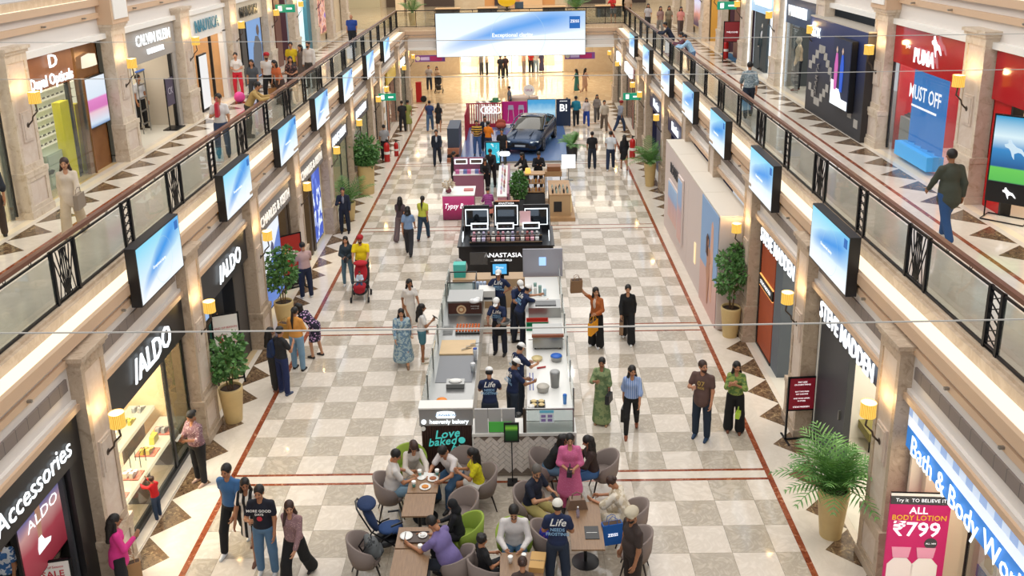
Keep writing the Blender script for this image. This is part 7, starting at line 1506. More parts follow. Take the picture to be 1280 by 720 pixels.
txt('lettering', 'Try it  TO BELIEVE IT', .085, TXW, t, (0, -.025, 1.975), 'S', .001); txt('lettering', 'ALL', .17, TXW, t, (-.02, -.025, 1.79), 'S', .001, bold=.006); txt('lettering', 'BODY LOTION', .13, YEL, t, (0, -.025, 1.66), 'S', .001, sx=.95, bold=.004); txt('lettering', '\u20b9799', .36, TXW, t, (-.02, -.025, 1.44), 'S', .001, bold=.012); MB().cyl((.22, -.024, 1.2), (.22, -.022, 1.2), .10, n=20).build('round_badge', CHAR, t); txt('badge_lettering', 'ALL 1499', .04, TXW, t, (.22, -.028, 1.2), 'S', .001)
for q, c in ((-.22, 'f0e8ea'), (.16, 'f4f0f0')): MB().prism([(q-.2, .37), (q+.2, .37), (q+.2, .8), (q+.1, .92), (q-.1, .92), (q-.2, .8)], 1, -.028, -.021).build('bottle_picture', mat('btl_'+c, c, .5), t); MB().prism([(q-.12, .93), (q+.12, .93), (q+.15, 1.12), (q-.15, 1.12)], 1, -.028, -.021).build('bottle_cap_picture', mat('cap_pink', 'e8a0c0', .5), t)
bx('base', BLACKM, t, -.4, .4, -.2, .2, 0, .03); bx('pole', BLACKM, t, -.02, .02, .02, .05, .03, .4)
t = easel(9.9, 40.3, .7, .9, 1.75, -8, 'dark red notice board on stand, right upper gallery', mat('notice_red', '8c2028', .5), z=4.8); txt('lettering', 'WELCOME', .1, TXW, t, (0, -.02, 1.3), 'S', .001)
tag(bx('door_mat', mat('mat_blue', '2c5a7a', .9), None, 10.0, 10.5, 39.8, 43.0, 4.803, 4.812), 'blue door mat on the right upper gallery', 'mat')
# ================================================================ people (feet or head of each located on its floor)
def F(u, v, z=0): p = at(u, v, z); return p.x, p.y
def who(label, pos, hd, pose='stand', **k):
    z = k.pop('z', 0); kind, a, b = pos
    H = k.get('H', 1.72 if k.get('sex', 'm') == 'm' else 1.62); k['H'] = H
    if kind == 'f': x, y = F(a, b, z)
    elif kind == 'h': x, y = F(a, b, z+H*.985)
    else: x, y = a, b
    return person(label, x, y, z, hd=hd, pose=pose, **k)
SBL = mat('shirt_blue', '8ab4d8', .6)
def shirt(i, lines, back=True, off=.0):
    """print on the back or front of a shirt, parts of the person"""
    r = i['root']; hd = R(i['hd']); px, py, pz = i['S'][0]-r.location.x, i['S'][1]-r.location.y, i['S'][2]-r.location.z
    c, s_ = math.cos(-hd), math.sin(-hd); lx, ly = px*c-py*s_, px*s_+py*c; sp = i['sp']; fw = i['fwd']
    for w, size, up_, m, sh in lines:
        d = .135+off
        txt('shirt_print', w, size, m, r, (lx, ly+sp[1]*up_-(d if back else -d)*fw[1], pz+sp[2]*up_-(d if back else -d)*fw[2]), 'S' if back else 'N', .001, shear=sh, bold=.004, rot=(R(90)-math.asin(sp[1]), 0, 0) if back else (R(90)+math.asin(sp[1]), 0, R(180)))
W_ = dict(sex='f', hair='long')
def held(info, side, c, label, w=.32, d=.12, h=.34, dz=.44, rz=0, kind='bag', **k):
    p = info[side]
    if kind == 'bag': return carry_bag(p[0], p[1], p[2]-dz, w, d, h, c, label, info['hd']+90+rz, name=k.pop('name', 'paper_bag'), **k)
def purse(info, side, c, label, w=.26, h=.18, dz=.3, out=.0, shift=(0, 0)):
    p = info[side]; t = thing('handbag', label, 'bag', (p[0]+shift[0], p[1]+shift[1], p[2]-dz), R(info['hd']+80)); m = mat('purse_'+c, c, .45)
    MB().prism([(-w/2, 0), (w/2, 0), (w/2*.85, h), (-w/2*.85, h)], 1, -.045, .045).build('bag_body', m, t); MB().tube([(-w*.3, 0, h), (-w*.26, 0, h+.1), (0, 0, h+.13), (w*.26, 0, h+.1), (w*.3, 0, h)], .008, 5).build('handle', m, t)
    return t
def phone(info, c='1a1a1e', label='', side='R'):
    p = info[side]; h = R(info['hd']); t = tag(MB().obox((0, 0, 0), (.075, .012, .15), (R(50), 0, 0)).build('phone', mat('phone_dark', c, .3), loc=(p[0]-math.sin(h)*.03, p[1]+math.cos(h)*.03, p[2]+.03), rz=h), label, 'phone'); return t
NVY = '1c2a4e'
# -- ground floor, left side
i = who('woman in bright pink jacket with long black hair by the lower left pilaster', ('h', 140, 647), -60, 'hand1', top='e0388c', sleeve='long', legs='wide', bot='1c1c20', over='jacket', skin=1, hem=.12, **W_); held(i, 'L', 'b48a5c', 'brown paper bag hanging from the arm of the pink jacket woman', dz=.55)
i = who('woman in dark patterned blouse behind the lower left sale poster', ('h', 50, 654), 200, 'stand', top='4a4038', tpat='no:8a7a68:18', sleeve='long', haircol='brown', legs='long', skin=2, mods=dict(hy=-30), **W_); purse(i, 'R', 'd8d4cc', 'white shoulder bag of the woman behind the lower left sale poster', .3, .26, .1)
who('person in blue printed top at the bottom left edge of the frame', ('h', 0, 668), 170, 'stand', sex='f', hair='long', top='3a6aa8', tpat='no:d8e0f0:10', H=1.6)
who('toddler in red jumper and jeans touching the shop window', ('f', 198, 648), 62, 'reach', H=.88, top='c8141c', sleeve='long', bot='2c3e58', shoe='c8b8a8', hair='curly', haircol='brown', mods=dict(lean=6, aL=(80, 6, 110, 4), aR=(80, 6, 110, 4)))
i = who('woman in speckled mauve blouse looking down at her phone, black trousers', ('f', 252, 603), 150, 'phone', top='7a5a62', tpat='dot:e8d8d4:34', sleeve='half', legs='long', bot='17171a', shoe='b89a8a', sex='f', hair='bun', build=1.25, H=1.62, skin=1); phone(i, label='phone in the hand of the woman in mauve speckled blouse')
who('man in blue polo and black trousers walking on the far left of four', ('h', 284, 579), 168, 'walk', top='3f6c9c', bot='141416', shoe='d8d8d8', H=1.78, skin=0)
who('woman in black and white striped short dress beside the blue polo man', ('h', 307, 597), 175, 'walk2', top='e8e0d4', tpat='sx:1a1a1c:9', legs='dress', shoe='6a4434', skin=1, mods=dict(hy=25), **W_)
i = who('man in navy print tee and light blue jeans among the four walkers', ('h', 324, 609), 178, 'hand1', top='171a28', bot='5a7c9c', shoe='c8c8c8', H=1.74, build=1.05); shirt(i, [('MORE GOOD', .07, .40, PAP, 0), ('DAYS', .06, .33, PAP, 0), ('\u25cf', .12, .24, mat('print_red', 'c82838', .6), 0)], False)
who('woman in mauve printed blouse and flared black trousers, right of four walkers', ('h', 363, 625), 165, 'walk', top='8a6a6c', tpat='dot:c8a8a0:40', sleeve='long', legs='wide', bot='121214', haircol='brown', skin=2, build=1.05, mods=dict(hy=30), sex='f', hair='longf', H=1.63)
i = who('man in black tee and navy jeans with hands together near the potted tree', ('f', 356, 492), -35, 'hand1', top='26262a', bot='1f2c58', shoe='44506c', H=1.72)
i = who('woman in dark blue top behind the black tee man', ('f', 344, 487), -60, 'stand', top='20345c', sleeve='half', legs='long', bot='2a2826', shoe='8a5c4a', skin=1, **W_); held(i, 'L', '1660b4', 'bright blue carry bag of the woman in dark blue', .34, .1, .36, .38, name='carry_bag')
who('woman in orange top with thick black ponytail, light jeans, seen from behind', ('f', 374, 462), -20, 'front', top='e09a48', sleeve='half', legs='long', bot='7fa0b8', shoe='1c1c1c', sex='f', hair='plait', build=1.15, H=1.68)
i = who('woman in black floral dress bending over by the orange topped woman', ('f', 397, 446), 70, 'bend', top='1e1c30', tpat='fl:c8a0c8:16', legs='dress', skin=2, sex='f', hair='long'); held(i, 'L', 'b8863c', 'large brown paper bag held by the bending woman', .42, .16, .4, .30)
who('man in pale pink shirt photographing the red advert, back to us', ('f', 384, 372), 35, 'phone', top='c0a09c', bot='1c2640', shoe='d8d8d4', H=1.74, build=1.1)
who('man in dark suit with lanyard standing before the palm, facing us', ('f', 432, 291), 185, 'hand1', top='1d2436', sleeve='long', over='jacket', bot='1a2030', open_='8a8c98', shoe='17171a', H=1.72)
i = who('woman in dark teal top and blue jeans walking beside the stroller', ('f', 436, 357), 182, 'front', top='2c3a44', sleeve='long', legs='skinny', bot='5f7d8c', shoe='d8d8d8', skin=2, **W_); purse(i, 'R', '20242c', 'small dark bag worn by the woman in teal top', .22, .14, .1)
i = who('man in yellow tee and red turban pushing the red stroller', ('w', -4.42, 26.3), 182, 'push', top='f0d414', bot='2a2c30', hair='turban', capc='a81c24', beard='black', H=1.76, build=1.2); stroller(-4.35, 25.45, 182, 'red and black stroller pushed by the man in the red turban', 'b81c28', 'a81828')
person('baby in pale blue outfit sitting in the red stroller', -4.35, 25.40, .12, H=.72, hd=182, pose='sitback', top='c8d4e0', sleeve='long', bot='3c4c70', seat=.33, hair='short', shoe='b81c28')
who('woman in dark top with long dark hair walking away, left of blue shirt', ('f', 502, 300), -8, 'walk', top='4a3c40', legs='wide', bot='6a5a5c', **W_)
who('person in light blue tee and dark grey trousers walking away', ('f', 512, 318), -6, 'walk2', top='7e98bc', bot='2e2e34', shoe='1c1c1c', hair='bob', sex='f', H=1.72)
who('woman in lime yellow top and dark jeans, long ponytail, walking away', ('f', 530, 299), -12, 'walk', top='c8cc4c', legs='long', bot='2a4258', shoe='5a3028', sex='f', hair='plait', build=1.15)
who('man in dark suit walking towards us near the car platform', ('f', 547, 206), 180, 'walk', top='1c2434', sleeve='long', over='jacket', bot='1c2434', open_='c8ccd4', shoe='141416')
i = who('woman in white crop top and white skirt behind the floral dress', ('f', 514, 416), -150, 'walk', top='e8e0d8', legs='skirt', bot='e4dcd0', shoe='c8a890', skin=1, **W_); purse(i, 'L', '1a1a1c', 'small black shoulder bag of the woman in white', .18, .16, .12)
who('woman in pale blue floral kurta dress with black headband', ('f', 505, 456), 188, 'walk2', top='a9bcc0', tpat='no:6a88a0:16', sleeve='long', legs='long_dress', bot='b8b0a8', shoe='8a6a50', sex='f', hair='bob', build=1.3, H=1.58, skin=2)
i = who('girl in white tee and denim shorts with long black hair', ('f', 529, 452), -75, 'hand1', top='e4e0dc', legs='shorts', bot='4a7a88', shoe='d8d0c0', H=1.58, skin=1, **W_); phone(i, '8a4a5c', 'dark pink phone held by the girl in denim shorts')
who('man in grey tee and black trousers beside the red extinguisher', ('f', 482, 200), 10, 'stand', top='9a9a9c', bot='17171a')
who('person in black uniform at the far left shop front', ('f', 504, 165), 20, 'stand', top='1c1c20', bot='1c1c20'); who('person in olive kurta beside the black uniform, far left', ('f', 511, 164), -20, 'stand', top='8c9048', legs='kurta', bot='b8ac90')
who('man in blue tee and jeans walking away at far left', ('f', 538, 164), 0, 'walk', top='2a3e6c', bot='4a6484'); who('woman in black dress walking beside the blue tee man', ('f', 549, 165), 0, 'walk2', top='1c1c22', legs='dress', shoe='c8a080', **W_)
who('man in grey and black top beside the far pushchair', ('f', 537, 113), 178, 'stand', top='a8a09c', bot='2a3444', hair='short'); who('woman in beige top behind the far pushchair', ('f', 547, 112), 182, 'push', top='c0a488', bot='38343a', **W_); p = F(549, 115); stroller(p[0], p[1]-.1, 180, 'dark pushchair at the far end of the hall', '2c2a2c', '3a3836')
for k, (u, v, l, c, b) in enumerate(((626, 98, 'left one of the dark dressed couple near the bright store', '1c1e28', '1c1e28'), (632, 97, 'right one of the dark dressed couple near the bright store', '38242c', '1c1e28'), (602, 93, 'man in grey trousers inside the bright store, left', '8a8480', '4a4a50'), (609, 93, 'person in beige top inside the bright store, left', 'd8c8b0', '3a3838'), (655, 91, 'person in peach top inside the bright store', 'd8a890', '8a7a78'), (664, 90, 'person in red top inside the bright store', 'b82c2c', '2a2a30'), (670, 90, 'person in white top inside the bright store', 'd0ccc8', '8aa0b0'), (677, 90, 'woman in dark purple dress inside the bright store', '4a4460', '4a4460'))):
    who(l, ('f', u, v+1), 0 if k < 2 else (30*k) % 360, 'stand', top=c, bot=b, sex='f' if k == 7 else 'm', legs='long_dress' if k == 7 else 'long')
# -- car show and kiosks
who('man in yellow and black striped tee and jeans on the car platform', ('f', 597, 194), 175, 'front', z=.1, top='d8a83c', tpat='st:20202a:9', bot='4a6a9c', build=1.1)
who('man in dark suit behind the orange tee on the platform', ('f', 607, 188), 190, 'stand', z=.1, top='1c2434', sleeve='long', open_='d8d8d8', bot='1c2434'); who('person in bright orange tee on the car platform, back to us', ('f', 611, 196), -30, 'front', z=.1, top='f08418', bot='2a3450')
who('person in black standing behind the turquoise display', ('w', -.35, 41.25), 180, 'stand', top='1c1c22', bot='1c1c22'); who('dark haired person seated at the kiosk beyond the sea screen', ('h', 653, 117), 160, 'sit', H=1.6, top='5a6068', bot='1c1c22', mods={})if False else who('dark dressed person at the kiosk beyond the sea screen', ('w', -.1, 53.0), 100, 'stand', top='6a7078', bot='1c1c22')
i = who('woman in black uniform standing at left end of the pink kiosk', ('f', 568, 236), -60, 'hand1', top='1b1b1e', sleeve='long', bot='1b1b1e', sex='f', hair='bun'); 
who('beauty artist in black leaning over the customer at pink kiosk', ('f', 606, 243), 195, 'work', top='1b1b1e', sleeve='long', bot='1b1b1e', sex='f', hair='bob', haircol='brown'); who('man in black behind the beauty artist at pink kiosk', ('f', 615, 233), 170, 'work', top='202024', sleeve='long', bot='1b1b1e')
who('customer in pink plaid shirt seated on the salmon chair, back to us', ('w', -.72, 32.75), 10, 'sit', top='b05a98', tpat='st:7a3070:16', sleeve='long', bot='2a2a30', sex='f', hair='bun', seat=.46)
who('person in black seated at the wooden kiosk, left of two', ('w', .72, 37.2), 130, 'work', top='17171a', sleeve='long', bot='17171a', hair='long', sex='f'); who('man in black resting face on hands at the wooden kiosk', ('w', 1.25, 37.0), 185, 'phone', top='1b1b20', sleeve='long', bot='17171a', mods=dict(lean=20))
who('woman in black sitting at the left lit mirror of black kiosk', ('w', -.98, 28.25), 182, 'sit', top='141418', sleeve='short', bot='141418', sex='f', hair='bob', seat=.62, H=1.66)
who('woman in grey blouse in profile at the right lit mirror', ('w', .90, 28.25), 82, 'sit', top='a09488', sleeve='long', bot='2a2a2c', sex='f', hair='pony', haircol='brown', seat=.6)
# -- ground floor, right side
FR = [(709, 158, 'woman in purple top walking away, leftmost of the far right group', '6c2c5c', '2c3a58', 'f', 0), (720, 158, 'man in teal shirt walking away, far right group', '1c7c94', '20242c', 'm', 0), (733, 158, 'woman in white blouse and royal blue trousers, far right group', 'd8ccc8', '2448a0', 'f', 180), (746, 153, 'woman in grey dress walking, far right group', '8a8078', '5a5450', 'f', 180), (755, 164, 'man in beige shirt walking towards us, far right group', 'c0b4a4', '6a5c50', 'm', 180), (775, 165, 'man in grey shirt and red turban facing the far right shop', '8c909c', '2a3a58', 'm', -60)]
for k, (u, v, l, c, b, sx_, h) in enumerate(FR): who(l, ('f', u, v), h, 'walk' if k % 2 else 'walk2', top=c, bot=b, sex=sx_, hair='turban' if 'turban' in l else ('long' if sx_ == 'f' else 'short'), capc='8c1c24', sleeve='half')
who('woman in teal long dress strolling on the far hall floor', ('f', 721, 116), 70, 'walk', top='3a7c74', legs='long_dress', bot='3a7c74', **W_); who('woman in peach dress strolling beside the teal dress, far hall', ('f', 731, 115), -60, 'walk2', top='d0a488', legs='kurta', bot='d0a488', **W_)
who('man in black tee and black jeans near the fern planter', ('f', 740, 211), 0, 'stand', top='17171a', bot='202838'); who('man in white tee and navy jeans striding away', ('f', 763, 212), -8, 'walk', top='d8dce0', bot='24304a', shoe='e8e8e8', H=1.8); i = who('woman in short black dress walking on the red strip', ('f', 780, 212), 0, 'walk2', top='17171c', legs='dress', shoe='5a2c24', sex='f', hair='long', sleeve='long')
i = who('woman in rust jacket waving a paper bag beside the kiosk', ('f', 745, 433), 150, 'stand', top='b0602c', sleeve='long', over='jacket', open_='e0c8b8', legs='wide', bot='141416', shoe='d8d8d8', skin=2, H=1.66, mods=dict(aR=(140, 34, 150, -12), aL=(10, 12, 80, 20), hy=40), **W_)
carry_bag(i['R'][0]-.08, i['R'][1], i['R'][2]-.22, .30, .12, .38, '8a6a4c', 'brown paper bag raised high in the hand of the rust jacket woman', 8, tilt=14); held(i, 'L', 'e89c14', 'mustard yellow tote bag on the arm of the rust jacket woman', .42, .1, .34, .5, name='tote_bag')
i = who('woman all in black crop top and wide trousers with paper bag', ('f', 784, 427), 172, 'walk2', top='141416', sleeve='long', legs='wide', bot='141416', shoe='e4e4e0', skin=2, H=1.66, sex='f', hair='pony'); held(i, 'R', '8a6c50', 'brown paper bag carried by the woman all in black', .26, .1, .36, .42)
i = who('woman in olive green saree with long plait standing by the kiosk', ('f', 752, 529), 165, 'hand1', top='6a8058', tpat='no:8c9a6c:9', sleeve='half', legs='saree', shoe='9a7a58', sex='f', hair='plait', H=1.6, skin=1); purse(i, 'L', '222226', 'black handbag at the hip of the woman in saree', .28, .2, .02, shift=(.0, -.16))
i = who('woman in blue striped blouse and black trousers walking with black bag', ('f', 789, 541), 172, 'walk', top='6e8cc0', tpat='sx:a8b8d8:22', sleeve='half', legs='skinny', bot='141416', shoe='8a4c30', H=1.66, mods=dict(hy=20), **W_); purse(i, 'R', '141416', 'black tote handbag of the woman in blue blouse', .26, .3, .44)
i = who('man in brown print tee and dark jeans looking left, beard', ('f', 876, 547), 150, 'hand1', top='5e4640', bot='1c2c3e', shoe='1f3a58', H=1.82, beard='brown', haircol='brown', hair='short', skin=4, build=1.08, mods=dict(hy=50, hp=-4), hem=.05); shirt(i, [('07', .16, .36, mat('print_gold', 'b89a50', .6), 0), ('RIDE', .07, .26, mat('print_gold', 'b89a50', .6), 0)], False)
i = who('woman in green floral top and wide black trousers, hand on neck', ('f', 917, 539), 165, 'stand', top='8a9a4c', tpat='no:5c7a40:14', sleeve='half', legs='wide', bot='141416', shoe='7a4a34', H=1.66, mods=dict(aL=(30, 12, 150, 60), aR=(26, 10, 140, 30), hy=20), **W_); purse(i, 'L', 'a4c43c', 'small lime green bag at the hip of the woman in green top', .2, .12, .75, shift=(.15, -.1))
# -- bakery kiosk staff
for k, (x, y, hd, ps, l) in enumerate(((-.2, 17.45, 0, 'work', 'kiosk worker in navy tee and white cap, front left, back to us'), (.28, 17.9, -62, 'work', 'kiosk worker in navy tee and white cap at front of right worktop'), (.40, 18.65, -50, 'work', 'kiosk worker in navy tee and white cap, second along the right worktop'), (-.08, 21.6, 165, 'work', 'kiosk worker with black apron holding a steel bowl, facing us'), (-.12, 23.3, 170, 'hips', 'kiosk worker by the till screen, facing us'), (.38, 22.75, 205, 'work', 'kiosk worker standing just behind the reaching one'), (.42, 22.2, -65, 'reach', 'kiosk worker reaching far over the right worktop'))):
    i = who(l, ('w', x, y), hd, ps, top=NVY, bot='2a3442' if k < 3 else '1c2232', hair='cap', capc='e8e6e2', H=1.68, apron='141418' if k in (0, 3, 5, 6) else None, skin=k % 4, mods=dict(lean=8) if k < 3 else {})
    shirt(i, [('Life', .17, .44, PAP, .3), ('NEEDS', .075, .32, SBL, 0), ('FROSTING', .075, .25, SBL, 0)], back=k not in (3, 4))
    if k == 3: t = thing('mixing_bowl', 'round steel mixing bowl held by the aproned kiosk worker', 'bowl', (x+.12, y-.36, 1.0)); MB().lathe([(.08, 0), (.16, .06), (.18, .12), (.17, .12), (.14, .06), (.001, .02)], 20, cap=False).build('bowl_body', STEEL, t, True)
# -- cafe guests
who('man in white tee and pale jeans seated at left end of the cafe table', ('w', -2.0, 14.92), -72, 'sit', top='dcd6d0', bot='7f9cb0', shoe='c8c4bc', H=1.7, build=1.15, mods=dict(hy=-15))
who('woman in cream clothes with long brown hair seated on the green chair', ('w', -1.70, 15.68), 200, 'sitlow', top='d8cfc4', sleeve='long', bot='c8bcae', legs='wide', haircol='brown', sex='f', hair='longf', H=1.66, skin=2, mods=dict(aL=(50, 12, 70, 10)))
who('man in white tee and blue jeans eating at the cafe table, head bowed', ('w', -.82, 15.45), 145, 'sitlow', top='dcd4d0', bot='3c5c7c', shoe='2a2a2a', H=1.72, build=1.1)
who('woman in yellow top and white shorts with long black hair at cafe table', ('w', -.34, 15.06), 100, 'sit', top='d8d01c', tpat='no:c8b818:12', legs='shorts', bot='e8e4dc', shoe='a06a50', H=1.6, mods=dict(aL=(30, 10, 118, 30), aR=(30, 10, 118, 30)), **W_)
who('man in purple tee leaning on the table, back to us', ('w', -.72, 12.85), 62, 'sitlow', top='77699c', bot='1e2430', H=1.74, build=1.25, hem=.04)
who('child with black headscarf seated on the green chair beside purple tee', ('w', -.62, 13.58), 85, 'sit', H=1.4, top='1a1a1e', sleeve='long', bot='1a1a1e', hair='scarf', capc='17171a', sex='f')
who('boy with curly hair in black print tee at the bottom edge', ('h', 599, 681), -62, 'sitback', top='17171a', bot='2a2a2e', hair='curly', H=1.5, skin=0) if False else who('boy with curly hair in black print tee at the bottom edge', ('w', -.14, 12.62), -62, 'sitback', top='17171a', tpat=None, bot='2a2a2e', hair='curly', H=1.45)
who('smiling bearded man in white shirt seated facing us with cups', ('w', .34, 13.30), 180, 'sit', top='e0dad6', sleeve='long', bot='4a6c88', H=1.76, beard='grey', build=1.1, skin=2)
i = who('man in navy polo with glasses and grey beard seated at long table', ('w', .64, 14.42), -125, 'sit', top='141c30', bot='b8a868', H=1.76, haircol='grey', beard='grey', glasses=True, skin=2, build=1.15, mods=dict(hy=-35, hp=16, aL=(34, 10, 108, 30), aR=(34, 10, 108, 30))); phone(i, label='phone in the hands of the navy polo man')
who('woman in black top and jeans with long curly black hair, leaning forward', ('w', .98, 15.55), -85, 'sitlow', top='141416', bot='56748c', H=1.62, **W_)
i = who('woman in pink kurta standing with folded hands among the cafe chairs', ('w', 1.38, 14.98), 180, 'front', top='cc6490', tpat='dot:e090b0:40', sleeve='half', legs='kurta', bot='c45a88', H=1.62, sex='f', hair='bun', build=1.2, skin=2, glasses=True); purse(i, 'L', '28242a', 'small dark clutch in the hand of the pink kurta woman', .2, .1, .05)
who('woman in brown top with long black hair seated right of the pink kurta', ('w', 1.86, 15.42), 95, 'sit', top='3a2a26', bot='3c6494', sleeve='long', H=1.62, **W_)
i = who('cafe waiter in navy tee, cream cap and jeans, back to us', ('w', 1.06, 12.78), -4, 'front', top=NVY, bot='243044', hair='cap', capc='dcd8cc', H=1.72, apron=None, skin=0)
shirt(i, [('Life', .19, .46, PAP, .3), ('NEEDS', .08, .33, SBL, 0), ('FROSTING', .08, .25, SBL, 0)])
who('woman draped in cream shawl seated right of the long table', ('w', 2.36, 14.02), 62, 'sitlow', top='e2d8c6', tpat='no:cabba0:7', sleeve='wide', legs='long_dress', bot='e0d4c0', H=1.6, sex='f', hair='bun', haircol='brown')
who('man in brown polo and trousers with cream turban, bottom right of cafe', ('w', 2.26, 12.5), 112, 'stand', top='3c302c', bot='2c221e', hair='turban', capc='c8bca4', beard='black', H=1.76, build=1.15, skin=1, mods=dict(hy=15, hp=18))
who('dark haired person at the bottom edge of the cafe, back of head', ('w', .48, 11.9), 0, 'sit', top='4a3a34', bot='2a2a2e', hair='bun', haircol='brown', sex='f', H=1.5)
i = who('person in green shirt walking behind the 40 percent poster', ('h', 266, 391), -95, 'stand', top='1f5a4c', sleeve='long', bot='20242c', H=1.68)
# -- upper gallery, left
Z = 4.8
who('man in dark top and brown trousers walking off the left edge, upper gallery', ('w', -10.05, 17.35), 30, 'walk', z=Z, top='20242c', bot='4a3c32', sleeve='half', H=1.74); i = who('woman in cream jumpsuit with beige shoulder bag, upper left gallery', ('h', 80, 197), 196, 'walk', z=Z, top='d8c8b4', sleeve='long', legs='wide', bot='cdb99c', shoe='2a2422', skin=2, haircol='brown', sex='f', hair='bob', H=1.68, hem=.1); purse(i, 'L', '8c7c6c', 'large grey beige shoulder bag of the cream jumpsuit woman', .42, .30, .14, shift=(.08, 0))
i = who('man in white tee with red bag leaning at the upper left balustrade', ('h', 272, 119), 200, 'hand1', z=Z, top='d8d4d0', bot='3a4a6a', H=1.74, mods=dict(hy=-35)); purse(i, 'R', 'b01830', 'bright red bag carried by the man in white tee', .34, .36, .1)
who('woman in white tee and red trousers, upper left gallery', ('h', 294, 67), 190, 'front', z=Z, top='e0dcd8', bot='d8283c', legs='skinny', sex='f', hair='pony', skin=2); who('woman in dark grey top behind the red trousers woman', ('h', 314, 76), 185, 'stand', z=Z, top='4a4e54', bot='3a3c40', **W_)
t = thing('toy_bag', 'bright pink child bag on the floor beside red trousered woman', 'bag', (-9.6, 32.4, 4.8)); v, q = sdf_mesh([el((0, 0, .2), (.2, .16, .2))], .03, .02); np_obj('bag_body', v, q, [mat('hot_pink', 'e84a9c', .5)], t)
who('man in khaki shirt leaning on the upper left balustrade', ('h', 318, 108), 245, 'railing', z=Z, top='b8985c', sleeve='half', bot='3a342c', H=1.7) if False else who('man in khaki shirt leaning on the upper left balustrade', ('w', -7.55, 26.6), -80, 'railing', z=Z, top='b8985c', sleeve='long', bot='3a342c')
who('bearded man in white tee and red turban walking, upper left gallery', ('h', 333, 66), 182, 'walk', z=Z, top='d8d4d0', bot='141416', hair='turban', capc='b01c24', beard='black', H=1.76, build=1.1); i = who('woman in orange top bending beside the group, upper left gallery', ('w', -7.95, 31.9), 150, 'stand', z=Z, top='c8683c', legs='wide', bot='4a3a34', mods=dict(lean=20), **W_); held(i, 'R', '9c6c3c', 'brown paper bag of the orange top woman, upper gallery', .3)
who('woman in dark floral dress with curly hair, upper left gallery', ('w', -7.65, 32.4), 195, 'front', z=Z, top='3a2c2c', tpat='fl:8a5a4a:14', legs='kurta', bot='3a2c2c', **W_); who('young man in yellow shirt at back of the upper left group', ('h', 363, 54), 180, 'stand', z=Z, top='d8b81c', bot='4a4440'); who('woman in taupe dress in the upper left group', ('h', 375, 57), 150, 'stand', z=Z, top='6c5f58', legs='dress', **W_); who('tall bearded man in white shirt in the upper left group', ('h', 385, 53), 160, 'stand', z=Z, top='d4ccc4', sleeve='long', bot='4a4440', beard='black', H=1.8, build=1.1)
who('stout man in royal blue polo far along the upper left gallery', ('f', 441, 56, ) if False else ('w', -8.1, 47.3), 175, 'stand', z=Z, top='1c3c88', bot='1a1c24', hair='bald', build=1.5, H=1.74)
who('shop clerk in white shirt inside the grey fronted shop', ('w', -11.4, 28.1), -110, 'stand', z=Z, top='d8d8dc', bot='17171a', H=1.7)
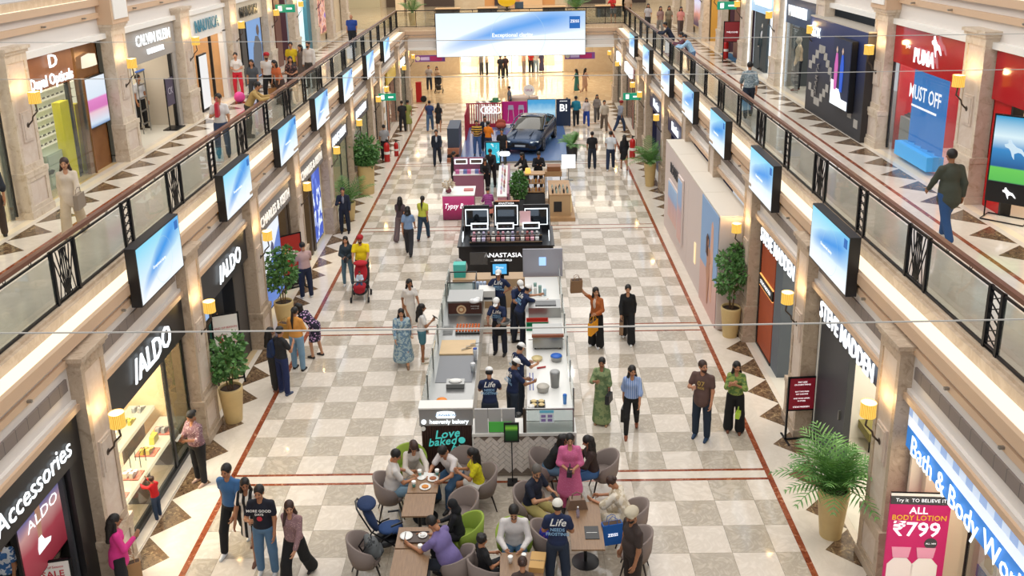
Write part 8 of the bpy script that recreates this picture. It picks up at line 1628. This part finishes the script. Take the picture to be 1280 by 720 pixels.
# -- upper gallery, right
who('person in red tee and grey shorts at far right gallery corner', ('w', 6.45, 57.9), 150, 'railing', z=Z, top='cc2c24', legs='shorts', bot='6a6a70', mods=dict(lean=12)); who('person in beige shirt beside the red tee, far right corner', ('w', 7.35, 57.6), 160, 'stand', z=Z, top='b89a7c', bot='3a342e'); who('girl in white and dark outfit, far right upper gallery', ('w', 7.9, 52.6), 180, 'walk', z=Z, top='c8c0bc', bot='3a3838', **W_)
for k, (x, y, c, b, l) in enumerate(((8.3, 50.6, 'a08078', '8a847c', 'woman in dusty rose top, left of the upper right trio'), (8.8, 50.8, '8a8068', '6a604c', 'woman in khaki top, middle of the upper right trio'), (9.35, 50.2, 'e09488', '5a4c48', 'woman in coral blouse, right of the upper right trio'))): who(l, ('w', x, y), 180, 'walk' if k else 'walk2', z=Z, top=c, bot=b, **W_)
who('man in navy jacket leaning on the upper right balustrade', ('w', 7.5, 41.6), 75, 'railing', z=Z, top='1c2438', sleeve='long', bot='1a1e2a'); who('man in light blue checked shirt leaning on upper right balustrade', ('w', 7.5, 36.6), 70, 'railing', z=Z, top='88b0d0', tpat='no:a8c8e0:30', sleeve='long', bot='5a7494', hair='cap', capc='20222a')
who('person in mauve leaning beside the light blue checked shirt', ('w', 7.52, 37.5), 80, 'railing', z=Z, top='6a4050', sleeve='long', bot='5a4440')
i = who('man in grey patterned shirt and dark jeans walking on upper right gallery', ('h', 938, 78), -6, 'walk', z=Z, top='6c7c84', tpat='no:98a4a8:20', sleeve='half', bot='1c2838', H=1.76); i = who('man in olive shirt and blue jeans walking near the red shop, back to us', ('h', 1193, 188), 10, 'walk', z=Z, top='44483c', sleeve='long', bot='2c5080', shoe='d0ccc4', H=1.8, build=1.2, hem=.1, skin=1)
# -- shop dummies
DUM = mat('dummy_skin', 'c8beb0', .4)
def dummy(label, x, y, z, hd, **k):
    i = person(label, x, y, z, hd=hd, pose='stand', hair='none', **k); r = i['root']; r.name = 'mannequin'; r['category'] = 'mannequin'; b = [c for c in r.children if c.name.startswith('body')][0]; b.data.materials.clear(); [b.data.materials.append(DUM) for _ in range(3)]
dummy('mannequin in beige jacket and dark trousers in the suit window', 10.55, 32.6, 4.85, 70, H=1.9, top='c8b498', sleeve='long', over='jacket', open_='1c1c20', bot='1c2230', shoe='5a3020'); dummy('mannequin in dark green suit in the farther suit window', 10.6, 37.6, 4.85, 110, H=1.9, top='28383c', sleeve='long', over='jacket', open_='d8d8dc', bot='20303a')
dummy('mannequin in black puffer jacket in the red shop window', 10.7, 20.3, 4.85, 80, H=1.85, top='1e2024', sleeve='long', over='jacket', bot='2c2e30', build=1.15); dummy('mannequin in dark suit behind the red notice board', 10.8, 41.6, 4.85, 120, H=1.85, top='24222a', sleeve='long', over='jacket', open_='d8d8dc', bot='d8d4cc')
dummy('mannequin in green dress in the upper left dark shop', -10.8, 34.95, 4.85, -100, H=1.7, top='1c7a44', sex='f', legs='dress')
finish_text()
